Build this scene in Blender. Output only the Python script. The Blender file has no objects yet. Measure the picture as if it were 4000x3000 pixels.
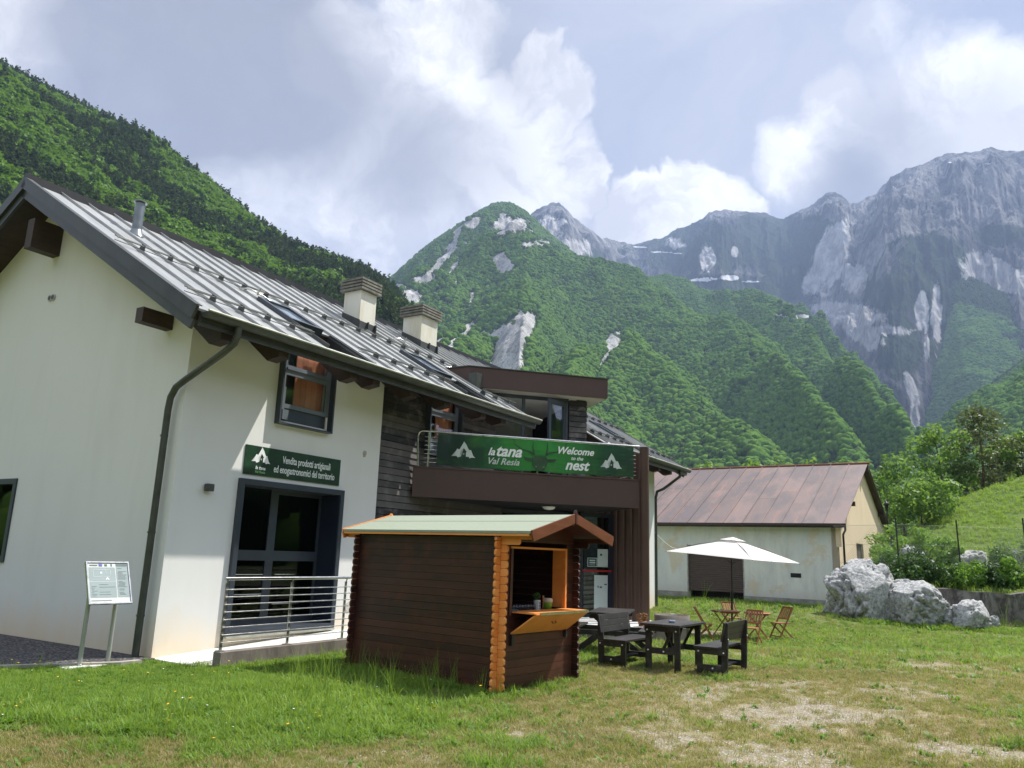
import bpy, bmesh, math, random
import numpy as np
from mathutils import Vector, Matrix, Euler
SC = bpy.context.scene
COL = SC.collection
random.seed(7); RNG = np.random.default_rng(11)
R = math.radians
# ------------------------------------------------------------------ camera
FPX = 3024.0; PITCH = R(12.48); ROLL = R(1.95); EYE = 1.70
cF = Vector((0, math.cos(PITCH), math.sin(PITCH)))
_rt = Vector((1, 0, 0)); _up = Vector((0, -math.sin(PITCH), math.cos(PITCH)))
cR = math.cos(ROLL)*_rt + math.sin(ROLL)*_up
cU = -math.sin(ROLL)*_rt + math.cos(ROLL)*_up
cam_d = bpy.data.cameras.new('camera'); cam = bpy.data.objects.new('camera', cam_d); COL.objects.link(cam)
M = Matrix((cR, cU, -cF)).transposed().to_4x4(); M.translation = Vector((0, 0, EYE)); cam.matrix_world = M
cam_d.sensor_width = 36.0; cam_d.sensor_fit = 'HORIZONTAL'; cam_d.lens = FPX/4000*36
cam_d.clip_start = 0.05; cam_d.clip_end = 20000
SC.camera = cam
def ray(px, py): return cF + cR*((px-2000)/FPX) - cU*((py-1500)/FPX)
def far_pt(px, py, dist):
    """point at horizontal distance dist seen in direction (px, py)"""
    d = ray(px, py); h = math.hypot(d.x, d.y); return Vector((0, 0, EYE)) + d*(dist/h)
def on_z(px, py, z=0.0):
    d = ray(px, py); return Vector((0, 0, EYE)) + d*((z-EYE)/d.z)
# ------------------------------------------------------------------ render look
SC.render.engine = 'CYCLES'
SC.view_settings.view_transform = 'Standard'; SC.view_settings.look = 'None'
SC.view_settings.exposure = 0.80; SC.view_settings.gamma = 1.0
SC.render.resolution_x = 1024; SC.render.resolution_y = 768
# ------------------------------------------------------------------ sun
SUN_AZ = R(26.2); SUN_EL = R(57.4)       # azimuth counted from +X
sdir = Vector((math.cos(SUN_AZ)*math.cos(SUN_EL), math.sin(SUN_AZ)*math.cos(SUN_EL), math.sin(SUN_EL)))
sl = bpy.data.lights.new('sun', 'SUN'); sl.energy = 5.0; sl.angle = R(0.55); sl.color = (1.0, 0.955, 0.88)
so = bpy.data.objects.new('sun', sl); COL.objects.link(so)
so.rotation_euler = (-sdir).to_track_quat('-Z', 'Y').to_euler(); so.location = (30, 20, 60)
# ------------------------------------------------------------------ node helpers
def N(nt, typ, **kw):
    n = nt.nodes.new(typ)
    for k, v in kw.items():
        if k == 'inp':
            for a, b in v.items(): n.inputs[a].default_value = b
        else: setattr(n, k, v)
    return n
def math_n(nt, op, a, b=None, clamp=False):
    n = nt.nodes.new('ShaderNodeMath'); n.operation = op; n.use_clamp = clamp
    for i, v in enumerate((a, b)):
        if v is None: continue
        if isinstance(v, (int, float)): n.inputs[i].default_value = v
        else: nt.links.new(v, n.inputs[i])
    return n.outputs[0]
def mixc(nt, fac, a, b, blend='MIX'):
    n = nt.nodes.new('ShaderNodeMix'); n.data_type = 'RGBA'; n.blend_type = blend; n.clamp_factor = True
    for s, v in ((n.inputs[0], fac), (n.inputs[6], a), (n.inputs[7], b)):
        if isinstance(v, (int, float)): s.default_value = v
        elif isinstance(v, (tuple, list)): s.default_value = (*v[:3], 1)
        else: nt.links.new(v, s)
    return n.outputs[2]
def ramp(nt, src, stops, interp='LINEAR'):
    n = nt.nodes.new('ShaderNodeValToRGB'); n.color_ramp.interpolation = interp
    el = n.color_ramp.elements
    while len(el) < len(stops): el.new(0.5)
    for e, (p, c) in zip(el, stops):
        e.position = p; e.color = (c, c, c, 1) if isinstance(c, (int, float)) else (*c, 1)
    nt.links.new(src, n.inputs[0]); return n.outputs[0]
def noise(nt, vec, scale, detail=4, rough=0.55, dist=0.0, dim='3D'):
    n = nt.nodes.new('ShaderNodeTexNoise'); n.noise_dimensions = dim
    n.inputs['Scale'].default_value = scale; n.inputs['Detail'].default_value = detail
    n.inputs['Roughness'].default_value = rough; n.inputs['Distortion'].default_value = dist
    if vec is not None: nt.links.new(vec, n.inputs['Vector'])
    return n.outputs[0]
def mapping(nt, vec, scale=(1, 1, 1), loc=(0, 0, 0), rot=(0, 0, 0)):
    n = nt.nodes.new('ShaderNodeMapping'); n.inputs['Scale'].default_value = scale
    n.inputs['Location'].default_value = loc; n.inputs['Rotation'].default_value = rot
    nt.links.new(vec, n.inputs['Vector']); return n.outputs[0]
# ------------------------------------------------------------------ sky
W = bpy.data.worlds.new('World'); SC.world = W; W.use_nodes = True
nt = W.node_tree; nt.nodes.clear()
out = N(nt, 'ShaderNodeOutputWorld'); bg = N(nt, 'ShaderNodeBackground'); bg.inputs[1].default_value = 0.10
nt.links.new(bg.outputs[0], out.inputs[0])
sky = N(nt, 'ShaderNodeTexSky'); sky.sky_type = 'NISHITA'; sky.sun_disc = False
sky.sun_elevation = SUN_EL; sky.sun_rotation = R(90)-SUN_AZ; sky.altitude = 500; sky.air_density = 1.0; sky.dust_density = 1.6; sky.ozone_density = 1.5
tc = N(nt, 'ShaderNodeTexCoord'); gen = tc.outputs['Generated']
def warp(vec, scale, amp, seed):
    n = nt.nodes.new('ShaderNodeTexNoise'); n.inputs['Scale'].default_value = scale; n.inputs['Detail'].default_value = 5
    n.inputs['Roughness'].default_value = 0.6
    nt.links.new(mapping(nt, vec, loc=(seed, seed*2, 0)), n.inputs['Vector'])
    s = N(nt, 'ShaderNodeVectorMath', operation='SUBTRACT'); nt.links.new(n.outputs['Color'], s.inputs[0]); s.inputs[1].default_value = (.5, .5, .5)
    m = N(nt, 'ShaderNodeVectorMath', operation='SCALE'); nt.links.new(s.outputs[0], m.inputs[0]); m.inputs['Scale'].default_value = amp
    a = N(nt, 'ShaderNodeVectorMath', operation='ADD'); nt.links.new(vec, a.inputs[0]); nt.links.new(m.outputs[0], a.inputs[1])
    nz = N(nt, 'ShaderNodeVectorMath', operation='NORMALIZE'); nt.links.new(a.outputs[0], nz.inputs[0]); return nz.outputs[0]
wv = warp(warp(gen, 5.0, 0.10, 3.1), 16.0, 0.05, 1.7)
wf = warp(warp(gen, 3.0, 0.16, 8.3), 11.0, 0.06, 4.4)
def blob(vec, px, py, rad, soft, amp):
    d = ray(px, py).normalized()
    dn = N(nt, 'ShaderNodeVectorMath', operation='DISTANCE'); nt.links.new(vec, dn.inputs[0]); dn.inputs[1].default_value = d
    mr = N(nt, 'ShaderNodeMapRange', interpolation_type='SMOOTHSTEP'); nt.links.new(dn.outputs['Value'], mr.inputs[0])
    mr.inputs[1].default_value = rad/FPX*(1+soft); mr.inputs[2].default_value = rad/FPX*(1-soft); mr.inputs[3].default_value = 0; mr.inputs[4].default_value = amp
    return mr.outputs[0]
def mx(lst):
    a = lst[0]
    for b in lst[1:]: a = math_n(nt, 'MAXIMUM', a, b)
    return a
def sm(lst):
    a = lst[0]
    for b in lst[1:]: a = math_n(nt, 'ADD', a, b)
    return a
# bright cumulus bodies (sunlit tops)
white = mx([blob(wv, 1330, 250, 190, .5, .9), blob(wv, 1620, 380, 260, .4, 1.0), blob(wv, 1900, 520, 230, .35, 1.0), blob(wv, 2080, 680, 240, .35, 1.0), blob(wv, 2240, 720, 130, .3, 1.0), blob(wv, 1500, 700, 420, .6, .62),
            blob(wv, 2110, 300, 110, .3, .95), blob(wv, 2200, 370, 120, .35, .95), blob(wv, 2130, 440, 120, .5, .7), blob(wv, 2500, 850, 150, .3, 1.0), blob(wv, 2700, 810, 140, .3, 1.0), blob(wv, 2830, 860, 130, .35, 1.0), blob(wv, 2400, 900, 110, .4, .9),
            blob(wv, 3300, 470, 150, .5, .8), blob(wv, 3120, 640, 170, .6, .7), blob(wv, 3650, 480, 260, .6, .75), blob(wv, 3950, 440, 200, .5, .8), blob(wv, 1780, 120, 160, .5, .75), blob(wv, 1560, 60, 120, .6, .6), blob(wv, 3450, 140, 110, .7, .45),
            blob(wv, 90, 110, 170, .7, .8), blob(wv, 430, 210, 110, .8, .45), blob(wv, 900, 800, 420, .8, .50), blob(wv, 500, 430, 220, .9, .4)])
grey = sm([blob(wf, 1480, 560, 230, .6, .60), blob(wf, 480, 170, 340, .7, .75), blob(wf, 820, 330, 320, .8, .70), blob(wf, 1000, 90, 400, .6, .95), blob(wf, 700, 60, 300, .7, .4), blob(wf, 1750, 640, 170, .6, .30), blob(wf, 1900, 640, 200, .7, .25),
           blob(wf, 3400, 640, 200, .6, .65), blob(wf, 3250, 720, 140, .6, .3), blob(wf, 3900, 560, 200, .6, .45), blob(wf, 2000, 60, 130, .7, .3), blob(wf, 2050, 250, 90, .8, .3), blob(wf, 1980, 330, 80, .8, .3)])
n1 = noise(nt, mapping(nt, wf, scale=(1, 1, 1.8)), 2.6, 8, 0.6, 0.6)
veil = ramp(nt, n1, [(0.36, 0.12), (0.62, 1.0)])
n2 = noise(nt, wv, 7.0, 8, 0.64, 0.3)
base = mixc(nt, 0.88, sky.outputs[0], (2.35, 2.65, 3.5))
c0 = mixc(nt, math_n(nt, 'MULTIPLY', veil, 0.85), base, (4.2, 4.25, 4.55))
greyc = mixc(nt, n2, (1.35, 1.42, 1.65), (2.75, 2.8, 3.05))
whitec = mixc(nt, ramp(nt, n2, [(0.40, 0.0), (0.56, 1.0)]), (4.5, 4.5, 4.7), (7.3, 7.25, 7.15))
c1 = mixc(nt, ramp(nt, math_n(nt, 'ADD', white, math_n(nt, 'MULTIPLY', math_n(nt, 'SUBTRACT', noise(nt, wv, 22.0, 8, 0.7, 0.2), .5), .5)), [(0.26, 0.0), (0.68, 1.0)]), c0, whitec)
gf = math_n(nt, 'MULTIPLY', math_n(nt, 'MINIMUM', grey, 0.96), ramp(nt, n2, [(0.22, 0.55), (0.55, 1.0)]))
c2 = mixc(nt, gf, c1, greyc)
# outside the photographed part: unseen cloud overhead and behind, brightened to add ambient light
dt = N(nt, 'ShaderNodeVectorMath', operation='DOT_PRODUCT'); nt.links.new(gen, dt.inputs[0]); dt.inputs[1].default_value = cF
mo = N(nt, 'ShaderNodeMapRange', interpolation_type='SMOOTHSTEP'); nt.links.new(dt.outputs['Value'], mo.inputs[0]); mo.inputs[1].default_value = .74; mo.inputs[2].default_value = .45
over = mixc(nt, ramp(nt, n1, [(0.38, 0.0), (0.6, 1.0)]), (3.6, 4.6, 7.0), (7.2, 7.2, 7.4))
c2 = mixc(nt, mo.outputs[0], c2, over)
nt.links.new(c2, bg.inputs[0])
# ------------------------------------------------------------------ object helpers
def tag(o, label=None, cat=None, group=None, kind=None):
    if label: o['label'] = label
    if cat: o['category'] = cat
    if group: o['group'] = group
    if kind: o['kind'] = kind
    return o
def empty(name, loc=(0, 0, 0), rz=0.0, label=None, cat=None, group=None):
    o = bpy.data.objects.new(name, None); COL.objects.link(o); o.location = loc; o.rotation_euler = (0, 0, rz)
    o.empty_display_size = 0.2
    return tag(o, label, cat, group)
class MB:
    """collects shapes into one mesh"""
    def __init__(s, M=None): s.v = []; s.f = []; s.mi = []; s.M = M; s.sm = []
    def add(s, vs, fs, mi=0, smooth=False, M=None):
        o = len(s.v)
        for p in vs:
            p = Vector(p)
            if M is not None: p = M @ p
            if s.M is not None: p = s.M @ p
            s.v.append(tuple(p))
        for f in fs: s.f.append(tuple(i+o for i in f)); s.mi.append(mi); s.sm.append(smooth)
        return s
    def box(s, x0, x1, y0, y1, z0, z1, mi=0, M=None):
        if x0 > x1: x0, x1 = x1, x0
        if y0 > y1: y0, y1 = y1, y0
        if z0 > z1: z0, z1 = z1, z0
        vs = [(x0, y0, z0), (x1, y0, z0), (x1, y1, z0), (x0, y1, z0), (x0, y0, z1), (x1, y0, z1), (x1, y1, z1), (x0, y1, z1)]
        return s.add(vs, [(0, 3, 2, 1), (4, 5, 6, 7), (0, 1, 5, 4), (1, 2, 6, 5), (2, 3, 7, 6), (3, 0, 4, 7)], mi, False, M)
    def bar(s, p0, p1, w, h, up=(0, 0, 1), mi=0):
        """rectangular bar from p0 to p1, width w sideways, height h along up"""
        p0 = Vector(p0); p1 = Vector(p1); d = (p1-p0); L = d.length; d.normalize(); up = Vector(up)
        sx = d.cross(up)
        if sx.length < 1e-4: sx = d.cross(Vector((0, 1, 0)))
        sx.normalize(); u2 = sx.cross(d)
        vs = []
        for q in (p0, p1):
            for a, b in ((-1, -1), (1, -1), (1, 1), (-1, 1)): vs.append(q + sx*(a*w/2) + u2*(b*h/2))
        return s.add(vs, [(0, 1, 2, 3), (7, 6, 5, 4), (0, 4, 5, 1), (1, 5, 6, 2), (2, 6, 7, 3), (3, 7, 4, 0)], mi)
    def prism(s, poly, axis, a, b, mi=0):
        """polygon (2-D) extruded along axis 'x','y' or 'z' from a to b; 2-D coords fill the other axes in order"""
        def P(p, t): return {'x': (t, p[0], p[1]), 'y': (p[0], t, p[1]), 'z': (p[0], p[1], t)}[axis]
        n = len(poly); vs = [P(p, a) for p in poly] + [P(p, b) for p in poly]
        fs = [tuple(range(n)), tuple(range(2*n-1, n-1, -1))] + [(i, i+n, (i+1) % n+n, (i+1) % n) for i in range(n)]
        return s.add(vs, fs, mi)
    def tube(s, pts, r, seg=10, mi=0, cap=True, r1=None):
        pts = [Vector(p) for p in pts]; n = len(pts); rings = []
        prev = None
        for i, p in enumerate(pts):
            if i == 0: d = pts[1]-pts[0]
            elif i == n-1: d = pts[-1]-pts[-2]
            else: d = (pts[i+1]-p).normalized() + (p-pts[i-1]).normalized()
            d.normalize()
            if prev is None:
                a = d.orthogonal().normalized()
            else:
                a = prev - d*prev.dot(d); a.normalize()
            prev = a; b = d.cross(a)
            rr = r if r1 is None else r + (r1-r)*i/(n-1)
            rings.append([p + (a*math.cos(t) + b*math.sin(t))*rr for t in [2*math.pi*k/seg for k in range(seg)]])
        vs = [q for rg in rings for q in rg]; fs = []
        for i in range(n-1):
            for k in range(seg):
                k2 = (k+1) % seg; fs.append((i*seg+k, i*seg+k2, (i+1)*seg+k2, (i+1)*seg+k))
        s.add(vs, fs, mi, True)
        if cap:
            s.add(rings[0], [tuple(range(seg-1, -1, -1))], mi); s.add(rings[-1], [tuple(range(seg))], mi)
        return s
    def lathe(s, prof, cx=0, cy=0, seg=20, mi=0):
        vs = []; fs = []
        for (r, z) in prof:
            for k in range(seg): t = 2*math.pi*k/seg; vs.append((cx+r*math.cos(t), cy+r*math.sin(t), z))
        for i in range(len(prof)-1):
            for k in range(seg):
                k2 = (k+1) % seg; fs.append((i*seg+k, i*seg+k2, (i+1)*seg+k2, (i+1)*seg+k))
        return s.add(vs, fs, mi, True)
    def build(s, name, mats, parent=None, bevel=0.0, label=None):
        me = bpy.data.meshes.new(name); me.from_pydata(s.v, [], s.f)
        if not isinstance(mats, (list, tuple)): mats = [mats]
        for m in mats: me.materials.append(m)
        me.polygons.foreach_set('material_index', s.mi); me.polygons.foreach_set('use_smooth', s.sm)
        bm = bmesh.new(); bm.from_mesh(me); bmesh.ops.recalc_face_normals(bm, faces=bm.faces); bm.to_mesh(me); bm.free()
        o = bpy.data.objects.new(name, me); COL.objects.link(o)
        if parent is not None: o.parent = parent
        if bevel:
            b = o.modifiers.new('bevel', 'BEVEL'); b.width = bevel; b.segments = 2; b.limit_method = 'ANGLE'; b.angle_limit = R(40)
        if label: o['label'] = label
        return o
def children(o): return [c for c in bpy.data.objects if c.parent == o]
def copy_tree(o, loc=None, rz=None, scale=None):
    kids = {}
    def rec(src, par):
        c = src.copy(); COL.objects.link(c); c.parent = par
        for ch in children(src):
            if ch not in done: rec(ch, c)
        return c
    done = set(); c = rec(o, None)
    if loc is not None: c.location = loc
    if rz is not None: c.rotation_euler = (0, 0, rz)
    if scale is not None: c.scale = scale
    return c
def text(body, name, size, mat, parent, M, shear=0.0, bold=0.0, align='CENTER', extr=0.002, sx=1.0, spacing=1.0):
    cu = bpy.data.curves.new(name, 'FONT'); cu.body = body; cu.size = size; cu.shear = shear; cu.align_x = align; cu.align_y = 'CENTER'
    cu.extrude = extr; cu.offset = bold; cu.space_character = spacing; cu.resolution_u = 3
    t = bpy.data.objects.new(name, cu); COL.objects.link(t)
    bpy.context.view_layer.update()
    me = bpy.data.meshes.new_from_object(t.evaluated_get(bpy.context.evaluated_depsgraph_get()))
    bpy.data.objects.remove(t); bpy.data.curves.remove(cu)
    me.transform(Matrix.Diagonal((sx, 1, 1, 1))); me.transform(M)
    me.materials.clear(); me.materials.append(mat)
    o = bpy.data.objects.new(name, me); COL.objects.link(o); o.parent = parent; return o
# ------------------------------------------------------------------ numpy noise
_P = np.random.default_rng(5).random((256, 256))
def vnoise(x, y):
    x = np.asarray(x, float); y = np.asarray(y, float)
    xi = np.floor(x).astype(int); yi = np.floor(y).astype(int); fx = x-xi; fy = y-yi
    fx = fx*fx*(3-2*fx); fy = fy*fy*(3-2*fy)
    g = lambda a, b: _P[a & 255, b & 255]
    return (g(xi, yi)*(1-fx)+g(xi+1, yi)*fx)*(1-fy) + (g(xi, yi+1)*(1-fx)+g(xi+1, yi+1)*fx)*fy
def fbm(x, y, o=5, g=0.5, l=2.03):
    a = 1; s = 0; t = 0
    for i in range(o):
        s = s + a*vnoise(x+17.3*i, y+9.1*i); t += a; a *= g; x = x*l; y = y*l
    return s/t
def ridged(x, y, o=5, g=0.55, l=2.07):
    a = 1; s = 0; t = 0
    for i in range(o):
        s = s + a*(1-np.abs(2*vnoise(x+31.3*i, y+5.7*i)-1)); t += a; a *= g; x = x*l; y = y*l
    return s/t
def sstep(a, b, x): t = np.clip((x-a)/(b-a), 0, 1); return t*t*(3-2*t)
# ------------------------------------------------------------------ materials
def mat(name):
    m = bpy.data.materials.new(name); m.use_nodes = True; t = m.node_tree
    b = t.nodes['Principled BSDF']; return m, t, b
def setc(t, b, c, name='Base Color'):
    if isinstance(c, (tuple, list)): b.inputs[name].default_value = (*c[:3], 1)
    else: t.links.new(c, b.inputs[name])
def simple(name, c, rough=0.6, metal=0.0, var=0.12, scale=6.0, bump=0.0, bscale=40.0, stretch=(1, 1, 1), spec=0.5):
    m, t, b = mat(name); tc = N(t, 'ShaderNodeTexCoord'); ob = mapping(t, tc.outputs['Object'], scale=stretch)
    n = noise(t, ob, scale, 6, 0.6)
    lo = tuple(x*(1-var) for x in c); hi = tuple(min(1, x*(1+var)) for x in c)
    setc(t, b, mixc(t, ramp(t, n, [(0.3, 0.0), (0.7, 1.0)]), lo, hi))
    b.inputs['Metallic'].default_value = metal; b.inputs['Specular IOR Level'].default_value = spec
    rr = N(t, 'ShaderNodeMapRange'); t.links.new(n, rr.inputs[0]); rr.inputs[3].default_value = max(0.02, rough-0.1); rr.inputs[4].default_value = min(1, rough+0.1)
    t.links.new(rr.outputs[0], b.inputs['Roughness'])
    if bump:
        bn = N(t, 'ShaderNodeBump'); bn.inputs['Strength'].default_value = bump; bn.inputs['Distance'].default_value = 0.02
        t.links.new(noise(t, ob, bscale, 5, 0.6), bn.inputs['Height']); t.links.new(bn.outputs[0], b.inputs['Normal'])
    return m
def wood(name, c0, c1, rough=0.55, axis='x', island=0.5, grain=1.0, stain=None, spec=0.35):
    """stained timber: grain stretched along axis, tone shift per board"""
    m, t, b = mat(name); tc = N(t, 'ShaderNodeTexCoord')
    st = {'x': (1.5, 22, 22), 'y': (22, 1.5, 22), 'z': (22, 22, 1.5)}[axis]
    g = N(t, 'ShaderNodeNewGeometry')
    off = N(t, 'ShaderNodeVectorMath', operation='SCALE'); comb = N(t, 'ShaderNodeCombineXYZ')
    for i in range(3): t.links.new(g.outputs['Random Per Island'], comb.inputs[i])
    t.links.new(comb.outputs[0], off.inputs[0]); off.inputs['Scale'].default_value = 13.0
    ad = N(t, 'ShaderNodeVectorMath', operation='ADD'); t.links.new(tc.outputs['Object'], ad.inputs[0]); t.links.new(off.outputs[0], ad.inputs[1])
    n = noise(t, mapping(t, ad.outputs[0], scale=st), 1.0*grain, 6, 0.65, 0.6)
    big = noise(t, ad.outputs[0], 2.2, 4, 0.6)
    f = math_n(t, 'ADD', math_n(t, 'MULTIPLY', n, 0.55), math_n(t, 'MULTIPLY', big, 0.6))
    f = math_n(t, 'ADD', f, math_n(t, 'MULTIPLY', math_n(t, 'SUBTRACT', g.outputs['Random Per Island'], 0.5), island))
    c = mixc(t, ramp(t, f, [(0.34, 0.0), (0.78, 1.0)]), c0, c1)
    if stain: c = mixc(t, ramp(t, noise(t, tc.outputs['Object'], 3.2, 5, .65), [(0.52, 0.0), (0.72, 0.8)]), c, stain)
    setc(t, b, c); b.inputs['Roughness'].default_value = rough; b.inputs['Specular IOR Level'].default_value = spec
    bn = N(t, 'ShaderNodeBump'); bn.inputs['Strength'].default_value = 0.35; bn.inputs['Distance'].default_value = 0.006
    t.links.new(n, bn.inputs['Height']); t.links.new(bn.outputs[0], b.inputs['Normal'])
    return m
def leafmat(name, c0, c1, c2, trans=0.35, per_inst=True):
    m, t, b = mat(name); oi = N(t, 'ShaderNodeObjectInfo'); g = N(t, 'ShaderNodeNewGeometry')
    src = oi.outputs['Random'] if per_inst else g.outputs['Random Per Island']
    c = mixc(t, src, c0, c1)
    tc = N(t, 'ShaderNodeTexCoord'); n = noise(t, g.outputs['Position'], 0.35, 4, .6)
    c = mixc(t, ramp(t, n, [(0.42, 0.0), (0.68, 0.85)]), c, c2)
    c = mixc(t, math_n(t, 'MULTIPLY', g.outputs['Random Per Island'], 0.5), c, tuple(x*0.55 for x in c0))
    setc(t, b, c); b.inputs['Roughness'].default_value = 0.55; b.inputs['Specular IOR Level'].default_value = 0.25
    tr = N(t, 'ShaderNodeBsdfTranslucent'); t.links.new(mixc(t, 0.5, c, (c1[0]*1.6, c1[1]*1.7, c1[2]*0.8)), tr.inputs[0])
    ms = N(t, 'ShaderNodeMixShader'); ms.inputs[0].default_value = trans
    t.links.new(b.outputs[0], ms.inputs[1]); t.links.new(tr.outputs[0], ms.inputs[2])
    t.links.new(ms.outputs[0], t.nodes['Material Output'].inputs[0]); return m
# instanced 'stuff': a mesh of points that carries prototypes through geometry nodes
def scatter(name, pts, rots, scls, idx, protos, label=None, cat=None):
    me = bpy.data.meshes.new(name); me.vertices.add(len(pts)); me.vertices.foreach_set('co', np.asarray(pts, np.float32).ravel())
    a = me.attributes.new('rot', 'FLOAT_VECTOR', 'POINT'); a.data.foreach_set('vector', np.asarray(rots, np.float32).ravel())
    a = me.attributes.new('scl', 'FLOAT_VECTOR', 'POINT'); a.data.foreach_set('vector', np.asarray(scls, np.float32).ravel())
    a = me.attributes.new('idx', 'INT', 'POINT'); a.data.foreach_set('value', np.asarray(idx, np.int32))
    me.update(); o = bpy.data.objects.new(name, me); COL.objects.link(o)
    coll = bpy.data.collections.new(name+'_kinds')
    for k, p in enumerate(protos):
        p.name = '%s_kind_%02d' % (name, k)
        for c in list(p.users_collection): c.objects.unlink(p)
        coll.objects.link(p)
    g = bpy.data.node_groups.new(name+'_scatter', 'GeometryNodeTree')
    g.interface.new_socket('Geometry', in_out='INPUT', socket_type='NodeSocketGeometry'); g.interface.new_socket('Geometry', in_out='OUTPUT', socket_type='NodeSocketGeometry')
    gi = g.nodes.new('NodeGroupInput'); go = g.nodes.new('NodeGroupOutput'); ip = g.nodes.new('GeometryNodeInstanceOnPoints')
    ci = g.nodes.new('GeometryNodeCollectionInfo'); ci.inputs['Collection'].default_value = coll; ci.inputs['Separate Children'].default_value = True; ci.inputs['Reset Children'].default_value = True
    def na(nm, ty): n = g.nodes.new('GeometryNodeInputNamedAttribute'); n.data_type = ty; n.inputs['Name'].default_value = nm; return n.outputs['Attribute']
    g.links.new(gi.outputs[0], ip.inputs['Points']); g.links.new(ci.outputs[0], ip.inputs['Instance']); ip.inputs['Pick Instance'].default_value = True
    g.links.new(na('idx', 'INT'), ip.inputs['Instance Index'])
    e2r = g.nodes.new('FunctionNodeEulerToRotation'); g.links.new(na('rot', 'FLOAT_VECTOR'), e2r.inputs[0]); g.links.new(e2r.outputs[0], ip.inputs['Rotation'])
    g.links.new(na('scl', 'FLOAT_VECTOR'), ip.inputs['Scale']); g.links.new(ip.outputs[0], go.inputs[0])
    md = o.modifiers.new('scatter', 'NODES'); md.node_group = g
    tag(o, label, cat, kind='stuff'); return o
def npmesh(name, V, F, mats, smooth=False):
    """V (n,3), F (m,k) index array"""
    V = np.asarray(V, np.float32); F = np.asarray(F, np.int32); k = F.shape[1]
    me = bpy.data.meshes.new(name); me.vertices.add(len(V)); me.vertices.foreach_set('co', V.ravel())
    me.loops.add(F.size); me.loops.foreach_set('vertex_index', F.ravel()); me.polygons.add(len(F))
    me.polygons.foreach_set('loop_start', np.arange(0, F.size, k, dtype=np.int32))
    if smooth: me.polygons.foreach_set('use_smooth', np.ones(len(F), bool))
    me.update(calc_edges=True); me.validate()
    for m in (mats if isinstance(mats, (list, tuple)) else [mats]): me.materials.append(m)
    return me
def link(name, me, parent=None):
    o = bpy.data.objects.new(name, me); COL.objects.link(o); o.parent = parent; return o
# ================================================================== SETTING: land
aR = np.array(cR); aU = np.array(cU); aF = np.array(cF)
def projn(P):
    v = np.asarray(P, float) - np.array([0, 0, EYE]); z = v@aF
    return 2000+FPX*(v@aR)/z, 1500-FPX*(v@aU)/z
HOUSE_O = Vector((-5.22, 12.15, 0)); HOUSE_R = R(58.24)
def house_uv(x, y):
    dx = x-HOUSE_O.x; dy = y-HOUSE_O.y; c, s = math.cos(HOUSE_R), math.sin(HOUSE_R)
    return dx*c+dy*s, dx*s-dy*c           # u along the facade, v outwards
BARN_O = Vector((14.0, 33.2, 0)); BARN_R = R(-34.0)
zc_r = [-2, 0.44, 0.50, 0.56, 0.60, 0.68, 0.85, 1.1, 3]; zc_v = [2.0, 2.6, 4.2, 5.7, 6.6, 8.0, 10.0, 11, 11]
def ground_z(x, y):
    x = np.asarray(x, float); y = np.asarray(y, float)
    z = 0.05*(fbm(x*0.55, y*0.55, 3)-0.5) + 0.10*(fbm(x*0.12+3, y*0.12, 2)-0.5)*sstep(6, 14, np.hypot(x, y))
    z = z - 0.36*sstep(15.5, 21, y)*sstep(30, 26, y)*sstep(3.2, 5.5, x)
    ys = np.maximum(y, 1.0)
    rr = np.interp(x/ys, zc_r, zc_v)
    s = np.clip((y-28.6)/22.0, 0, 1)
    far = sstep(54, 110, y)
    hill = 1.0 + (rr-1.0)*(s**1.15) ; hill = hill*(1-far) + 1.0*far
    hill = hill + 0.5*(fbm(x*0.15, y*0.15, 3)-0.5)*s
    edge = 13.5 + np.clip(y-28.4, 0, 5)*0.12 + np.maximum(y-33.2, 0)*0.68
    m = sstep(-0.1, 0.9, x-edge)*sstep(28.25, 28.9, y + 0.0*x)
    return z*(1-m) + hill*m
# ---- meadow: rings of a single sheet that runs out to the mountains
rad = np.concatenate([[0.3, 0.8, 1.6, 2.6], np.arange(3.4, 18, 0.11), np.geomspace(18.1, 80, 170), np.geomspace(84, 9000, 60)])
NA = 900; az = np.linspace(0, 2*np.pi, NA, endpoint=False)
RR, AA = np.meshgrid(rad, az, indexing='ij'); GX = RR*np.cos(AA); GY = RR*np.sin(AA); GZ = ground_z(GX, GY)
GZ = GZ - 0.0*RR
V = np.stack([GX, GY, GZ], -1).reshape(-1, 3); V = np.vstack([V, [[0, 0, 0]]])
i, j = np.meshgrid(np.arange(len(rad)-1), np.arange(NA), indexing='ij'); j2 = (j+1) % NA
F = np.stack([i*NA+j, (i+1)*NA+j, (i+1)*NA+j2, i*NA+j2], -1).reshape(-1, 4)
gpatch = [(2760, 2700, 1.2, .55), (3080, 2800, 1.3, 1.0), (3330, 2790, 1.2, 1.0), (3700, 2600, 0.8, .9), (2420, 2740, .7, .3), (2250, 2960, .7, .5), (1700, 2850, .42, .6), (1450, 2960, .7, .75),
          (2900, 2960, .9, .9), (3650, 2930, .9, .8), (3120, 2700, 1.3, .75), (2600, 2870, .8, .7), (2050, 2850, .55, .35), (1150, 2890, .45, .45), (3350, 2690, 1.5, .8), (2620, 2560, .6, .3), (3280, 2950, .8, .95), (2480, 2600, .5, .2)]
gpatch = [(on_z(a, b), r_, w) for a, b, r_, w in gpatch]
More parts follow.
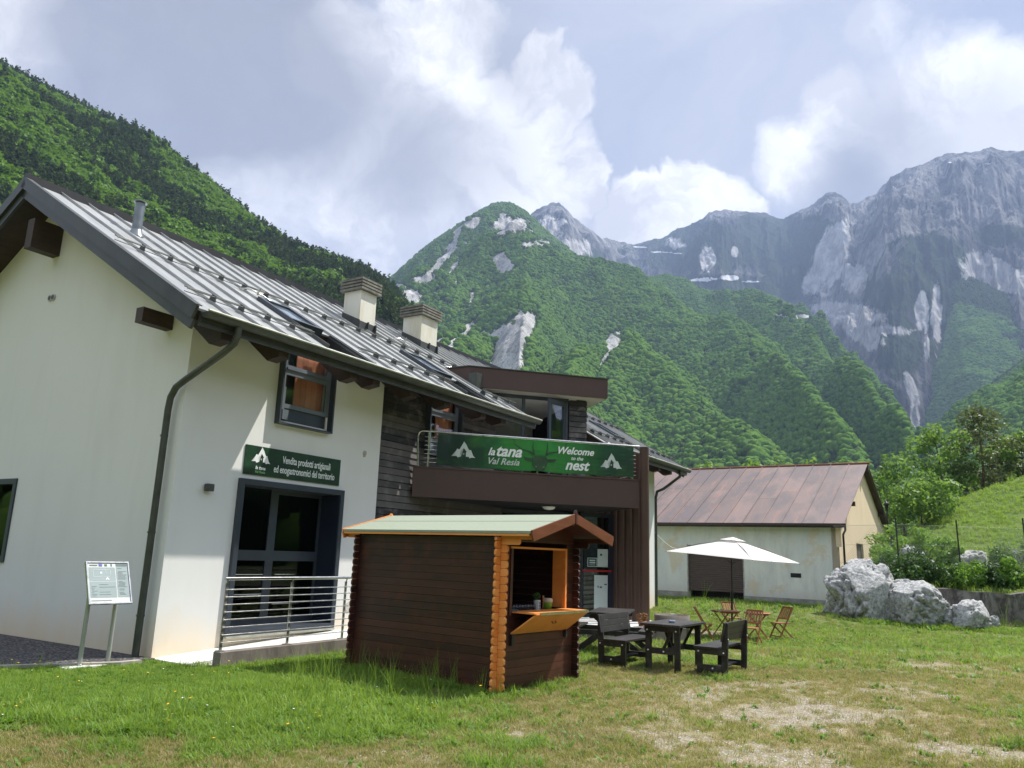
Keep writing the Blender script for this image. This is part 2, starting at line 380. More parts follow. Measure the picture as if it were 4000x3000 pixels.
def fields(x, y):
    g = np.zeros_like(x)
    n = fbm(x*1.1+5, y*1.1, 4); n2 = fbm(x*3.3, y*3.3+9, 3)
    for p, r_, w in gpatch:
        # patches lie stretched across the view
        g = np.maximum(g, w*np.exp(-(((x-p.x)/(r_*1.25))**2+((y-p.y)/r_)**2)))
    g = 0.80*sstep(0.26, 1.25, 1.15*g + 1.7*(n-0.5) + 1.2*(n2-0.5))
    g = g*sstep(30, 18, np.hypot(x, y))
    # pale gravel path that runs along the far side of the platform
    gp = np.exp(-((y-23.6-0.35*(x-5))/1.0)**2)*sstep(3.5, 4.5, x)*sstep(8.2, 5.8, x)
    g = np.maximum(g, sstep(0.35, 0.8, gp+0.5*(n-0.5)))
    lush = sstep(1.3, -1.5, x + 2.6*(n-0.5) + 1.6*(n2-.5))*sstep(5.2, 9.0, y + 3.2*(n-0.5) + 1.6*(n2-.5))
    lush = np.maximum(lush, 0.8*sstep(15, 19, y)*sstep(3, 4, x))
    lush = np.maximum(lush, sstep(27.5, 30, y))
    lush = np.maximum(lush, 0.60*sstep(.42, .66, n)*(1-g)); lush = np.maximum(lush, .62*sstep(11.5, 15, y)*(1-g))
    return g, lush*(1-0.8*g), n
gg, ll, _n = fields(V[:, 0], V[:, 1])
# ground shader
gm, t, b = mat('meadow soil'); geo = N(t, 'ShaderNodeNewGeometry'); pos = geo.outputs['Position']
def attr(t, nm): a = N(t, 'ShaderNodeAttribute', attribute_name=nm); return a.outputs['Fac']
fine = noise(t, pos, 14, 6, .7); mid = noise(t, pos, 2.4, 5, .6); vbig = noise(t, pos, .35, 4, .6)
vor = N(t, 'ShaderNodeTexVoronoi'); vor.inputs['Scale'].default_value = 42; t.links.new(pos, vor.inputs['Vector'])
vsep = N(t, 'ShaderNodeSeparateColor'); t.links.new(vor.outputs['Color'], vsep.inputs[0])
stone = mixc(t, vsep.outputs[0], (.32, .31, .285), (.60, .585, .56))
stone = mixc(t, ramp(t, vor.outputs['Distance'], [(0.25, 0.0), (0.55, 1.0)]), stone, (.20, .17, .13))
stone = mixc(t, ramp(t, fine, [(.45, 0.), (.62, .7)]), stone, (.24, .20, .13))
dry = mixc(t, ramp(t, fine, [(.3, 0.), (.7, 1.)]), (.15, .115, .055), (.36, .31, .17))
dry = mixc(t, ramp(t, mid, [(.48, 0.), (.75, .6)]), dry, (.15, .17, .05))
grs = mixc(t, ramp(t, fine, [(.3, 0.), (.7, 1.)]), (.035, .065, .012), (.10, .17, .03))
grs = mixc(t, ramp(t, vbig, [(.4, 0.), (.65, .6)]), grs, (.13, .17, .035))
c = mixc(t, math_n(t, 'ADD', attr(t, 'lush'), math_n(t, 'MULTIPLY', math_n(t, 'SUBTRACT', mid, .5), .8), True), dry, grs)
gf = math_n(t, 'ADD', attr(t, 'gravel'), math_n(t, 'MULTIPLY', math_n(t, 'SUBTRACT', noise(t, pos, 16, 6, .8), .5), 3.4))
c = mixc(t, ramp(t, gf, [(.36, 0.), (.90, .95)]), c, stone)
# loose stones lie everywhere in the worn part
sp = ramp(t, math_n(t, 'MULTIPLY', math_n(t, 'GREATER_THAN', vsep.outputs[1], 0.86), math_n(t, 'SUBTRACT', 1.0, attr(t, 'lush'))), [(0.4, 0.), (.6, 1.)])
c = mixc(t, math_n(t, 'MULTIPLY', sp, .8), c, stone)
setc(t, b, c); b.inputs['Roughness'].default_value = .95; b.inputs['Specular IOR Level'].default_value = .15
bn = N(t, 'ShaderNodeBump'); bn.inputs['Strength'].default_value = .7; bn.inputs['Distance'].default_value = .03
hh = math_n(t, 'ADD', fine, math_n(t, 'MULTIPLY', vor.outputs['Distance'], -.6)); t.links.new(hh, bn.inputs['Height']); t.links.new(bn.outputs[0], b.inputs['Normal'])
me = npmesh('ground', V, F, gm, True)
for nm, arr in (('gravel', gg), ('lush', ll)):
    a = me.attributes.new(nm, 'FLOAT', 'POINT'); a.data.foreach_set('value', arr.astype(np.float32))
ground = tag(link('ground', me), kind='structure')

# ---- mountains -----------------------------------------------------------
def layer(crest, foot_d, nx, nt, p, disp, x0=-500, x1=4500, back=0.25, foot_z=-5.0):
    """crest: (px, py, distance) knots. Rows run from behind the crest down to the foot, a real slope."""
    cx = [c[0] for c in crest]
    px = np.linspace(x0, x1, nx)
    py = np.interp(px, cx, [c[1] for c in crest]); D = np.interp(px, cx, [c[2] for c in crest])
    py = py + 0.0
    d = aF[None, :] + aR[None, :]*((px-2000)/FPX)[:, None] - aU[None, :]*((py-1500)/FPX)[:, None]
    h = np.hypot(d[:, 0], d[:, 1]); hx = d[:, 0]/h; hy = d[:, 1]/h; zc = EYE + d[:, 2]/h*D
    fd = np.interp(px, cx, [c[3] if len(c) > 3 else foot_d for c in crest])
    ts = np.concatenate([-np.linspace(1, 0.08, 10)*back, np.linspace(0, 1, nt)**1.1])
    T, PX = np.meshgrid(ts, px, indexing='ij'); Tc = np.clip(T, 0, 1)
    dist = D[None]*(1-T) + fd[None]*T
    z = foot_z + (zc[None]-foot_z)*np.clip(1-np.abs(T), 0, 1)**p
    X = hx[None]*dist; Y = hy[None]*dist
    dz, dr = disp(PX, T, X, Y, zc[None]+0*T)
    z = z+dz; X = X + hx[None]*dr; Y = Y + hy[None]*dr
    return X, Y, z, T, PX
def grid_mesh(name, X, Y, Z, mat_, attrs=None):
    n0, n1 = X.shape; V = np.stack([X, Y, Z], -1).reshape(-1, 3)
    i, j = np.meshgrid(np.arange(n0-1), np.arange(n1-1), indexing='ij')
    F = np.stack([i*n1+j, (i+1)*n1+j, (i+1)*n1+j+1, i*n1+j+1], -1).reshape(-1, 4)
    me = npmesh(name, V, F, mat_, True)
    for k, v in (attrs or {}).items():
        a = me.attributes.new(k, 'FLOAT', 'POINT'); a.data.foreach_set('value', v.astype(np.float32).ravel())
    return tag(link(name, me), kind='structure')
def spots(X, Y, Z, lst, amp=0.9, fr=0.02):
    """rock / snow mask from a list of (px, py, rx, ry, weight) centres, torn by noise"""
    qx, qy = projn(np.stack([X, Y, Z], -1).reshape(-1, 3)); qx = qx.reshape(X.shape); qy = qy.reshape(X.shape)
    m = np.zeros_like(X)
    n = ridged(qx*fr, qy*fr, 5)-0.55
    for a, b_, rx, ry, w, *sh in lst:
        sl_ = sh[0] if sh else 0.0
        u = (qx-a) - sl_*(qy-b_)
        m = np.maximum(m, w*np.exp(-((u/rx/1.15)**2+((qy-b_)/ry/1.1)**2)))
    return m, n, qx, qy
def forest_floor(name, c0, c1):
    m, t, b = mat(name); geo = N(t, 'ShaderNodeNewGeometry'); pos = geo.outputs['Position']
    n = noise(t, pos, .06, 6, .7); c = mixc(t, n, c0, c1)
    rk = noise(t, mapping(t, pos, scale=(1, 1, .45)), .035, 9, .72); rk2 = noise(t, mapping(t, pos, scale=(1, 1, .3)), .012, 8, .7)
    rc = mixc(t, ramp(t, rk, [(.35, 0.), (.65, 1.)]), (.22, .22, .22), (.50, .49, .47)); rk3 = noise(t, mapping(t, pos, scale=(1, 1, .5), rot=(.4, .3, .5)), .16, 6, .8, 1.2)
    rc = mixc(t, ramp(t, rk3, [(.40, .75), (.50, 0.)]), rc, (.12, .13, .10)); rc = mixc(t, ramp(t, rk3, [(.60, 0.), (.66, .5)]), rc, (.66, .65, .62))
    f = math_n(t, 'ADD', attr(t, 'rock'), math_n(t, 'ADD', math_n(t, 'MULTIPLY', math_n(t, 'SUBTRACT', rk, .5), .9), math_n(t, 'MULTIPLY', math_n(t, 'SUBTRACT', rk3, .5), .8)))
    c = mixc(t, ramp(t, f, [(.46, 0.), (.54, 1.)]), c, rc)
    setc(t, b, c); b.inputs['Roughness'].default_value = 1; b.inputs['Specular IOR Level'].default_value = .05
    bn = N(t, 'ShaderNodeBump'); bn.inputs['Strength'].default_value = 1.0; bn.inputs['Distance'].default_value = 14
    t.links.new(rk2, bn.inputs['Height']); t.links.new(bn.outputs[0], b.inputs['Normal'])
    return m
ff = forest_floor('wooded slope ground', (.020, .040, .012), (.05, .085, .02))
# left wooded hill
crA = [(-900, 60, 620), (-300, 110, 620), (0, 245, 610), (200, 350, 600), (330, 415, 600), (600, 535, 590), (820, 715, 580), (1000, 865, 575), (1150, 965, 570), (1300, 1015, 565), (1450, 1075, 560), (1540, 1150, 555), (1600, 1235, 540), (1660, 1350, 520), (1760, 1500, 500), (2000, 1800, 420), (2300, 2120, 350)]
crA = [(c_[0], c_[1]+45, c_[2]) for c_ in crA]
def dA(PX, T, X, Y, zc):
    e = np.clip(np.abs(T)*5, 0.10, 1)*np.clip((1-T)*3, 0, 1)
    return e*60*(ridged(X*.006+2, Y*.006, 4)-.6), 0*X
XA, YA, ZA, TA, PA = layer(crA, 150, 260, 120, 1.0, dA, -900, 2300, .3)
grid_mesh('wooded_hill', XA, YA, ZA, ff, {'rock': 0*XA})
# central mountain with long spurs
crB = [(1150, 1330, 1500), (1400, 1190, 1650), (1540, 1080, 1750), (1640, 985, 1800), (1740, 915, 1850), (1850, 840, 1900), (1925, 800, 1900), (1990, 794, 1900), (2055, 830, 1880), (2110, 885, 1850), (2180, 945, 1800), (2260, 1005, 1750), (2340, 1060, 1700), (2400, 1058, 1720), (2450, 1055, 1750), (2540, 1095, 1800), (2640, 1128, 1900), (2760, 1140, 2000), (2900, 1150, 2000), (3040, 1172, 1950), (3130, 1225, 1850), (3230, 1315, 1700), (3330, 1410, 1550), (3440, 1545, 1400), (3530, 1690, 1250), (3590, 1840, 1100), (3640, 1960, 950), (3720, 2080, 800), (3900, 2180, 600)]
def dB(PX, T, X, Y, zc):
    k = -700 + 2300*sstep(1700, 2500, PX)
    q = PX - k*T + 420*(fbm(X*.0016, Y*.0016, 3)-.5)
    sp = 1-np.abs(((q/430.0) % 1.0)*2-1)          # sharp spur, rounded gully
    sp = sp**0.8
    e = np.clip(np.abs(T)*5.0, 0.03, 1)*np.clip((1-T)*3.5, 0, 1)
    left = sstep(2300, 1900, PX)
    return e*(72*(sp-.5)*(1-.5*left)*(.5+fbm(X*.003+5, Y*.003, 2)) + (105+25*left)*(ridged(X*.0042, Y*.0042+3, 5)-.6)) + 10*(fbm(X*.02, Y*.02, 3)-.5), 0*X
XB, YB, ZB, TB, PB = layer(crB, 420, 620, 260, 1.05, dB, 1150, 3900, .3)
rockB = [(1965, 1035, 28, 34, 1.1), (1928, 1005, 14, 16, 1.0), (1845, 868, 34, 30, .9, -.6), (1985, 880, 60, 26, .8), (2090, 950, 40, 14, .7), (1720, 1025, 16, 44, .85, -.9), (1660, 1090, 40, 16, .8, -1.2), (1610, 1160, 30, 26, .9), (1735, 1095, 12, 50, .8, -.7),
         (2000, 1330, 42, 75, 1.3, -.25), (2045, 1290, 30, 60, 1.1, -.4), (1920, 1300, 40, 16, .9), (1975, 1430, 45, 60, 1.2), (1800, 1310, 18, 55, .85, -.9), (1700, 1350, 16, 60, .8, -.9), (2400, 1335, 34, 24, 1.0), (2360, 1400, 10, 70, .7, -.5), (2430, 1300, 40, 12, .7),
         (1835, 1180, 12, 40, .8, -.3), (1780, 1100, 10, 24, .7), (3120, 1235, 70, 10, .7, 1.4), (1560, 1120, 20, 10, .6)]
mB, nB, qxB, qyB = spots(XB, YB, ZB, rockB, fr=.011); rkB = np.clip(mB*1.0 + 1.1*nB*(mB > .12) + 2.6*np.clip(ridged(XB*.011, YB*.011+ZB*.004, 4)-.74, 0, 1)*sstep(2450, 1800, qxB)*sstep(.55, .1, TB)*3, 0, 1.2)
grid_mesh('green_mountain', XB, YB, ZB, ff, {'rock': rkB})
# bare limestone range behind
def rockmat():
    m, t, b = mat('limestone range'); geo = N(t, 'ShaderNodeNewGeometry'); pos = geo.outputs['Position']
    st = mapping(t, pos, scale=(1, 1, .35))
    n = noise(t, st, .006, 10, .72, .6); n2 = noise(t, st, .03, 8, .7)
    c = mixc(t, ramp(t, n2, [(.3, 0.), (.7, 1.)]), (.12, .12, .125), (.42, .415, .40))
    c = mixc(t, ramp(t, n, [(.42, 0.), (.56, 1.)]), (.06, .065, .06), c)
    f = math_n(t, 'ADD', attr(t, 'veg'), math_n(t, 'MULTIPLY', math_n(t, 'SUBTRACT', n, .5), 2.2))
    vg = mixc(t, n2, (.020, .038, .020), (.050, .078, .030))
    c = mixc(t, ramp(t, f, [(.45, 0.), (.56, 1.)]), c, vg)
    f2 = math_n(t, 'ADD', attr(t, 'rock'), math_n(t, 'MULTIPLY', math_n(t, 'SUBTRACT', n2, .5), 1.0))
    c = mixc(t, ramp(t, f2, [(.42, 0.), (.58, 1.)]), c, mixc(t, ramp(t, n2, [(.4, 0.), (.6, 1.)]), (.34, .34, .335), (.66, .655, .64)))
    f3 = math_n(t, 'ADD', attr(t, 'snow'), math_n(t, 'MULTIPLY', math_n(t, 'SUBTRACT', n2, .5), .8))
    c = mixc(t, ramp(t, f3, [(.5, 0.), (.56, 1.)]), c, (.86, .87, .9))
    setc(t, b, c); b.inputs['Roughness'].default_value = 1; b.inputs['Specular IOR Level'].default_value = .05
    bn = N(t, 'ShaderNodeBump'); bn.inputs['Strength'].default_value = 1.0; bn.inputs['Distance'].default_value = 75
    t.links.new(math_n(t, 'ADD', n, math_n(t, 'MULTIPLY', n2, .4)), bn.inputs['Height']); t.links.new(bn.outputs[0], b.inputs['Normal'])
    return m
crC = [(1700, 1400, 3000), (1900, 1150, 3000), (2040, 880, 3000), (2085, 838, 3000), (2120, 812, 3020), (2160, 800, 3050), (2200, 808, 3080), (2235, 842, 3100), (2275, 880, 3120), (2310, 905, 3150), (2350, 935, 3200), (2400, 938, 3400), (2430, 952, 3500), (2480, 958, 3600), (2530, 940, 3600), (2590, 935, 3600), (2630, 905, 3600), (2690, 886, 3500), (2730, 862, 3400), (2770, 836, 3400), (2830, 834, 3400), (2905, 842, 3400), (2985, 832, 3400), (3030, 850, 3400), (3060, 852, 3400), (3110, 838, 3350), (3160, 822, 3300), (3195, 790, 3250), (3225, 766, 3200), (3265, 758, 3200), (3300, 772, 3200), (3325, 796, 3200), (3370, 788, 3150), (3420, 772, 3100), (3455, 722, 3050), (3480, 694, 3000), (3540, 668, 2950), (3600, 650, 2900), (3650, 622, 2900), (3700, 606, 2900), (3760, 604, 2900), (3800, 594, 2900), (3870, 590, 2900), (3940, 592, 2900), (3975, 588, 2900), (4020, 575, 2900), (4300, 545, 2900), (4700, 640, 2900)]
ZQ = lambda T: T*9
def dC(PX, T, X, Y, zc):
    # gorge: the wall folds in towards px 3590 low down; buttresses run straight down
    bt = ridged(PX*.0065+.4*fbm(PX*.01, T*3, 3), T*1.6+2, 5)-.55
    e = np.clip(np.abs(T)*6, 0.10, 1)*np.clip((1-T)*3, 0, 1)
    n = ridged(X*.0022, Y*.0022, 5)-.55
    but = np.exp(-((PX-3420)/170)**2)*e*150 + np.exp(-((PX-2850)/150)**2)*e*60 + np.exp(-((PX-2200)/90)**2)*e*60
    return e*(170*bt+150*n)+(72*(ridged(X*.009, Y*.009+ZQ(T), 5)-.55)+34*(ridged(X*.026, Y*.026+ZQ(T)*2, 4)-.5))*(T > -.01)*np.clip(.35+np.abs(T)*8, 0, 1), -but
XC, YC, ZC, TC, PC = layer(crC, 1500, 1150, 420, 1.15, dC, 1700, 4700, .3, foot_z=0)
rockC = [(3250, 1000, 55, 120, 1.2, -.35), (3180, 1090, 40, 60, 1.0, -.3), (3330, 1080, 50, 60, .8), (3300, 1230, 120, 50, .9, .9), (3370, 1300, 60, 60, .8, .6), (3600, 1210, 22, 60, 1.1), (3660, 1260, 20, 130, .8), (3620, 1350, 14, 70, .8), (2765, 1010, 24, 40, 1.2), (2870, 985, 14, 20, .8),
         (3860, 1050, 90, 60, .9, .6), (3950, 1100, 120, 50, 1.0, .5), (3800, 1040, 20, 70, .8, -.5), (2150, 900, 60, 60, .7), (2230, 960, 80, 40, .7, .8), (2640, 950, 50, 30, .5), (3690, 1470, 36, 40, 1.2), (3560, 1520, 16, 60, 1.2, .35), (3575, 1640, 14, 60, 1.2, .1), (3590, 1740, 10, 50, 1.2), (3480, 1290, 90, 26, .6, .9)]
vegC = [(2650, 1010, 120, 60, .8), (3170, 900, 90, 60, .7), (2780, 960, 260, 90, .85), (3000, 950, 200, 120, .75), (3100, 1080, 110, 110, .7), (3640, 1010, 130, 90, .8), (3550, 1130, 110, 110, .75), (3700, 1150, 160, 200, .85), (3520, 1350, 90, 160, .7), (3440, 1160, 60, 80, .6), (2700, 1120, 400, 50, .8), (3900, 920, 120, 50, .6), (2160, 860, 30, 30, .5), (2320, 1000, 80, 40, .5), (3780, 1300, 160, 200, .8)]
snowC = [(2750, 1092, 60, 9, 1.0, -2.5), (2850, 1085, 46, 14, .9), (2580, 985, 60, 5, .8, 4), (2500, 965, 40, 5, .8, 3), (2650, 990, 40, 4, .8, -4), (2930, 1100, 60, 7, .7), (3710, 635, 12, 5, .8), (3860, 640, 16, 5, .8)]
m1, n1_, _, _ = spots(XC, YC, ZC, rockC, fr=.012); m2, _, _, _ = spots(XC, YC, ZC, vegC); m3, _, _, _ = spots(XC, YC, ZC, snowC)
grid_mesh('limestone_range', XC, YC, ZC, rockmat(), {'rock': m1*1.15+.5*n1_*(m1 > .2), 'veg': m2*1.5, 'snow': m3*.95})
# dark wooded shoulder and the nearer wooded slope on the right
crD = [(3540, 1800, 1900), (3560, 1600, 2000), (3600, 1420, 2100), (3650, 1260, 2150), (3690, 1150, 2200), (3730, 1090, 2200), (3780, 1084, 2200), (3830, 1105, 2200), (3900, 1140, 2200), (3970, 1175, 2200), (4100, 1230, 2200), (4400, 1300, 2200), (4700, 1350, 2200)]
def dD(PX, T, X, Y, zc):
    e = np.clip(np.abs(T)*5, 0.04, 1)*np.clip((1-T)*3.5, 0, 1)
    return e*(110*(ridged(X*.004+7, Y*.004, 5)-.6)), 0*X
XD, YD, ZD, TD, PD = layer(crD, 1300, 200, 150, 1.0, dD, 3540, 4700, .25)
grid_mesh('wooded_shoulder', XD, YD, ZD, ff, {'rock': 0*XD})
crE = [(3560, 1960, 900), (3580, 1800, 1100), (3620, 1720, 1150), (3680, 1650, 1200), (3760, 1585, 1250), (3840, 1525, 1300), (3920, 1470, 1350), (4000, 1410, 1400), (4200, 1290, 1400), (4700, 1150, 1400)]
XE, YE, ZE, TE, PE = layer(crE, 300, 200, 150, 1.05, dD, 3560, 4700, .25)
grid_mesh('wooded_slope', XE, YE, ZE, ff, {'rock': 0*XE})

# ---- tree prototypes for the woods ---------------------------------------
leafA = leafmat('spring leaves', (.085, .175, .028), (.165, .285, .042), (.060, .135, .025), .3)
pineA = leafmat('pine needles far', (.045, .075, .03), (.085, .12, .045), (.055, .085, .035), .15)
leafB = leafmat('distant leaves', (.085, .170, .034), (.155, .250, .044), (.050, .112, .028), .0)
leafB.node_tree.nodes['Principled BSDF'].inputs['Specular IOR Level'].default_value = 0.0; pineA.node_tree.nodes['Principled BSDF'].inputs['Specular IOR Level'].default_value = 0.0; leafA.node_tree.nodes['Principled BSDF'].inputs['Specular IOR Level'].default_value = 0.1
barkm = simple('bark', (.09, .07, .055), .9, var=.3, scale=9, bump=.5)
def leaf_cloud(name, blobs, n, size, m, seed, flat=.35):
    """crown of small two-sided leaf clumps spread on and inside lumpy lobes"""
    r = np.random.default_rng(seed); P = []; Nn = []
    w = np.array([b_[3]**2 for b_ in blobs]); w = w/w.sum()
    k = r.choice(len(blobs), n, p=w); u = r.normal(size=(n, 3)); u /= np.linalg.norm(u, axis=1)[:, None]
    c = np.array([b_[:3] for b_ in blobs])[k]; rad_ = np.array([b_[3] for b_ in blobs])[k]*(0.55+0.5*r.random(n)**.6)
    sq = np.array([b_[4] if len(b_) > 4 else 1.0 for b_ in blobs])[k]
    pts = c + u*rad_[:, None]*np.stack([np.ones(n), np.ones(n), sq], 1)
    nr = u*.6 + r.normal(size=(n, 3))*.5 + np.array([0, 0, flat]); nr /= np.linalg.norm(nr, axis=1)[:, None]
    a = np.cross(nr, r.normal(size=(n, 3))); a /= np.linalg.norm(a, axis=1)[:, None]; bb = np.cross(nr, a)
    s = size*(0.6+0.8*r.random(n)); L = s[:, None]; Wd = (s*.62)[:, None]
    q = np.stack([pts-a*L*.5, pts+bb*Wd*.5+a*L*.05, pts+a*L*.5, pts-bb*Wd*.5+a*L*.05], 1)
    V = q.reshape(-1, 3); F = np.arange(4*n).reshape(n, 4)
    return npmesh(name, V, F, m)
def newproto(me): o = bpy.data.objects.new(me.name, me); COL.objects.link(o); return o
protA = []
for k in range(4):
    r = np.random.default_rng(40+k)
    bl = [(r.normal()*1.5, r.normal()*1.5, 3.5+r.random()*3.4, 1.5+r.random()*1.1, .85) for _ in range(8)]
    protA.append(newproto(leaf_cloud('crown', bl, 420, 1.5, leafA, k, .8)))
for k in range(3):                       # pines: tiers of drooping clumps on a stem
    r = np.random.default_rng(60+k); bl = []
    for q in range(11):
        z = 2.2+q*.95; w_ = 2.3*(1-q/11.5)+.35; a_ = r.random()*6.28
        bl += [(math.cos(a_)*w_*.45, math.sin(a_)*w_*.45, z, w_*.8, .35), (-math.cos(a_)*w_*.4, -math.sin(a_)*w_*.5, z+.4, w_*.7, .3)]
    protA.append(newproto(leaf_cloud('conifer', bl, 420, 1.25, pineA, 9+k, .5)))
def lumpy(name, seed, m, sub=2, squash=1.0, rough=.45):
    bm = bmesh.new(); bmesh.ops.create_icosphere(bm, subdivisions=sub, radius=1.0); r = random.Random(seed)
    ph = [(r.random()*6, r.random()*6, r.random()*6) for _ in range(3)]
    for v in bm.verts:
        d = 1 + rough*(math.sin(v.co.x*3+ph[0][0])*math.sin(v.co.y*3.3+ph[0][1])*math.cos(v.co.z*2.8+ph[0][2])) + r.uniform(-.16, .16)
        v.co *= d; v.co.z *= squash
    me = bpy.data.meshes.new(name); bm.to_mesh(me); bm.free(); me.materials.append(m)
    for p in me.polygons: p.use_smooth = sub > 1
    return newproto(me)
protB = [lumpy('crown', s, leafB, 2, q, .38) for s, q in ((1, 1.05), (2, .9), (3, 1.2), (4, 1.0))] + [lumpy('conifer', 9, pineA, 2, 1.9, .3)]
def scatter_on(X, Y, Z, T, n, tmin, tmax, rockf=None, seed=1, dens=None):
    """random points on a slope grid, weighted by true area"""
    r = np.random.default_rng(seed); P = np.stack([X, Y, Z], -1)
    a = P[1:, :-1]-P[:-1, :-1]; b_ = P[:-1, 1:]-P[:-1, :-1]; ar = np.linalg.norm(np.cross(a, b_), axis=-1)
    ok = (T[:-1, :-1] >= tmin) & (T[:-1, :-1] <= tmax); w = ar*ok
    if dens is not None: w = w*dens[:-1, :-1]
    w = w.ravel()/w.sum(); k = r.choice(w.size, n, p=w); n1 = X.shape[1]-1; i = k//n1; j = k % n1
    u = r.random((n, 1)); v = r.random((n, 1)); pts = P[i, j] + (P[i+1, j]-P[i, j])*u + (P[i, j+1]-P[i, j])*v
    if rockf is not None: keep = rockf[i, j] < .24 + .12*r.random(n); pts = pts[keep]
    return pts
def rz(n, r): return np.stack([r.normal(size=n)*.06, r.normal(size=n)*.06, r.random(n)*6.283], 1)
# visible part only: columns near the frame
visA = (PA > -250) & (PA < 1900)
P = scatter_on(XA, YA, ZA, TA, 32000, -.04, .97, None, 1, visA*1.0)
r = np.random.default_rng(3); con = (fbm(P[:, 0]*.02, P[:, 1]*.02+P[:, 2]*.02, 3) + .16*sstep(1000, 1500, projn(P)[0]) + .25*(r.random(len(P))-.5)) > .56
idx = np.where(con, r.integers(4, 7, len(P)), r.integers(0, 4, len(P))); s = (.6+.65*r.random(len(P)))*.92; P[:, 2] -= 1.0
scatter('forest_on_hill', P, rz(len(P), r), np.stack([s, s, s*(.85+.4*r.random(len(P)))], 1), idx, protA, 'bright green and dark pine woods covering the left hillside', 'forest')
def far_forest(name, grid, n, tmin, tmax, rk, seed, size, vis, label, pc=.16):
    X, Y, Z, T = grid; P = scatter_on(X, Y, Z, T, n, tmin, tmax, rk, seed, vis*1.0); r = np.random.default_rng(seed)
    nz = fbm(P[:, 0]*.006, P[:, 1]*.006+P[:, 2]*.006, 3); con = (r.random(len(P)) < pc*(.4+1.6*sstep(.42, .62, nz)))
    idx = np.where(con, 4, r.integers(0, 4, len(P))); s = size*(.6+.75*r.random(len(P))); s = np.where(con, s*.6, s); P[:, 2] += s*.35
    return scatter(name, P, rz(len(P), r), np.stack([s, s, s*(.8+.4*r.random(len(P)))], 1), idx, protB_for(name), label, 'forest')
def protB_for(name):
    if name == 'forest_on_mountain': return protB
    out_ = []
    for p in protB: q = p.copy(); COL.objects.link(q); out_.append(q)
    return out_
far_forest('forest_on_mountain', (XB, YB, ZB, TB), 180000, 0.0, .97, rkB, 5, 3.25, (PB > 1400) & (PB < 3800), 'hazy green broadleaf forest covering the central mountain and its spurs')
far_forest('forest_on_shoulder', (XD, YD, ZD, TD), 26000, 0.0, .9, None, 6, 4.4, (PD > 3540) & (PD < 4300), 'dark forest on the shaded shoulder below the rock face at right', .5)
far_forest('forest_on_slope', (XE, YE, ZE, TE), 30000, 0.0, .97, None, 7, 3.0, (PE > 3560) & (PE < 4300), 'green forest on the nearer slope at the right edge', .2)

# ---- wooded valley side to the right of and behind the camera: out of frame, mirrored by the windows
azs = np.radians(np.linspace(-200, 30, 150)); ts = np.linspace(0, 1.25, 26); AZ, TT = np.meshgrid(azs, ts, indexing='ij')
dF_ = 75+190*TT; zF_ = np.where(TT < 1, 88*TT**1.1, 88-60*(TT-1)) - 1 + 14*(fbm(AZ*6, TT*4, 3)-.5)*np.clip(TT*3, 0, 1)
edge_ = np.clip(np.minimum((AZ-azs[0])/.2, (azs[-1]-AZ)/.25), 0, 1); zF_ = zF_*edge_-1
XF, YF = dF_*np.cos(AZ), dF_*np.sin(AZ)
grid_mesh('valley_side', XF, YF, zF_, ff, {'rock': 0*XF})
P = scatter_on(XF, YF, zF_, TT, 9000, 0, 1.1, None, 9); r = np.random.default_rng(9); s = 3.4*(.6+.7*r.random(len(P)))
pf_ = [p.copy() for p in protB]; [COL.objects.link(q) for q in pf_]
scatter('forest_on_valley_side', P+[0, 0, 1], rz(len(P), r), np.stack([s, s, s*1.2], 1), r.integers(0, 5, len(P)), pf_, 'green wood on the valley side behind the camera', 'forest')
# ================================================================== materials for built things
def plaster(name, c, dirt, amt=.35, warm_low=None):
    m, t, b = mat(name); tc = N(t, 'ShaderNodeTexCoord'); ob = tc.outputs['Object']
    sx = N(t, 'ShaderNodeSeparateXYZ'); t.links.new(ob, sx.inputs[0]); z = sx.outputs[2]
    n = noise(t, mapping(t, ob, scale=(1, 1, .22)), 1.7, 6, .65, .3); n2 = noise(t, ob, .9, 4, .6)
    cc = mixc(t, math_n(t, 'MULTIPLY', ramp(t, n, [(.48, 0.), (.75, 1.)]), amt), c, dirt)
    cc = mixc(t, math_n(t, 'MULTIPLY', ramp(t, n2, [(.45, 0.), (.7, 1.)]), amt*.5), cc, tuple(x*.88 for x in c))
    if warm_low:
        f = N(t, 'ShaderNodeMapRange'); t.links.new(math_n(t, 'ADD', z, math_n(t, 'MULTIPLY', math_n(t, 'SUBTRACT', n, .5), 1.0)), f.inputs[0])
        f.inputs[1].default_value = .75; f.inputs[2].default_value = .05; f.inputs[3].default_value = 0; f.inputs[4].default_value = .75
        cc = mixc(t, f.outputs[0], cc, warm_low)
    setc(t, b, cc); b.inputs['Roughness'].default_value = .9; b.inputs['Specular IOR Level'].default_value = .2
    bn = N(t, 'ShaderNodeBump'); bn.inputs['Strength'].default_value = .25; bn.inputs['Distance'].default_value = .004
    t.links.new(noise(t, ob, 160, 3, .6), bn.inputs['Height']); t.links.new(bn.outputs[0], b.inputs['Normal']); return m
m_plaster = plaster('white render', (.72, .72, .695), (.56, .56, .51), .24, (.70, .56, .38))
m_barnwall = None
m_wood_dark = wood('weathered dark cladding', (.035, .033, .034), (.115, .105, .10), .7, 'x', .9, 1.0, (.20, .19, .18), .25)
m_beam = wood('dark stained beams', (.030, .020, .016), (.075, .050, .038), .6, 'x', .3)
m_kiosk = wood('kiosk planks', (.024, .0105, .009), (.075, .026, .020), .42, 'x', .36, .8, (.10, .028, .016), .4)
m_kiosk_y = wood('kiosk front planks', (.028, .012, .010), (.10, .036, .024), .42, 'y', .34, .8, (.11, .035, .018), .4)
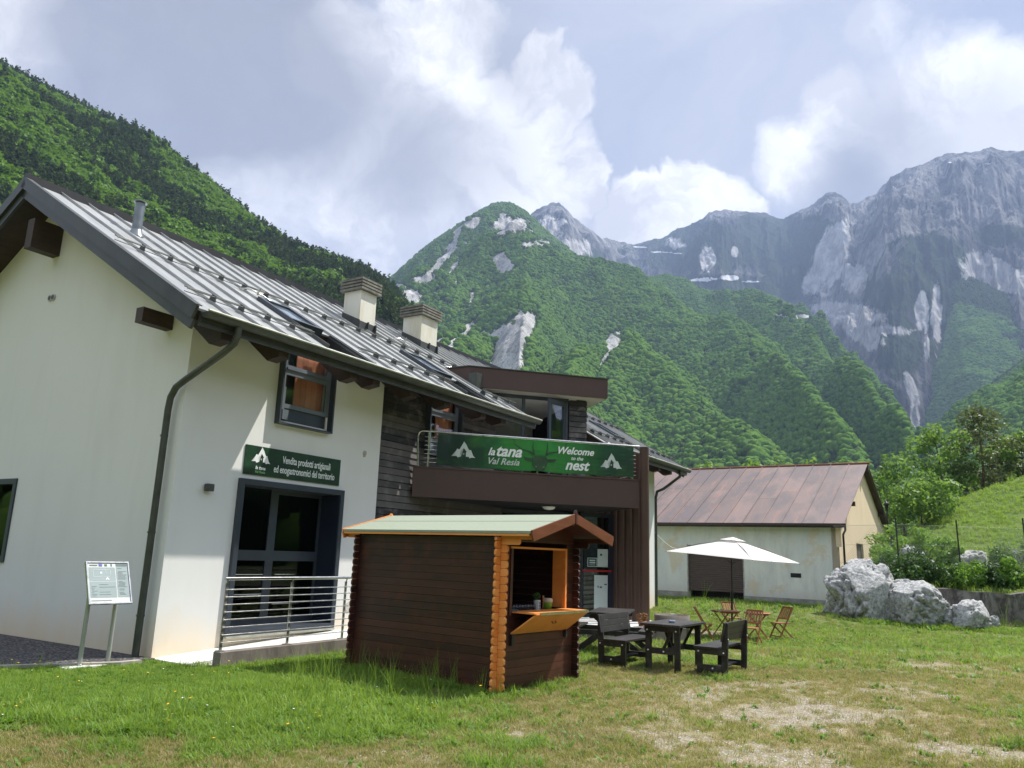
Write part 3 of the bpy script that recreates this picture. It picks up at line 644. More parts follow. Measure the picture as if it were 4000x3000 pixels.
m_orange = wood('orange stained ends', (.72, .235, .048), (.88, .37, .11), .45, 'x', .5, .6)
m_barge = wood('brown bargeboard', (.12, .038, .016), (.22, .075, .032), .4, 'y', .3, .6)
m_black = wood('black stained planks', (.012, .010, .010), (.042, .036, .034), .48, 'x', .4, 1.0, (.085, .078, .072), .45)
m_teak = wood('oiled garden wood', (.23, .085, .035), (.42, .185, .085), .5, 'x', .5, 1.0)
m_pinep = wood('pine panel', (.36, .125, .065), (.50, .20, .11), .5, 'z', .5, .5)
def roofmat():
    m, t, b = mat('standing seam sheet'); tc = N(t, 'ShaderNodeTexCoord'); ob = tc.outputs['Object']
    n = noise(t, mapping(t, ob, scale=(4, .6, .6)), 1.6, 6, .6); n2 = noise(t, ob, .6, 3, .5)
    c = mixc(t, ramp(t, n, [(.35, 0.), (.7, 1.)]), (.30, .31, .31), (.47, .475, .46)); c = mixc(t, ramp(t, n2, [(.4, 0.), (.7, .5)]), c, (.27, .28, .275))
    setc(t, b, c); b.inputs['Metallic'].default_value = .35; b.inputs['Roughness'].default_value = .38
    bn = N(t, 'ShaderNodeBump'); bn.inputs['Strength'].default_value = .15; bn.inputs['Distance'].default_value = .02
    t.links.new(noise(t, ob, 1.5, 2, .5), bn.inputs['Height']); t.links.new(bn.outputs[0], b.inputs['Normal']); return m
m_roof = roofmat()
m_lead = simple('dark grey flashing', (.062, .066, .062), .45, .3, .3, 3.0, .1, 20, (1, 1, .4))
m_gutter = simple('grey gutter metal', (.075, .082, .072), .42, .4, .25, 4.0)
m_gedge = simple('pale gutter rim', (.38, .39, .33), .5, .3, .25, 5.0)
m_frame = simple('anthracite frame', (.040, .050, .064), .38, .1, .12, 3.0)
m_frame_l = simple('grey blue frame face', (.13, .15, .165), .4, .1, .12, 3.0)
m_navy = simple('navy panel', (.014, .019, .034), .35, .0, .15, 3.0)
m_brown = simple('brown coated sheet', (.072, .040, .033), .55, .0, .10, 2.0, .05, 60)
m_brown2 = simple('brown coated tube', (.080, .043, .032), .42, .1, .12, 2.0)
m_steel = simple('brushed stainless steel', (.55, .55, .53), .24, 1.0, .12, 12.0)
m_steel_dull = simple('weathered steel post', (.34, .34, .31), .38, .7, .25, 8.0)
m_conc = simple('stained concrete', (.17, .145, .125), .9, 0, .5, 3.2, .3, 30, (1, 1, .45))
m_slab = simple('pale stone slabs', (.56, .56, .53), .8, 0, .18, 9.0, .3, 26)
m_white = simple('white paint', (.80, .80, .78), .5, 0, .04, 3)
m_soffit = simple('pale soffit', (.48, .46, .43), .7, 0, .08, 3)
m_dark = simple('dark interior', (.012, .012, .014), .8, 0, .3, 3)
m_cord = simple('black plastic', (.02, .02, .022), .5, 0, .1, 3)
m_room = simple('room wall', (.74, .72, .68), .8, 0, .08, 2)
def glassm(name, tint=(.82, .88, .88), dark=1.0):
    m, t, b = mat(name); gl = N(t, 'ShaderNodeBsdfGlossy'); gl.inputs['Roughness'].default_value = .015; gl.inputs[0].default_value = (.95*dark, .97*dark, 1*dark, 1)
    tr = N(t, 'ShaderNodeBsdfTransparent'); tr.inputs[0].default_value = (*tint, 1)
    g_ = N(t, 'ShaderNodeNewGeometry'); dp_ = N(t, 'ShaderNodeVectorMath', operation='DOT_PRODUCT'); t.links.new(g_.outputs['Normal'], dp_.inputs[0]); t.links.new(g_.outputs['Incoming'], dp_.inputs[1])
    k_ = math_n(t, 'SUBTRACT', 1.0, math_n(t, 'ABSOLUTE', dp_.outputs['Value']), True); f_ = math_n(t, 'ADD', 0.045, math_n(t, 'MULTIPLY', math_n(t, 'POWER', k_, 4.0), .9))
    ms = N(t, 'ShaderNodeMixShader'); t.links.new(f_, ms.inputs[0]); t.links.new(tr.outputs[0], ms.inputs[1]); t.links.new(gl.outputs[0], ms.inputs[2])
    t.links.new(ms.outputs[0], t.nodes['Material Output'].inputs[0]); return m
m_glass = glassm('window glass', (.95, .97, .97)); m_glass_d = glassm('tinted glass', (.45, .50, .52), .55)
m_skyglass = simple('roof window glass', (.30, .38, .46), .05, .6, .1, 1)
# ================================================================== MAIN HOUSE
def HL(u, v, z): return Vector((u, -v, z))
house = empty('alpine_house', HOUSE_O, HOUSE_R, 'long white rendered house with grey standing seam roof, two chimneys and brown balcony', 'house')
PT = R(30.6); EV, EZ = 1.03, 5.14; SR = 6.84; UE = 21.25; U0 = -.68
cs, sn = math.cos(PT), math.sin(PT)
def RP(u, s, h=0.0): return HL(u, EV-cs*s+sn*h, EZ+sn*s+cs*h)     # point on the front slope
VR = EV-cs*SR; ZR = EZ+sn*SR
def slab(mb, u0, u1, s0, s1, h0, h1, mi=0):
    vs = [RP(u, s, h) for h in (h0, h1) for (u, s) in ((u0, s0), (u1, s0), (u1, s1), (u0, s1))]
    mb.add(vs, [(0, 3, 2, 1), (4, 5, 6, 7), (0, 1, 5, 4), (1, 2, 6, 5), (2, 3, 7, 6), (3, 0, 4, 7)], mi)
cuts = [(2.20, 3.00), (6.60, 7.40), (17.2, 18.0)]        # roof openings with a roof window above each
UC = 9.35; UD = 13.6                                    # front slope is cut back for the terrace between these
def wallslope(v): return EZ+(EV-v)*math.tan(PT)
# walls ---------------------------------------------------------------
w = MB()
TH = .36
gz_ = lambda v: (wallslope(v) if v > VR else wallslope(2*VR-v)) - .22
VB = 2*VR                                                # back eave side
# gable end as a prism with a window hole -> pieces
wy0, wy1, wz0, wz1 = -6.5, -4.65, 1.27, 2.80
def gpoly(va, vb, za, zb_fn):
    pts = [(-va, za), (-vb, za), (-vb, zb_fn(vb))]
    if va > VR > vb: pts.append((-VR, zb_fn(VR)))
    pts.append((-va, zb_fn(va))); return pts
for u0, u1 in ((0.0, TH), (20.45-TH, 20.45)):
    if u0 == 0:
        w.prism(gpoly(-TH, wy1, -.3, gz_), 'x', u0, u1)
        w.prism([(-wy1, -.3), (-wy0, -.3), (-wy0, wz0), (-wy1, wz0)], 'x', u0, u1)
        w.prism([(-wy1, wz1), (-wy0, wz1), (-wy0, gz_(wy0)), (-VR, gz_(VR)), (-wy1, gz_(wy1))], 'x', u0, u1)
        w.prism(gpoly(wy0, VB, -.3, gz_), 'x', u0, u1)
    else: w.prism(gpoly(0, VB, -.3, gz_), 'x', u0, u1)
# facade white part, openings: shop door and upper window
dU0, dU1, dZ0, dZ1 = 1.22, 3.73, .26, 2.83
wU0, wU1, wZ0, wZ1 = 1.93, 3.12, 3.95, 5.52
zt = gz_(0)
def fac(u0, u1, z0, z1): w.box(u0, u1, 0, TH, z0, z1)
WE = 4.74
fac(TH*0, dU0, -.3, zt); fac(dU0, dU1, -.3, dZ0); fac(dU0, dU1, dZ1, wZ0); fac(dU1, WE, -.3, zt); fac(dU0, wU0, wZ0, zt); fac(wU1, dU1, wZ0, zt)
fac(17.0, 20.45-TH, -.3, zt)
w.box(0.0, 20.45, -VB-TH, -VB, -.3, gz_(VB)) if False else w.box(TH, 20.45-TH, -VB-TH, -VB, -.3, gz_(VB)-.05)
w.build('wall', m_plaster, house)
# timber clad stretch behind the balcony
cl = MB(); z = -.1; k = 0
w2U0, w2U1, w2Z0, w2Z1 = 6.34, 7.50, 3.95, 5.3
while z < zt-.02:
    h = .142; z1 = min(z+h-.010, zt)
    segs = [(WE+.004, 16.99)] if not (z1 > w2Z0 and z < w2Z1) else [(WE+.004, w2U0), (w2U1, 16.99)]
    if z > 3.15: segs = [q for s_ in segs for q in ([s_] if s_[1] < 9.2 else [(s_[0], 9.25), (13.7, s_[1])])]
    for a_, b_ in segs:
        cl.add([(a_, .030, z), (b_, .030, z), (b_, .052, z1), (a_, .052, z1), (a_, .085, z), (b_, .085, z), (b_, .085, z1), (a_, .085, z1)],
               [(0, 1, 2, 3), (4, 7, 6, 5), (0, 4, 5, 1), (3, 2, 6, 7), (0, 3, 7, 4), (1, 5, 6, 2)])
    z += h; k += 1
cl.build('cladding', m_wood_dark, house)
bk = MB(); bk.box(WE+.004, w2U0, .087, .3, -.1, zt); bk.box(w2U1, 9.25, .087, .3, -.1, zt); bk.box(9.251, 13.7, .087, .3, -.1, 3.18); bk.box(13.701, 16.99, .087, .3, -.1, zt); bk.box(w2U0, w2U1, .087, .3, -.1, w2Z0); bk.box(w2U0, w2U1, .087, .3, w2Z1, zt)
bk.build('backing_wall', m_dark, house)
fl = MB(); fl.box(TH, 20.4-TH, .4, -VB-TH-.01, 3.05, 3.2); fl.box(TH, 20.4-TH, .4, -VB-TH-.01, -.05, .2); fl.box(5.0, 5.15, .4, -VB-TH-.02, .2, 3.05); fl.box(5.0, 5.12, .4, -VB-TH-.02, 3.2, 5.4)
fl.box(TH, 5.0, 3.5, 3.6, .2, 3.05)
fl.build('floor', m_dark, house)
# roof ----------------------------------------------------------------
top = MB(); deck = MB()
def rp(u0, u1, s0, s1):
    slab(top, u0, u1, s0, s1, -.035, 0); slab(deck, u0+.002, u1-.002, s0+.03, s1, -.20, -.037)
SW = .22
pieces = []
x = U0
for a_, b_ in cuts[:2]:
    pieces.append((x, a_, 0, SR)); pieces.append((a_, b_+SW, 0, .24)); pieces.append((a_, b_, 2.60, SR)); pieces.append((b_, b_+SW, 1.45, SR)); x = b_+SW
pieces.append((x, UC, 0, SR)); pieces.append((UC, UD, 2.7, SR)); pieces.append((UD, cuts[2][0], 0, SR))
pieces += [(cuts[2][0], cuts[2][1], 0, .24), (cuts[2][0], cuts[2][1], 2.60, SR), (cuts[2][1], UE, 0, SR)]
for p_ in pieces: rp(*p_)
# back slope
def BP(u, s, h=0.0): v = EV-cs*s+sn*h; return HL(u, 2*VR-v, EZ+sn*s+cs*h)
for mb, h0, h1 in ((top, -.035, 0), (deck, -.2, -.037)):
    vs = [BP(u, s, h) for h in (h0, h1) for (u, s) in ((U0, 0), (UE, 0), (UE, SR), (U0, SR))]
    mb.add(vs, [(0, 1, 2, 3), (4, 7, 6, 5), (0, 4, 5, 1), (1, 5, 6, 2), (2, 6, 7, 3), (3, 7, 4, 0)])
sp_ = .56; u = U0+.62
while u < UE-.2:
    rngs = [(0.02, SR-.12)]
    for a_, b_ in cuts:
        if a_-.03 < u < b_+.03: rngs = [(2.64, SR-.12)]
        elif b_ < u < b_+SW+.03 and a_ < 15: rngs = [(1.5, SR-.12)]
    if UC-.02 < u < UD+.02: rngs = [(2.72, SR-.12)]
    for s0, s1 in rngs: slab(top, u-.014, u+.014, s0, s1, -.004, .048)
    u += sp_
roof = top.build('roof', m_roof, house)
deck.build('soffit', m_beam, roof)
rc = MB(); vR = VR
rc.prism([(-vR-.075, ZR-.07), (-vR+.075, ZR-.07), (-vR+.075, ZR+.11), (-vR, ZR+.125), (-vR-.075, ZR+.11)], 'x', U0-.04, UE+.04)
rc.prism([(-vR-.16, ZR-.10), (-vR-.076, ZR-.06), (-vR-.076, ZR-.035), (-vR-.16, ZR-.06)], 'x', U0-.03, UE+.03)
rc.build('ridge_cap', simple('black ridge metal', (.022, .023, .024), .45, .3, .2, 3), roof)
# verge boards (two steps) on both gables, both slopes
vb = MB()
def verge(P, u, sgn):
    for (h0, h1, t0, t1) in ((-.175, .035, 0, .05), (-.335, -.177, -.055, .0)):
        q = [P(u+sgn*t, s, h) for t in (t0, t1) for (s, h) in ((-.02, h0), (SR+.02*0, h0), (SR, h1), (-.02, h1))]
        vb.add(q, [(0, 1, 2, 3), (7, 6, 5, 4), (0, 4, 5, 1), (1, 5, 6, 2), (2, 6, 7, 3), (3, 7, 4, 0)])
for P_ in (RP, BP):
    for uu_, sg_ in ((U0-.005, -1), (UE+.005, 1)): vb = MB(); verge(P_, uu_, sg_); vb.build('verge_board', m_lead, roof)
vt = MB()
for P_ in (RP,):
    q = [P_(u, s, h) for h in (.036, .05) for (u, s) in ((U0-.07, 0), (U0+.05, 0), (U0+.05, SR-.1), (U0-.07, SR-.1))]
    vt.add(q, [(0, 3, 2, 1), (4, 5, 6, 7), (0, 1, 5, 4), (1, 2, 6, 5), (2, 3, 7, 6), (3, 0, 4, 7)])
vt.build('verge_trim', m_lead, roof)
# snow rails
def snow(name, s, runs):
    g = MB()
    for a_, b_ in runs:
        for ds, hh_ in ((0, .12), (.085, .12), (0.04, .055)):
            g.tube([RP(a_, s+ds, hh_), RP(b_, s+ds, hh_)], .011 if hh_ > .1 else .008, 6)
        u = U0+.62
        while u < b_:
            if u > a_:
                for q in ((s-.05, s+.13),):
                    g.add([RP(u-.011, q[0], .04), RP(u+.011, q[0], .04), RP(u+.011, q[1], .04), RP(u-.011, q[1], .04), RP(u-.011, s-.0, .145), RP(u+.011, s-.0, .145), RP(u+.011, s+.10, .145), RP(u-.011, s+.10, .145)],
                          [(0, 3, 2, 1), (4, 5, 6, 7), (0, 1, 5, 4), (1, 2, 6, 5), (2, 3, 7, 6), (3, 0, 4, 7)], 1)
            u += sp_
    return g.build(name, [m_gutter, m_lead], house)
snow('snow_guard', .62, [(U0+.1, 2.1), (3.35, 6.5), (7.75, UC-.1)])
snow('snow_guard', 3.1, [(U0+.1, UC+2.2)])
snow('snow_guard', .62, [(UD+.2, 17.1), (18.2, UE-.1)])
snow('snow_guard', 3.1, [(UD+.2, UE-.1)])
# small roof hooks
for u_, s_ in ((2.4, 2.95), (8.35, 4.2), (8.9, 2.6)):
    h_ = MB(); h_.tube([RP(u_-.35, s_+.1, .03), RP(u_-.2, s_+.05, .10), RP(u_+.1, s_, .07), RP(u_+.35, s_-.12, .02)], .022, 6); h_.tube([RP(u_, s_, .04), RP(u_+.02, s_+.02, .20)], .016, 6)
    h_.build('roof_anchor', m_steel, house)
# roof windows with the open slot below
for a_, b_ in cuts:
    fr = MB()
    slab(fr, a_-.02, a_+.07, 1.44, 2.62, -.1, .085); slab(fr, b_-.07, b_+.02, 1.44, 2.62, -.1, .085); slab(fr, a_+.07, b_-.07, 2.54, 2.62, -.1, .085); slab(fr, a_+.07, b_-.07, 1.44, 1.53, -.1, .085)
    f_ = fr.build('roof_window', m_frame, house)
    g_ = MB(); slab(g_, a_+.07, b_-.07, 1.53, 2.54, .03, .045); g_.build('pane', m_skyglass, f_)
    ck = MB()                                            # cheeks of the slot
    bs = b_+(SW if a_ < 15 else 0)
    slab(ck, a_-.02, a_+.0, .22, 1.44, -.22, .07)
    slab(ck, bs-.0, bs+.02, .22, 1.44, -.22, .03)
    ck.build('flashing', m_lead, f_)
    ck = MB(); q = [RP(bs+.02, .24, .012), RP(bs+.30, .24, .012), RP(bs+.02, 1.44, .012)]; q2 = [p + Vector((0, -.0, .012)) for p in q]
    ck.add(q+q2, [(0, 2, 1), (3, 4, 5), (0, 1, 4, 3), (1, 2, 5, 4), (2, 0, 3, 5)]); ck.build('apron', m_lead, f_)
# chimneys
def chimney(u, s, du, dv, hgt, name='chimney'):
    base = RP(u, s); x0 = u-du/2; x1 = u+du/2; v1 = EV-cs*s; v0 = v1-dv; zt_ = wallslope(v1)+hgt
    m = MB(); m.box(x0, x1, -v1, -v0, wallslope(v1)-.3, zt_); c_ = m.build(name, m_chim, roof)
    f = MB(); f.prism([(-v1-.02, wallslope(v1)-.1), (-v0+.02, wallslope(v0)-.1), (-v0+.02, wallslope(v0)+.16), (-v1-.02, wallslope(v1)+.22)], 'x', x0-.02, x0-.001)
    f.prism([(-v1-.02, wallslope(v1)-.1), (-v0+.02, wallslope(v0)-.1), (-v0+.02, wallslope(v0)+.16), (-v1-.02, wallslope(v1)+.22)], 'x', x1+.001, x1+.02)
    f.box(x0-.02, x1+.02, -v1-.02, -v1-.001, wallslope(v1)-.1, wallslope(v1)+.2)
    for uu in (u-.02, x1-.02): f.box(uu, uu+.03, -v1-.07, -v1-.021, wallslope(v1)-.1, wallslope(v1)+.22)
    o1 = f.build('flashing', m_lead, roof)
    g = MB()
    for i in range(4):
        g.box(x0-.09, x1+.09, -v1-.09, -v0+.09, zt_+.012+i*.085, zt_+.068+i*.085)
    g.box(x0+.03, x1-.03, -v1+.03, -v0-.03, zt_-.02, zt_+.3)
    g.build('chimney_cap', m_capm, roof)
m_chim = plaster('chimney render', (.70, .68, .60), (.50, .44, .25), .9); m_capm = simple('mossy concrete cap', (.16, .155, .13), .85, 0, .45, 6, .3, 30)
chimney(6.70, 4.05, .58, .58, 1.02); chimney(10.17, 4.86, .78, .70, 1.0)
fp = MB(); p0 = RP(.84, 5.18); fp.tube([p0+Vector((0, 0, -.1)), p0+Vector((0, 0, .66))], .095, 18); fp.tube([p0+Vector((0, 0, .68)), p0+Vector((0, 0, .70))], .13, 18); fp.lathe([(.16, p0.z-.07), (.1, p0.z+.09)], p0.x, p0.y, 18)
fp.build('flue_pipe', simple('galvanised pipe', (.20, .22, .23), .35, .7, .2, 5), roof)
for u_, s_, w_, h_ in ((8.68, 1.62, .26, .34), (9.05, 1.9, .2, .16)):
    v_ = EV-cs*s_; z_ = wallslope(v_); m = MB(); m.box(u_-w_/2, u_+w_/2, -v_-w_/2, -v_+w_/2, z_-.1, z_+h_); m.build('roof_vent', m_gutter, roof, .01)
# gutter: half round
def gutter(u0, u1):
    g = MB(); prof = []
    R_ = .085; cv, cz = EV+.085, EZ-.055
    for k in range(9):
        a_ = math.pi + math.pi*k/8; prof.append((cv+R_*math.cos(a_), cz+R_*math.sin(a_)))
    pi_ = [(cv+(p[0]-cv)*.9, cz+(p[1]-cz)*.9) for p in prof][::-1]
    poly = prof+pi_; n = len(poly)
    vs = [HL(u_, p[0], p[1]) for u_ in (u0, u1) for p in poly]
    fs = [(i, i+n, (i+1) % n+n, (i+1) % n) for i in range(n)]
    g.add(vs, fs, 0, False); k_ = g.build('gutter', m_gutter, roof)
    r_ = MB(); r_.tube([HL(u0, cv+R_+.004, cz+.018), HL(u1, cv+R_+.004, cz+.018)], .019, 6); r_.build('gutter_rim', m_gedge, roof)
    f = MB(); f.box(u0, u1, -(EV-.02), -(EV-.06), EZ-.24, EZ-.06); f.box(u0, u1, -(EV+.0), -(EV-.02), EZ-.18, EZ-.04); f.build('fascia', m_lead, roof)
    for uu in (u0, u1): e = MB(); e.add([HL(uu, p[0], p[1]) for p in prof], [tuple(range(9))]); e.build('gutter_end', m_gutter, roof)
gutter(U0+.06, UC+.15); gutter(UD+.3, UE-.02)
# purlins and rafter tails
for q_ in ((.54, .73, 5.175, 5.42), (4.53, 4.77, 7.20, 7.80), (8.9, 9.12, 5.165, 5.42)):
    pl_ = MB(); pl_.box(-.56, 0.0, *q_); pl_.build('purlin', m_beam, roof)
for i in range(18):
    u_ = -.02+1.165*i
    if UC-.2 < u_ < UD+.3: continue
    if i == 2: u_ = 2.86
    if i == 6: u_ = 7.24
    m = MB(); uu0, uu1 = u_-.11, u_+.11
    P2 = lambda u, v, z: HL(u, v, z)
    zz = lambda v: wallslope(v)-.245
    va, vb_, vc = .02, .90, .62
    poly = [(va, zz(va)), (vb_, zz(vb_)), (vb_, zz(vb_)-.16), (vc, zz(vb_)-.20), (va, zz(va)-.26)]
    vs = [P2(u, *p) for u in (uu0, uu1) for p in poly]; n = len(poly)
    m.add(vs, [tuple(range(n)), tuple(range(2*n-1, n-1, -1))]+[(i_, i_+n, (i_+1) % n+n, (i_+1) % n) for i_ in range(n)])
    m.build('rafter_tail', m_beam, roof, .004)
# down pipe
dp = MB()
dp.tube([HL(.02, EV+.07, 5.02), HL(.02, EV+.07, 4.90), HL(.01, EV+.02, 4.76), HL(-.02, .85, 4.62), HL(-.10, .10, 4.24), HL(-.115, -.08, 4.14), HL(-.12, -.18, 3.98), HL(-.12, -.205, 3.78), HL(-.12, -.215, 0.0)], .054, 14)
for z_ in (3.35, 1.85, .62): dp.tube([HL(-.12, -.215, z_), HL(-.12, -.215, z_+.025)], .062, 14)
dp.build('downpipe', m_gutter, house)
dp2 = MB(); dp2.tube([HL(20.35, EV+.05, 5.0), HL(20.38, EV, 4.78), HL(20.5, .35, 4.35), HL(20.52, .08, 4.25), HL(20.52, .02, 4.0), HL(20.52, .02, 0)], .055, 10); dp2.build('downpipe', m_gutter, house)
# gable vents, gable window, socket
for v_ in (-4.585, -4.47):
    m = MB(); m.tube([HL(-.03, v_, 6.33), HL(0.0, v_, 6.33)], .065, 18, 0); m.tube([HL(-.034, v_, 6.33), HL(-.031, v_, 6.33)], .047, 18, 1); m.build('wall_vent', [m_soffit, m_gutter], house)
gw = MB(); y0, y1 = -wy0, -wy1
gw.box(-.03, .16, y1, y1+.10, wz0, wz1); gw.box(-.03, .16, y0-.1, y0, wz0, wz1); gw.box(-.03, .16, y1+.1, y0-.1, wz1-.1, wz1); gw.box(-.03, .16, y1+.1, y0-.1, wz0, wz0+.1)
o = gw.build('window', m_frame, house); m = MB(); m.box(.12, .135, y1+.1, y0-.1, wz0+.1, wz1-.1); m.build('pane', m_glass_d, o)
# upper windows: projecting steel box, sliding screen, pine blind behind the glass
def upwin(u0, u1, z0, z1, base):
    f = MB(); pr = .13; y = -base
    f.box(u0, u0+.035, y-pr, y+.20, z0, z1); f.box(u1-.035, u1, y-pr, y+.20, z0, z1); f.box(u0+.035, u1-.035, y-pr, y+.2, z0, z0+.03)
    f.box(u0+.035, u1-.035, y+.02, y+.05, z0+.03, z0+.32)
    o = f.build('window', m_frame, house)
    c = MB(); zc = z0+.32
    c.box(u0+.035, u0+.17, y-.01, y+.03, zc, z1); c.box(u1-.15, u1-.035, y-.01, y+.03, zc, z1); c.box(u0+.17, u1-.15, y-.01, y+.03, zc, zc+.08); c.box(u0+.17, u1-.15, y-.012, y+.028, zc+.62, zc+.80); c.box(u0+.17, u1-.15, y-.035, y-.013, zc+.72, zc+.76)
    c.box(u0+.05, u0+.17, y-.04, y-.012, z0+.1, z0+.70); c.box(u0+.12, u0+.26, y-.06, y-.02, z0+.10, z0+.28)
    c.build('sash', m_frame_l, o)
    g = MB(); g.box(u0+.17, u1-.15, y+.005, y+.015, zc+.08, zc+.62); g.box(u0+.17, u1-.15, y+.005, y+.015, zc+.80, z1); g.build('pane', m_glass, o)
    b_ = MB(); n = 5; x0_, x1_ = u0+.50, u1-.12
    for i in range(n): b_.box(x0_+(x1_-x0_)*i/n, x0_+(x1_-x0_)*(i+1)/n-.004, y+.11, y+.13, zc, z1)
    b_.build('shutter', m_pinep, o)
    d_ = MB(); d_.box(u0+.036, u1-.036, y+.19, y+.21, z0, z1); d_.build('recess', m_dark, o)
upwin(1.86, 3.20, 3.87, 5.50, 0.0); upwin(w2U0-.06, w2U1+.06, 3.87, 5.30, -.03)
# shop door
f = MB(); y = 0
f.box(dU0-.0, dU0+.10, -.07, .50, dZ0, dZ1); f.box(dU1-.10, dU1, -.07, .50, dZ0, dZ1); f.box(dU0+.1, dU1-.1, -.07, .50, dZ1-.10, dZ1); f.box(dU0+.1, dU1-.1, -.07, .50, dZ0, dZ0+.09)
sd = f.build('shop_window', m_frame, house, .004)
f = MB(); Y0, Y1 = .42, .47; a_, b_ = dU0+.1, dU1-.1; mid_ = 2.43
f.box(mid_-.09, mid_+.09, Y0, Y1, dZ0+.09, dZ1-.1); f.box(a_, mid_-.09, Y0, Y1, 1.46, 1.64); f.box(mid_+.09, b_, Y0, Y1, 1.46, 1.64); f.box(a_, a_+.07, Y0, Y1, dZ0+.09, 1.46); f.box(a_, a_+.05, Y0, Y1, 1.64, dZ1-.1)
f.box(b_-.07, b_, Y0, Y1, dZ0+.09, 1.46); f.box(b_-.07, b_, Y0, Y1, 1.64, dZ1-.1)
f.box(a_+.07, mid_-.09, Y0, Y1, dZ0+.09, dZ0+.22); f.box(mid_+.09, b_-.07, Y0, Y1, dZ0+.09, dZ0+.22); f.box(mid_+.09, b_-.07, Y0, Y1, dZ1-.17, dZ1-.1)
f.build('sash', m_frame, sd)
g = MB(); g.box(a_+.05, mid_-.09, .44, .45, dZ0+.22, dZ1-.1); g.box(mid_+.09, b_-.07, .44, .45, dZ0+.22, dZ1-.17); g.build('pane', m_glass_d, sd)
g = MB(); g.box(b_-.015, b_-.001, -.05, .42, dZ0+.1, dZ1-.11); g.build('reveal', m_navy, sd)
g = MB()
for (p, q, z_) in ((a_+.1, mid_-.12, 1.22), (mid_+.15, b_-.55, 1.22), (a_+.1, mid_-.12, .88), (mid_+.15, b_-.4, .70)): g.tube([(p, .41, z_), (q, .41, z_)], .009, 6)
g.build('push_bar', m_steel, sd)
g = MB(); g.box(dU0+.02, dU1-.02, -.10, .3, dZ0-.035, dZ0-.002); g.build('sill', m_gedge, sd)
m = MB(); m.tube([HL(4.15, .012, .62), HL(4.15, 0, .62)], .095, 22); m.build('wall_vent', m_soffit, house)
rs_ = random.Random(5); st_ = MB(); cu_, cz_ = 4.28, 3.62
ring = [(cu_+.055*math.cos(k*.45)*(.7+.6*rs_.random()), cz_+.075*math.sin(k*.45)*(.7+.6*rs_.random())) for k in range(14)]
st_.prism([(a_, b_) for a_, b_ in ring], 'y', -.004, -.001)
st_.build('stain', simple('brown splash', (.40, .36, .31), .9, 0, .3, 20), house)
# ------------------------------------------------------------------ terrace wing, rotated against the house
TW = empty('terrace_wing', (3.23, 18.49, 0)); 
TWR = R(14.8); bpy.data.objects.remove(TW)
TWM = Matrix.Translation((3.23, 18.49, 0)) @ Matrix.Rotation(TWR, 4, 'Z')
HI = (Matrix.Translation(HOUSE_O) @ Matrix.Rotation(HOUSE_R, 4, 'Z')).inverted() @ TWM     # wing frame -> house frame
def WB(): return MB(HI)
# x: -5.5..0.2 along the front, y back into the house
bal = WB()
PF = [(-5.50, 0), (-.17, 0), (-.17, 5.0), (-1.2, 5.2)]
bal.box(-5.52, -.12, 0, .09, 2.89, 3.53); bal.box(-5.52, -.12, -.02, .10, 3.531, 3.56)
bal.box(-.23, -.14, .09, 5.2, 2.89, 3.53)
bal.prism([(-5.50, .10), (-.25, .10), (-.25, 5.1), (-.6, 5.25)], 'z', 2.95, 3.22)
balo = bal.build('balcony', m_brown, house); dkk = WB(); dkk.prism([(-5.4, .11), (-.26, .11), (-.26, 2.68), (-3.4, 2.68)], 'z', 3.222, 3.25); dkk.build('bounce_deck', m_slab, balo)  # unseen pale deck added to bounce light up to the room ceiling
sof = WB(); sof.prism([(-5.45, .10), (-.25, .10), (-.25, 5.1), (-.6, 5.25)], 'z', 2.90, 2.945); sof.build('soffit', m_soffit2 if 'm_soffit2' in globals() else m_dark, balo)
rl = WB(); rl.tube([(-5.42, .06, 3.56), (-5.46, .05, 4.22), (-5.44, .05, 4.32), (-5.36, .05, 4.36), (-.10, .05, 4.36)], .024, 10)
for k in range(7): rl.tube([(-5.30, .05, 3.66+.095*k), (-.20, .05, 3.66+.095*k)], .007, 6)
for x_ in (-5.20, -3.95, -2.65, -1.40, -.28): rl.box(x_-.02, x_+.02, .06, .075, 3.56, 4.34)
rl.tube([(-.26, .1, 4.36), (-.26, 2.5, 4.36)], .024, 8)
for k in range(7): rl.tube([(-.26, .1, 3.66+.095*k), (-.26, 2.5, 3.66+.095*k)], .007, 6)
rl.build('railing', m_steel, balo)
for i in range(7):
    c_ = WB(); y_ = i*.455; c_.tube([(0, y_, .15), (0, y_, 4.34 if i == 0 else 4.22)], .112, 22); c_.box(-.09, .09, y_+.08, y_+.12, .2, 4.1) if False else None
    c_.build('column', m_brown2, house)
for i in range(3):
    c_ = WB(); c_.tube([(-1.3-.33*i, 3.1+.25*i, .2), (-1.3-.33*i, 3.1+.25*i, 2.95)], .10, 16); c_.build('column', m_brown2, house)
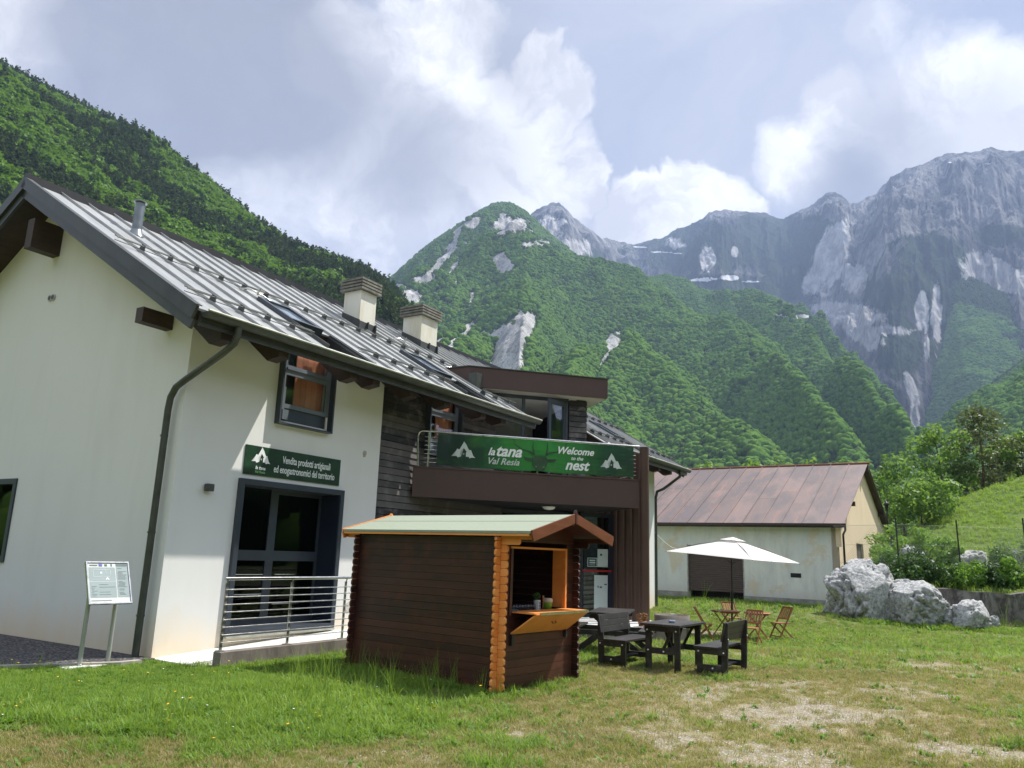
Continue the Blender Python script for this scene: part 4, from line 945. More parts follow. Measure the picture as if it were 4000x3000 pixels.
# block behind: clad pillar, glazing on two floors, flat projecting roof
GB = 2.72                                               # how far back the glazing stands
blk = WB(); z = .22
xr0, xr1 = -.98, -.47
def lap(mb, x0, x1, y, z0, z1, h=.150):
    z = z0
    while z < z1-.02:
        ze = min(z+h-.014, z1)
        mb.add([(x0, y-.045, z), (x1, y-.045, z), (x1, y-.018, ze), (x0, y-.018, ze), (x0, y, z), (x1, y, z), (x1, y, ze), (x0, y, ze)],
               [(0, 1, 2, 3), (4, 7, 6, 5), (0, 4, 5, 1), (3, 2, 6, 7), (0, 3, 7, 4), (1, 5, 6, 2)]); z += h
lap(blk, xr0, xr1, GB, 3.24, 5.92); 
blk.build('cladding', m_wood_lit if 'm_wood_lit' in globals() else m_wood_dark, house)
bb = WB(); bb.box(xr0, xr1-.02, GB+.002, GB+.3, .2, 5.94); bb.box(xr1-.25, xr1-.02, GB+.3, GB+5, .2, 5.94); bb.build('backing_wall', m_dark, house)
rm = WB(); rm.box(-4.6, xr1-.3, GB+4.2, GB+4.3, 3.2, 5.94); rm.box(-4.6, xr1-.3, GB+.0, GB+4.2, 5.90, 5.945); rm.box(-4.7, -4.6, GB+1.5, GB+4.2, 3.2, 5.94); rm.box(-2.6, -2.5, GB+2.2, GB+4.2, 3.2, 5.2); rm.box(-4.6, -.8, GB+.05, GB+4.2, 3.201, 3.26)  # last box: pale floor laid in to bounce light onto the ceiling
rm.build('room', m_room, house)
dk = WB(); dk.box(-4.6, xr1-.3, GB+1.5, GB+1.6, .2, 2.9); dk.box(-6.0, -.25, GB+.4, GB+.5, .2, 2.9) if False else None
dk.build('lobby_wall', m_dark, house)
rf = WB()
rf.prism([(-3.28*1.0-.62, GB-.42), (-.02, GB-.42), (-.02, GB+4.0), (-5.2, GB+4.0), (-4.75, GB+.45)], 'z', 5.97, 6.50)
drm = rf.build('flat_roof', m_brown, house)
rt = WB(); rt.prism([(-3.93, GB-.45), (.01, GB-.45), (.01, GB+4.03), (-5.25, GB+4.03), (-4.79, GB+.43)], 'z', 6.502, 6.525); rt.build('roof_trim', m_lead, drm)
rs = WB(); rs.prism([(-3.80, GB-.36), (-.08, GB-.36), (-.08, GB+3.9), (-5.1, GB+3.9), (-4.6, GB+.5)], 'z', 5.945, 5.969); rs.build('soffit', m_soffit, drm)
# upper glazing
gl = WB(); zA, zB = 3.24, 5.94
for x_ in (-3.55, -2.28, -1.06): gl.box(x_-.04, x_+.04, GB-.03, GB+.03, zA, zB)
gl.box(-3.55, -1.0, GB-.03, GB+.03, zB-.09, zB-.001); gl.box(-3.55, -1.0, GB-.03, GB+.03, zA, zA+.08)
go = gl.build('window', m_frame, house)
g = WB(); g.box(-3.51, -2.32, GB-.005, GB+.005, zA+.08, zB-.09); g.build('pane', m_glass, go)
dr = WB(); ang = R(-62)
DM = Matrix.Translation((-1.12, GB-.04, 0)) @ Matrix.Rotation(math.pi+R(38), 4, 'Z')
d2 = MB(HI @ DM); wd = .78
d2.box(0, .10, -.03, .03, zA+.02, zB-.12); d2.box(wd-.10, wd, -.03, .03, zA+.02, zB-.12); d2.box(.1, wd-.1, -.03, .03, zA+.02, zA+.16); d2.box(.1, wd-.1, -.03, .03, zB-.24, zB-.12)
do = d2.build('door', m_frame, house, label='open glazed terrace door')
d2 = MB(HI @ DM); d2.box(.1, wd-.1, -.006, .006, zA+.16, zB-.24); d2.build('pane', m_glass, do)
# ground floor glazing under the balcony
gl = WB()
for x_ in (-4.1, -3.0, -1.9, -1.0): gl.box(x_-.04, x_+.04, GB-.03, GB+.03, .25, 2.88)
gl.box(-4.1, -1.0, GB-.03, GB+.03, 2.78, 2.88); gl.box(-4.1, -1.0, GB-.031, GB+.031, 2.28, 2.36); go = gl.build('window', m_frame, house)
g = WB(); g.box(-4.06, -1.04, GB-.005, GB+.005, .3, 2.78); g.build('pane', m_glass_d, go)
# entrance door leaf standing open, with notices and a red push bar
DM = Matrix.Translation((-.14, 1.60, .27)) @ Matrix.Rotation(math.pi+R(-4), 4, 'Z'); wd = .86
d2 = MB(HI @ DM); d2.box(0, .11, -.03, .03, 0, 2.55); d2.box(wd-.08, wd, -.03, .03, 0, 2.55); d2.box(.11, wd-.08, -.03, .03, 0, .18); d2.box(.11, wd-.08, -.03, .03, 2.45, 2.55)
do = d2.build('door', m_navy, house, label='open navy framed entrance door with notices')
d2 = MB(HI @ DM); d2.box(.11, wd-.08, -.006, .006, .18, 2.45); d2.build('pane', m_glass_d, do)
d2 = MB(HI @ DM); d2.box(.05, .80, .045, .075, 1.10, 1.15); d2.build('push_bar', simple('red push bar', (.30, .012, .015), .4), do)
m_paper = simple('pale notice', (.52, .60, .58), .45, 0, .05, 3)
m_ink = simple('dark print', (.05, .09, .08), .6); m_teal = simple('green print', (.01, .06, .045), .5)
d2 = MB(HI @ DM); d2.box(.13, .40, .010, .016, 1.22, 1.66); n1_o = d2.build('notice', m_paper, do)
d2 = MB(HI @ DM); d2.tube([(.31, .017, 1.52), (.31, .019, 1.52)], .03, 12); d2.build('emblem', m_teal, do)
d2 = MB(HI @ DM); d2.box(.13, .48, .010, .016, .18, 1.02); d2.build('notice', m_paper, do)
for q in ((.38, .74, .015, .045), (.31, .73, .03, .04), (.185, .80, .035, .03)): d2 = MB(HI @ DM); d2.box(q[0]-q[2], q[0]+q[2], .0165, .018, q[1]-q[3]/2, q[1]+q[3]/2); d2.build('printed_mark', m_ink, do)
d2 = MB(HI @ DM); d2.box(.41, .66, .010, .018, 1.22, 1.44, 0); d2.box(.425, .645, .0185, .020, 1.235, 1.425, 1)
for z_ in (1.375, 1.32): d2.box(.46, .61, .0205, .022, z_-.016, z_+.016, 0)
d2.box(.46, .61, .0205, .022, 1.26, 1.272, 0); d2.build('notice', [m_paper, m_teal], do, label='green notice with three pale lines')
# ceiling lamp under the balcony
lampo = empty('ceiling_lamp', (HOUSE_O), HOUSE_R, 'round white ceiling lamp under the brown balcony', 'lamp')
q = HI @ Vector((-2.05, 1.0, 0)); lm = MB(); lm.lathe([(0, 2.80), (.10, 2.815), (.15, 2.85), (.16, 2.88)], q.x, q.y, 20); lm.build('lamp_shade', m_white, lampo)
lm = MB(); lm.tube([(q.x, q.y, 2.878), (q.x, q.y, 2.897)], .18, 20); lm.build('lamp_base', m_frame, lampo)
# wall lamp
wl = empty('wall_lamp', HOUSE_O, HOUSE_R, 'small grey box lamp on the white wall left of the shop window', 'lamp')
m = MB(); m.box(.55, .68, -.11, -.015, 2.55, 2.67); m.build('lamp_housing', m_gutter, wl, .008); m = MB(); m.box(.57, .66, -.014, 0.0, 2.56, 2.66); m.build('bracket', m_lead, wl)
# ------------------------------------------------------------------ signs
m_signg = None
def signmat(name, c0, c1, c2=None, axis=0, blend=.5):
    m, t, b = mat(name); tc = N(t, 'ShaderNodeTexCoord'); n = noise(t, tc.outputs['Object'], 3.0, 4, .6)
    c = mixc(t, ramp(t, n, [(.35, 0.), (.65, 1.)]), c0, c1); setc(t, b, c); b.inputs['Roughness'].default_value = .35; return m
m_sign = signmat('green sign face', (.006, .024, .015), (.012, .055, .018)); m_letter = simple('white print', (.80, .82, .80), .5, 0, .02, 2)
m_logo2 = simple('pale grey print', (.55, .60, .58), .5, 0, .05, 2)
LOGO = [(-1, -.02), (-.80, .05), (-.62, .46), (-.55, .62), (-.36, .56), (-.05, 1.12), (.0, 1.25), (.12, 1.02), (.22, .98), (.40, .62), (.52, .55), (.60, .58), (.82, .10), (1.0, -.06), (.70, -.04), (.50, -.12), (.46, .0), (.20, .0), (.20, .36), (.30, .36), (.0, .70), (-.30, .36), (-.20, .36), (-.20, .0), (-.48, -.10), (-.58, .02)]
def logo(parent, M, s, matl=None, name='logo'):
    bm = bmesh.new(); vs = [bm.verts.new(M @ Vector((x*s, y*s, .003))) for x, y in LOGO]; f = bm.faces.new(vs)
    bmesh.ops.triangulate(bm, faces=[f]); me = bpy.data.meshes.new(name)
    for q in ((-.055, .16), (.015, .16), (-.055, .235), (.015, .235)):
        bm.faces.new([bm.verts.new(M @ Vector(((q[0]+dx)*s, (q[1]+dy)*s, .003))) for dx, dy in ((0, 0), (.045, 0), (.045, .055), (0, .055))])
    bm.to_mesh(me); bm.free(); me.materials.append(matl or m_letter); return link(name, me, parent)
sgn = empty('shop_sign', HOUSE_O, HOUSE_R, 'dark green shop sign with white lettering above the shop window', 'sign')
SM = Matrix(((1, 0, 0, 2.44), (0, 0, -1, -.022), (0, 1, 0, 3.165), (0, 0, 0, 1)))      # local x right, y up, z out of wall
m = MB(); m.box(1.29, 3.60, -.02, -.004, 2.91, 3.415); m.build('sign_panel', m_sign, sgn)
logo(sgn, SM @ Matrix.Translation((-.80, -.02, 0)), .21)
text('la tana', 'lettering', .085, m_letter, sgn, SM @ Matrix.Translation((-.80, -.125, 0)), .25, .002)
text('Val Resia', 'lettering', .062, simple('green print light', (.25, .5, .2), .5), sgn, SM @ Matrix.Translation((-.80, -.195, 0)), .2, .001)
text('Vendita prodotti artigianali', 'lettering', .185, m_letter, sgn, SM @ Matrix.Translation((.29, .075, 0)), 0.0, .002, sx=.60)
text('ed enogastronomici del territorio', 'lettering', .185, m_letter, sgn, SM @ Matrix.Translation((.26, -.105, 0)), 0.0, .002, sx=.60)
# banner on the railing
def bannermat():
    m, t, b = mat('green banner print'); tc = N(t, 'ShaderNodeTexCoord'); a = N(t, 'ShaderNodeAttribute', attribute_name='bx'); x = a.outputs['Fac']
    n = noise(t, tc.outputs['Object'], 2.0, 5, .6, .5)
    xs = math_n(t, 'ADD', x, math_n(t, 'MULTIPLY', math_n(t, 'SUBTRACT', n, .5), .22))
    f = ramp(t, xs, [(.0, .0), (.20, .12), (.34, .85), (.5, 1.), (.66, .85), (.84, .12), (1., .05)])
    c = mixc(t, f, (.010, .042, .030), (.035, .26, .045)); c = mixc(t, ramp(t, n, [(.5, 0.), (.75, .5)]), c, (.06, .20, .03))
    setc(t, b, c); b.inputs['Roughness'].default_value = .4
    tr = N(t, 'ShaderNodeBsdfTransparent'); tr.inputs[0].default_value = (.6, .8, .6, 1); ms = N(t, 'ShaderNodeMixShader'); ms.inputs[0].default_value = .12
    tl = N(t, 'ShaderNodeBsdfTranslucent'); t.links.new(c, tl.inputs[0]); m2 = N(t, 'ShaderNodeMixShader'); m2.inputs[0].default_value = .35
    t.links.new(b.outputs[0], m2.inputs[1]); t.links.new(tl.outputs[0], m2.inputs[2])
    t.links.new(m2.outputs[0], ms.inputs[1]); t.links.new(tr.outputs[0], ms.inputs[2]); t.links.new(ms.outputs[0], t.nodes['Material Output'].inputs[0]); return m
ban = empty('banner', (3.23, 18.49, 0), TWR, 'long green welcome banner with a deer head stretched along the balcony railing', 'banner')
bx0, bx1, bz0, bz1 = -5.02, -.28, 3.60, 4.33; nx_, nz_ = 80, 10
X, Z = np.meshgrid(np.linspace(bx0, bx1, nx_), np.linspace(0, 1, nz_), indexing='ij')
sag = .03*np.sin(np.linspace(0, 9*math.pi, nx_))[:, None]*(1-Z)*.4
ZZ = bz0 - .0*Z + (bz1-bz0)*Z + sag; YY = -.012 + .006*np.sin(X*9)*(1-Z) - .004*np.sin(X*23+Z*5)
V = np.stack([X, YY, ZZ], -1).reshape(-1, 3); i, j = np.meshgrid(np.arange(nx_-1), np.arange(nz_-1), indexing='ij')
F = np.stack([i*nz_+j, (i+1)*nz_+j, (i+1)*nz_+j+1, i*nz_+j+1], -1).reshape(-1, 4)
me = npmesh('banner_cloth', V, F, bannermat(), True); a = me.attributes.new('bx', 'FLOAT', 'POINT'); a.data.foreach_set('value', ((V[:, 0]-bx0)/(bx1-bx0)).astype(np.float32)); link('banner_cloth', me, ban)
def BM(x, z): return Matrix(((1, 0, 0, x), (0, 0, -1, -.030), (0, 1, 0, z), (0, 0, 0, 1)))
logo(ban, BM(-4.42, 3.83), .275, m_logo2); logo(ban, BM(-.86, 3.80), .275, m_logo2)
text('la', 'lettering', .24, m_letter, ban, BM(-3.78, 3.98), .35, .006); text('tana', 'lettering', .36, m_letter, ban, BM(-3.38, 4.01), .35, .010)
text('Val Resia', 'lettering', .21, m_logo2, ban, BM(-3.50, 3.77), .35, .003)
text('Welcome', 'lettering', .23, m_letter, ban, BM(-1.77, 4.12), .35, .006); text('to the', 'lettering', .12, m_letter, ban, BM(-1.72, 3.955), .35, .002); text('nest', 'lettering', .33, m_letter, ban, BM(-1.73, 3.79), .35, .009)
m_deer = simple('dark print of a deer', (.020, .060, .024), .5, 0, .35, 6)
dm = MB(BM(-2.62, 3.62))
def dtube(pts, w0, w1):
    n = len(pts); L_ = []; R__ = []
    for i, p in enumerate(pts):
        a = pts[max(i-1, 0)]; b_ = pts[min(i+1, n-1)]; d = Vector((b_[0]-a[0], b_[1]-a[1])).normalized(); w_ = (w0+(w1-w0)*i/(n-1))/2
        L_.append((p[0]-d.y*w_, p[1]+d.x*w_, .0)); R__.append((p[0]+d.y*w_, p[1]-d.x*w_, .0))
    for i in range(n-1): dm.add([L_[i], L_[i+1], R__[i+1], R__[i]], [(0, 1, 2, 3)])
for s in (1, -1):
    dtube([(s*.13, .36), (s*.24, .42), (s*.42, .46), (s*.58, .55), (s*.66, .70)], .05, .012)
    dtube([(s*.15, .38), (s*.18, .52), (s*.17, .66)], .045, .01)
    dm.add([(s*.17, .27, 0), (s*.40, .30, 0), (s*.36, .22, 0), (s*.2, .2, 0)], [(0, 1, 2, 3)])
dm.add([(-.13, .34, 0), (.13, .34, 0), (.19, .27, 0), (.17, .13, 0), (.10, .0, 0), (-.10, .0, 0), (-.17, .13, 0), (-.19, .27, 0)], [tuple(range(8))])
dm.build('deer_print', m_deer, ban)
for s in (1, -1): dm = MB(BM(-2.62, 3.62)); dm.add([(s*.09+.03*math.cos(k*.785), .09+.018*math.sin(k*.785), .002) for k in range(8)], [tuple(range(8))]); dm.build('deer_eye', simple('grey print', (.10, .16, .10), .5), ban)
# ------------------------------------------------------------------ ramp, platform and its railing
rmp = empty('entrance_ramp', HOUSE_O, HOUSE_R, 'low concrete ramp with pale slabs running along the house front to the entrance', 'ramp')
m = MB(); m.prism([(.12, -.25), (6.2, -.25), (6.2, .235), (.12, .225)], 'y', -1.38, -1.22); m.build('side_wall', m_conc, rmp, .008)
m = MB(); m.prism([(-.02, .03), (.9, .075), (3.8, .215), (6.2, .215), (6.2, -.2), (-.02, -.2)], 'y', -1.218, -.002); m.build('paving', m_slab, rmp)
m = MB(HI); m.prism([(-6.2, -.95), (.55, -.95), (.55, 2.6), (-6.2, 2.6)], 'z', -.2, .262); m.build('platform', m_conc, rmp, .01)
m = MB(HI)
for i in range(12):
    for j in range(5):
        m.box(-6.18+i*.56, -6.18+i*.56+.55, -.97+j*.7, -.97+j*.7+.69, .264, .285)
m.build('paving', m_slab, rmp)
rr_ = empty('ramp_railing', HOUSE_O, HOUSE_R, 'stainless steel railing with seven thin bars along the ramp in front of the shop window', 'railing')
m = MB(); m.tube([(.13, -1.30, 1.235), (5.4, -1.30, 1.235)], .024, 12); m.build('handrail', m_steel, rr_)
m = MB()
for k in range(8): m.tube([(.17, -1.30, .345+.105*k), (5.4, -1.30, .345+.105*k)], .0075, 8)
m.build('bars', m_steel, rr_)
for x_ in (.19, 1.44, 2.66, 3.9, 5.1):
    m = MB(); m.box(x_-.022, x_+.022, -1.285, -1.27, .23, 1.17); m.tube([(x_, -1.28, 1.15), (x_, -1.30, 1.22)], .01, 6); m.box(x_-.05, x_+.05, -1.33, -1.22, .226, .238); m.build('post', m_steel_dull, rr_)
# ================================================================== KIOSK
KO = Vector((-.07, 10.32, 0)); KR = R(142)
kio = empty('wooden_kiosk', KO, KR, 'dark brown log kiosk with orange corner ends, green felt roof and open serving hatch', 'kiosk')
KW, KL, KH = 1.75, 2.75, 1.93; TK = .035; NR = 19; RH = KH/NR
def plank_prof(a0, a1, z0, z1, c0, c1, ch=.025, gap=.002):
    """side view of a log end: corners clipped where c0 / c1 ask for it"""
    z0 += gap; z1 -= gap; p = []
    p += [(a0+ch*.9, z0), (a0, z0+ch), (a0, z1-ch), (a0+ch*.9, z1)][::-1] if c0 else [(a0, z1), (a0, z0)]
    p2 = [(a1-ch*.9, z0), (a1, z0+ch), (a1, z1-ch), (a1-ch*.9, z1)] if c1 else [(a1, z0), (a1, z1)]
    return p + p2
AR = .105
lw = MB(); lw2 = MB(); E = {k: MB() for k in ('front_near', 'back_near', 'front_far', 'back_far', 'back_near_dark')}
for k in range(NR):
    z0, z1 = .03+k*RH*.985, .03+(k+1)*RH*.985; pl = [(.0, z0+.0015), (KL, z0+.0015), (KL, z1-.0015), (0, z1-.0015)]
    lw.prism(pl, 'y', -TK, 0); lw2.prism(pl, 'y', -KW, -KW+TK)
    if k == NR-1: E['front_near'].prism(plank_prof(-.30, -.001, z0, z1, True, False, .025), 'y', -TK, 0)
    else: E['front_near'].prism(plank_prof(-AR, -.001, z0, z1, True, False), 'y', -TK-.002, .001)
    E['back_near'].prism(plank_prof(KL+.001, KL+AR, z0, z1, False, True), 'y', -TK-.002, .001)
    E['front_far'].prism(plank_prof(-AR if k < NR-1 else -.26, -.001, z0, z1, True, False), 'y', -KW-.001, -KW+TK)
    E['back_far'].prism(plank_prof(KL+.001, KL+AR, z0, z1, False, True), 'y', -KW-.001, -KW+TK)
lw.build('side_wall', m_kiosk, kio); lw2.build('side_wall', m_kiosk, kio)
fw = MB(); fw2 = MB(); O0, O1, OZ0, OZ1 = -.20, -1.54, .99, 1.82
for k in range(NR+1):
    z0 = .03+(k-.5)*RH*.985; z1 = z0+RH*.985; z0 = max(z0, .02); z1 = min(z1, 1.93)
    if z1-z0 < .02: continue
    seg = [(-KW, 0)] if (z1 <= OZ0+.03 or z0 >= OZ1-.03) else [(-KW, O1), (O0, 0)]
    for a_, b_ in seg: fw.prism([(a_, z0+.0015), (b_, z0+.0015), (b_, z1-.0015), (a_, z1-.0015)], 'x', 0, TK)
    fw2.prism([(-KW, z0+.0015), (0, z0+.0015), (0, z1-.0015), (-KW, z1-.0015)], 'x', KL-TK, KL)
    c_ = .025 if z1-z0 > .09 else .008
    E['front_near'].prism(plank_prof(.001, AR*.92, z0, z1, False, True, c_), 'x', -.001, TK+.002)
    E['front_far'].prism(plank_prof(-KW-AR, -KW-.003, z0, z1, True, False, c_), 'x', 0, TK)
    E['back_near_dark'].prism(plank_prof(.003, AR, z0, z1, False, True, c_), 'x', KL-TK, KL)
    E['back_far'].prism(plank_prof(-KW-AR, -KW-.003, z0, z1, True, False, c_), 'x', KL-TK, KL)
def ridge_z(y): return 2.005+(.262)*(1-abs(y+.885)/.985)
for k in range(3):                                        # gable boards
    for x0_ in (0, KL-TK):
        za, zb = 1.932+k*.1, 1.932+(k+1)*.1
        ya = -.885-.985*(1-(za-1.99)/.262) if za > 1.99 else -KW; yb = -.885+.985*(1-(za-1.99)/.262) if za > 1.99 else 0
        yc = -.885-.985*max(0, (1-(zb-1.99)/.262)); yd = -.885+.985*max(0, (1-(zb-1.99)/.262))
        ya = max(ya, -KW); yb = min(yb, 0); yc = max(yc, -KW); yd = min(yd, 0)
        if yb-ya < .05: continue
        (fw if x0_ == 0 else fw2).prism([(ya, za), (yb, za), (yd, zb-.003), (yc, zb-.003)], 'x', x0_, x0_+TK)
fw.build('end_wall', m_kiosk_y, kio); fw2.build('end_wall', m_kiosk_y, kio)
for nm_, mt_, lb_ in (('front_near', m_orange, 'orange stained log ends'), ('back_near', m_orange, 'orange stained log ends'), ('back_near_dark', m_kiosk, 'dark stained log ends'), ('front_far', m_kiosk, 'dark stained log ends'), ('back_far', m_kiosk, 'dark stained log ends')):
    E[nm_].build('log_ends', mt_, kio, .0015, label=lb_)
# eaves beams
eb = MB(); eb.prism([(-.55, 1.905), (-.0, 1.905), (-.0, 1.975), (-.55, 1.975)], 'y', -TK-.01, .012); eb.build('eave_beam', m_orange, kio, .004)
eb = MB(); eb.prism([(KL, 1.89), (3.0, 1.89), (3.0, 1.96), (KL, 1.96)], 'y', -TK-.01, .012)
eb.build('eave_beam', m_orange, kio, .004)
eb = MB(); eb.prism([(-.55, 1.905), (3.0, 1.905), (3.0, 1.975), (-.55, 1.975)], 'y', -KW-.012, -KW+TK); eb.build('eave_beam', m_kiosk, kio)
eb = MB(); eb.prism([(-.54, 2.12), (2.99, 2.12), (2.99, 2.2), (-.54, 2.2)], 'y', -.92, -.85); eb.build('ridge_beam', m_kiosk, kio)
rf = MB(); ft = MB(); YE_, YM = .10, -.885
for s in (1, -1):
    ye = YM+s*.985
    def RZ(y, h): return ridge_z(y)+h
    for (mb, h0, h1, x0_, x1_, ex) in ((rf, -.045, -.012, -.53, 2.98, 0), (ft, -.010, .004, -.555, 3.005, .018)):
        ya = YM; yb = ye+s*ex
        P_ = [(x, y, 2.005+.262*(1-abs(y-YM)/.985)+h) for h in (h0, h1) for (x, y) in ((x0_, ya), (x1_, ya), (x1_, yb), (x0_, yb))]
        mb.add(P_, [(0, 3, 2, 1), (4, 5, 6, 7), (0, 1, 5, 4), (1, 2, 6, 5), (2, 3, 7, 6), (3, 0, 4, 7)])
    ft.box(-.555, 3.005, min(ye+s*.02, ye+s*.014), max(ye+s*.02, ye+s*.014), 1.975, 2.008)
    tr_ = MB(); tr_.box(-.53, 2.98, min(ye, ye+s*.012), max(ye, ye+s*.012), 1.925+.02, 1.974); tr_.build('eave_trim', m_orange if s == 1 else m_kiosk, kio)
rfo = rf.build('roof', m_kiosk, kio)
m_felt = simple('green mineral felt', (.29, .325, .25), .95, 0, .16, 120, .35, 220, spec=.1)
ft.build('felt', m_felt, rfo)
ls = MB(); q = .42
for s in (1,): 
    y_ = YM+s*.42; ls.box(-.55, 3.0, y_-.004, y_+.004, ridge_z(y_)+.0045, ridge_z(y_)+.0065)
ls.build('felt_lap', m_lead, rfo)
def barge(x0_, x1_, mt, nm='bargeboard'):
    for s in (1, -1):
        b_ = MB(); ye = YM+s*1.0; ze = 2.002; za = 2.272
        poly = [(YM+s*.004, za+.012), (ye, ze+.014), (ye-s*.0, ze-.04), (ye-s*.035, ze-.125), (YM+s*.004, za-.118), (YM+s*.02, za-.07)]
        b_.prism(poly, 'x', x0_, x1_); b_.build(nm, mt, kio, .003)
barge(-.585, -.556, m_barge); barge(3.006, 3.034, m_orange)
f_ = MB(); f_.prism([(YM-.016, 2.14), (YM+.016, 2.14), (YM+.022, 2.29), (YM, 2.335), (YM-.022, 2.29)], 'x', -.592, -.55); f_.build('finial', m_kiosk, kio)
f_ = MB(); f_.prism([(YM-.02, 2.16), (YM+.02, 2.16), (YM+.02, 2.29), (YM, 2.305), (YM-.02, 2.29)], 'x', 3.0, 3.04); f_.build('finial', m_orange, kio)
# hatch frame, flap
hf = MB(); hf.box(-.015, TK+.01, O1+.001, O1+.045, OZ0, OZ1+.0); hf.box(TK+.01, .22, O1+.001, O1+.03, OZ0, OZ1); hf.box(-.015, TK+.01, O1+.046, O0-.001, OZ1-.028, OZ1-.001); hf.build('hatch_frame', m_orange, kio, .002)
hf = MB(); hf.box(-.02, TK+.01, O0-.05, O0-.001, .93, OZ1-.03); hf.build('hatch_frame', m_kiosk_y, kio)
fl_ = MB(); fl_.box(-.38, .01, O1-.02, O0-.06, .968, .988); flo = fl_.build('flap', m_orange, kio, .002)
fl_ = MB(); fl_.add([(-.385, y, .965) for y in (O1-.01, O0-.10)]+[(-.025, y, .70) for y in (O0-.04, O1-.01)]+[(-.37, y, .985-.01) for y in (O1-.01, O0-.10)]+[(-.010, y, .715) for y in (O0-.04, O1-.01)],
                   [(0, 1, 2, 3), (7, 6, 5, 4), (0, 4, 5, 1), (1, 5, 6, 2), (2, 6, 7, 3), (3, 7, 4, 0)]); fl_.build('flap_panel', m_orange, flo)
fl_ = MB(); fl_.box(-.392, -.382, O1-.0, O0-.18, .955, .990); fl_.build('hinge', m_steel, flo)
fl_ = MB(); ym = -.90; fl_.tube([(-.235, ym-.045, .858), (-.25, ym-.04, .83), (-.25, ym+.04, .83), (-.235, ym+.045, .858)], .006, 6); fl_.build('handle', m_cord, flo)
for q_ in ((O0-.08, O0-.03, .56), (O1+.02, O1+.06, .60)): fl_ = MB(); fl_.box(-.05, -.005, q_[0], q_[1], q_[2], .70); fl_.build('bracket', m_cord, kio)
# inside: floor, counter, lining
i_ = MB(); i_.box(TK+.02, KL-TK-.01, -KW+TK+.01, -TK-.01, .03, .06); i_.build('floor', m_kiosk, kio)
i_ = MB(); i_.box(TK+.02, .42, O1-.10, O0+.10, .93, .958); i_.box(.38, .41, O1-.1, O0+.1, .06, .93); i_.build('counter', m_kiosk_y, kio)
m_lining = wood('inner lining', (.06, .018, .008), (.12, .035, .014), .5, 'x', .3)
i_ = MB(); i_.box(1.5, 1.53, -KW+TK+.01, -TK-.01, .06, 2.0); i_.build('partition', m_lining, kio)
def kw(x, y, z): return (Matrix.Translation(KO) @ Matrix.Rotation(KR, 4, 'Z')) @ Vector((x, y, z))
# things on the counter
m_cup = simple('lime green plastic', (.20, .38, .03), .35); m_cream = simple('cream plastic', (.60, .50, .36), .45)
cp = empty('cup', kw(.15, -1.30, .959), KR, 'lime green cup with a cream lid on the kiosk counter', 'cup')
m = MB(); m.lathe([(0, 0), (.045, .0), (.062, .05), (.068, .10), (.066, .11)], 0, 0, 20); m.build('cup_body', m_cup, cp); m = MB(); m.lathe([(.070, .108), (.074, .125), (.072, .155), (.06, .165), (0, .165)], 0, 0, 20); m.build('lid', m_cream, cp)
bx = empty('carton', kw(.12, -1.03, .959), KR+.2, 'small white printed carton on the kiosk counter', 'carton')
m = MB(); m.box(-.02, .02, -.035, .035, 0, .145); m.build('carton_body', m_white, bx, .002); m = MB()
for r_ in range(5):
    for c_ in range(3): m.box(-.0215, -.0205, -.026+c_*.019, -.012+c_*.019, .03+r_*.02, .042+r_*.02)
m.build('printed_text', m_ink, bx)
pt = empty('herb_pot', kw(.26, -1.18, .959), 0, 'small herb plant in a pale pot behind the carton', 'plant')
m = MB(); m.lathe([(0, 0), (.03, 0), (.04, .13), (.036, .135), (0, .12)], 0, 0, 16); m.build('pot', m_white, pt)
m_herb = leafmat('herb leaves', (.06, .13, .03), (.12, .24, .05), (.05, .11, .03), .2, False)
o = link('foliage', leaf_cloud('foliage', [(0, 0, .19, .055, .8)], 90, .035, m_herb, 3), pt)
m_tumbler = glassm('drinking glass', (.85, .88, .88))
g0 = None
for i in range(9):
    x_, y_ = .14, -.40-.066*i
    if g0 is None:
        g0 = MB(); g0.lathe([(.0, .004), (.026, .004), (.031, .10), (.029, .10), (.0245, .010), (0, .010)], 0, 0, 14); g0 = g0.build('drinking_glass', m_tumbler); q = g0
    else: q = g0.copy(); COL.objects.link(q)
    q.location = kw(x_, y_, .959); tag(q, ['leftmost', 'second from the left', 'third from the left', 'fourth from the left', 'middle', 'fourth from the right', 'third from the right', 'second from the right', 'rightmost'][i]+' of the empty drinking glasses in a row on the kiosk counter', 'glass', 'drinking glasses on the kiosk counter')
bo = MB(); bo.lathe([(0, 0), (.05, 0), (.10, .035), (.105, .05), (.098, .05), (.05, .01), (0, .01)], 0, 0, 20); bo = bo.build('bowl', simple('dark blue bowl', (.06, .08, .11), .4)); bo.location = kw(.05, -.31, .959); tag(bo, 'dark blue grey bowl at the left end of the kiosk counter', 'bowl')
br = MB(); br.tube([(0, 0, 0), (0, -.05, .15)], .008, 6); br.tube([(0, -.05, .15), (0, -.066, .20)], .014, 6); br = br.build('brush', m_teak); br.location = kw(.09, -1.10, .965); tag(br, 'small wooden brush leaning beside the white carton', 'brush')

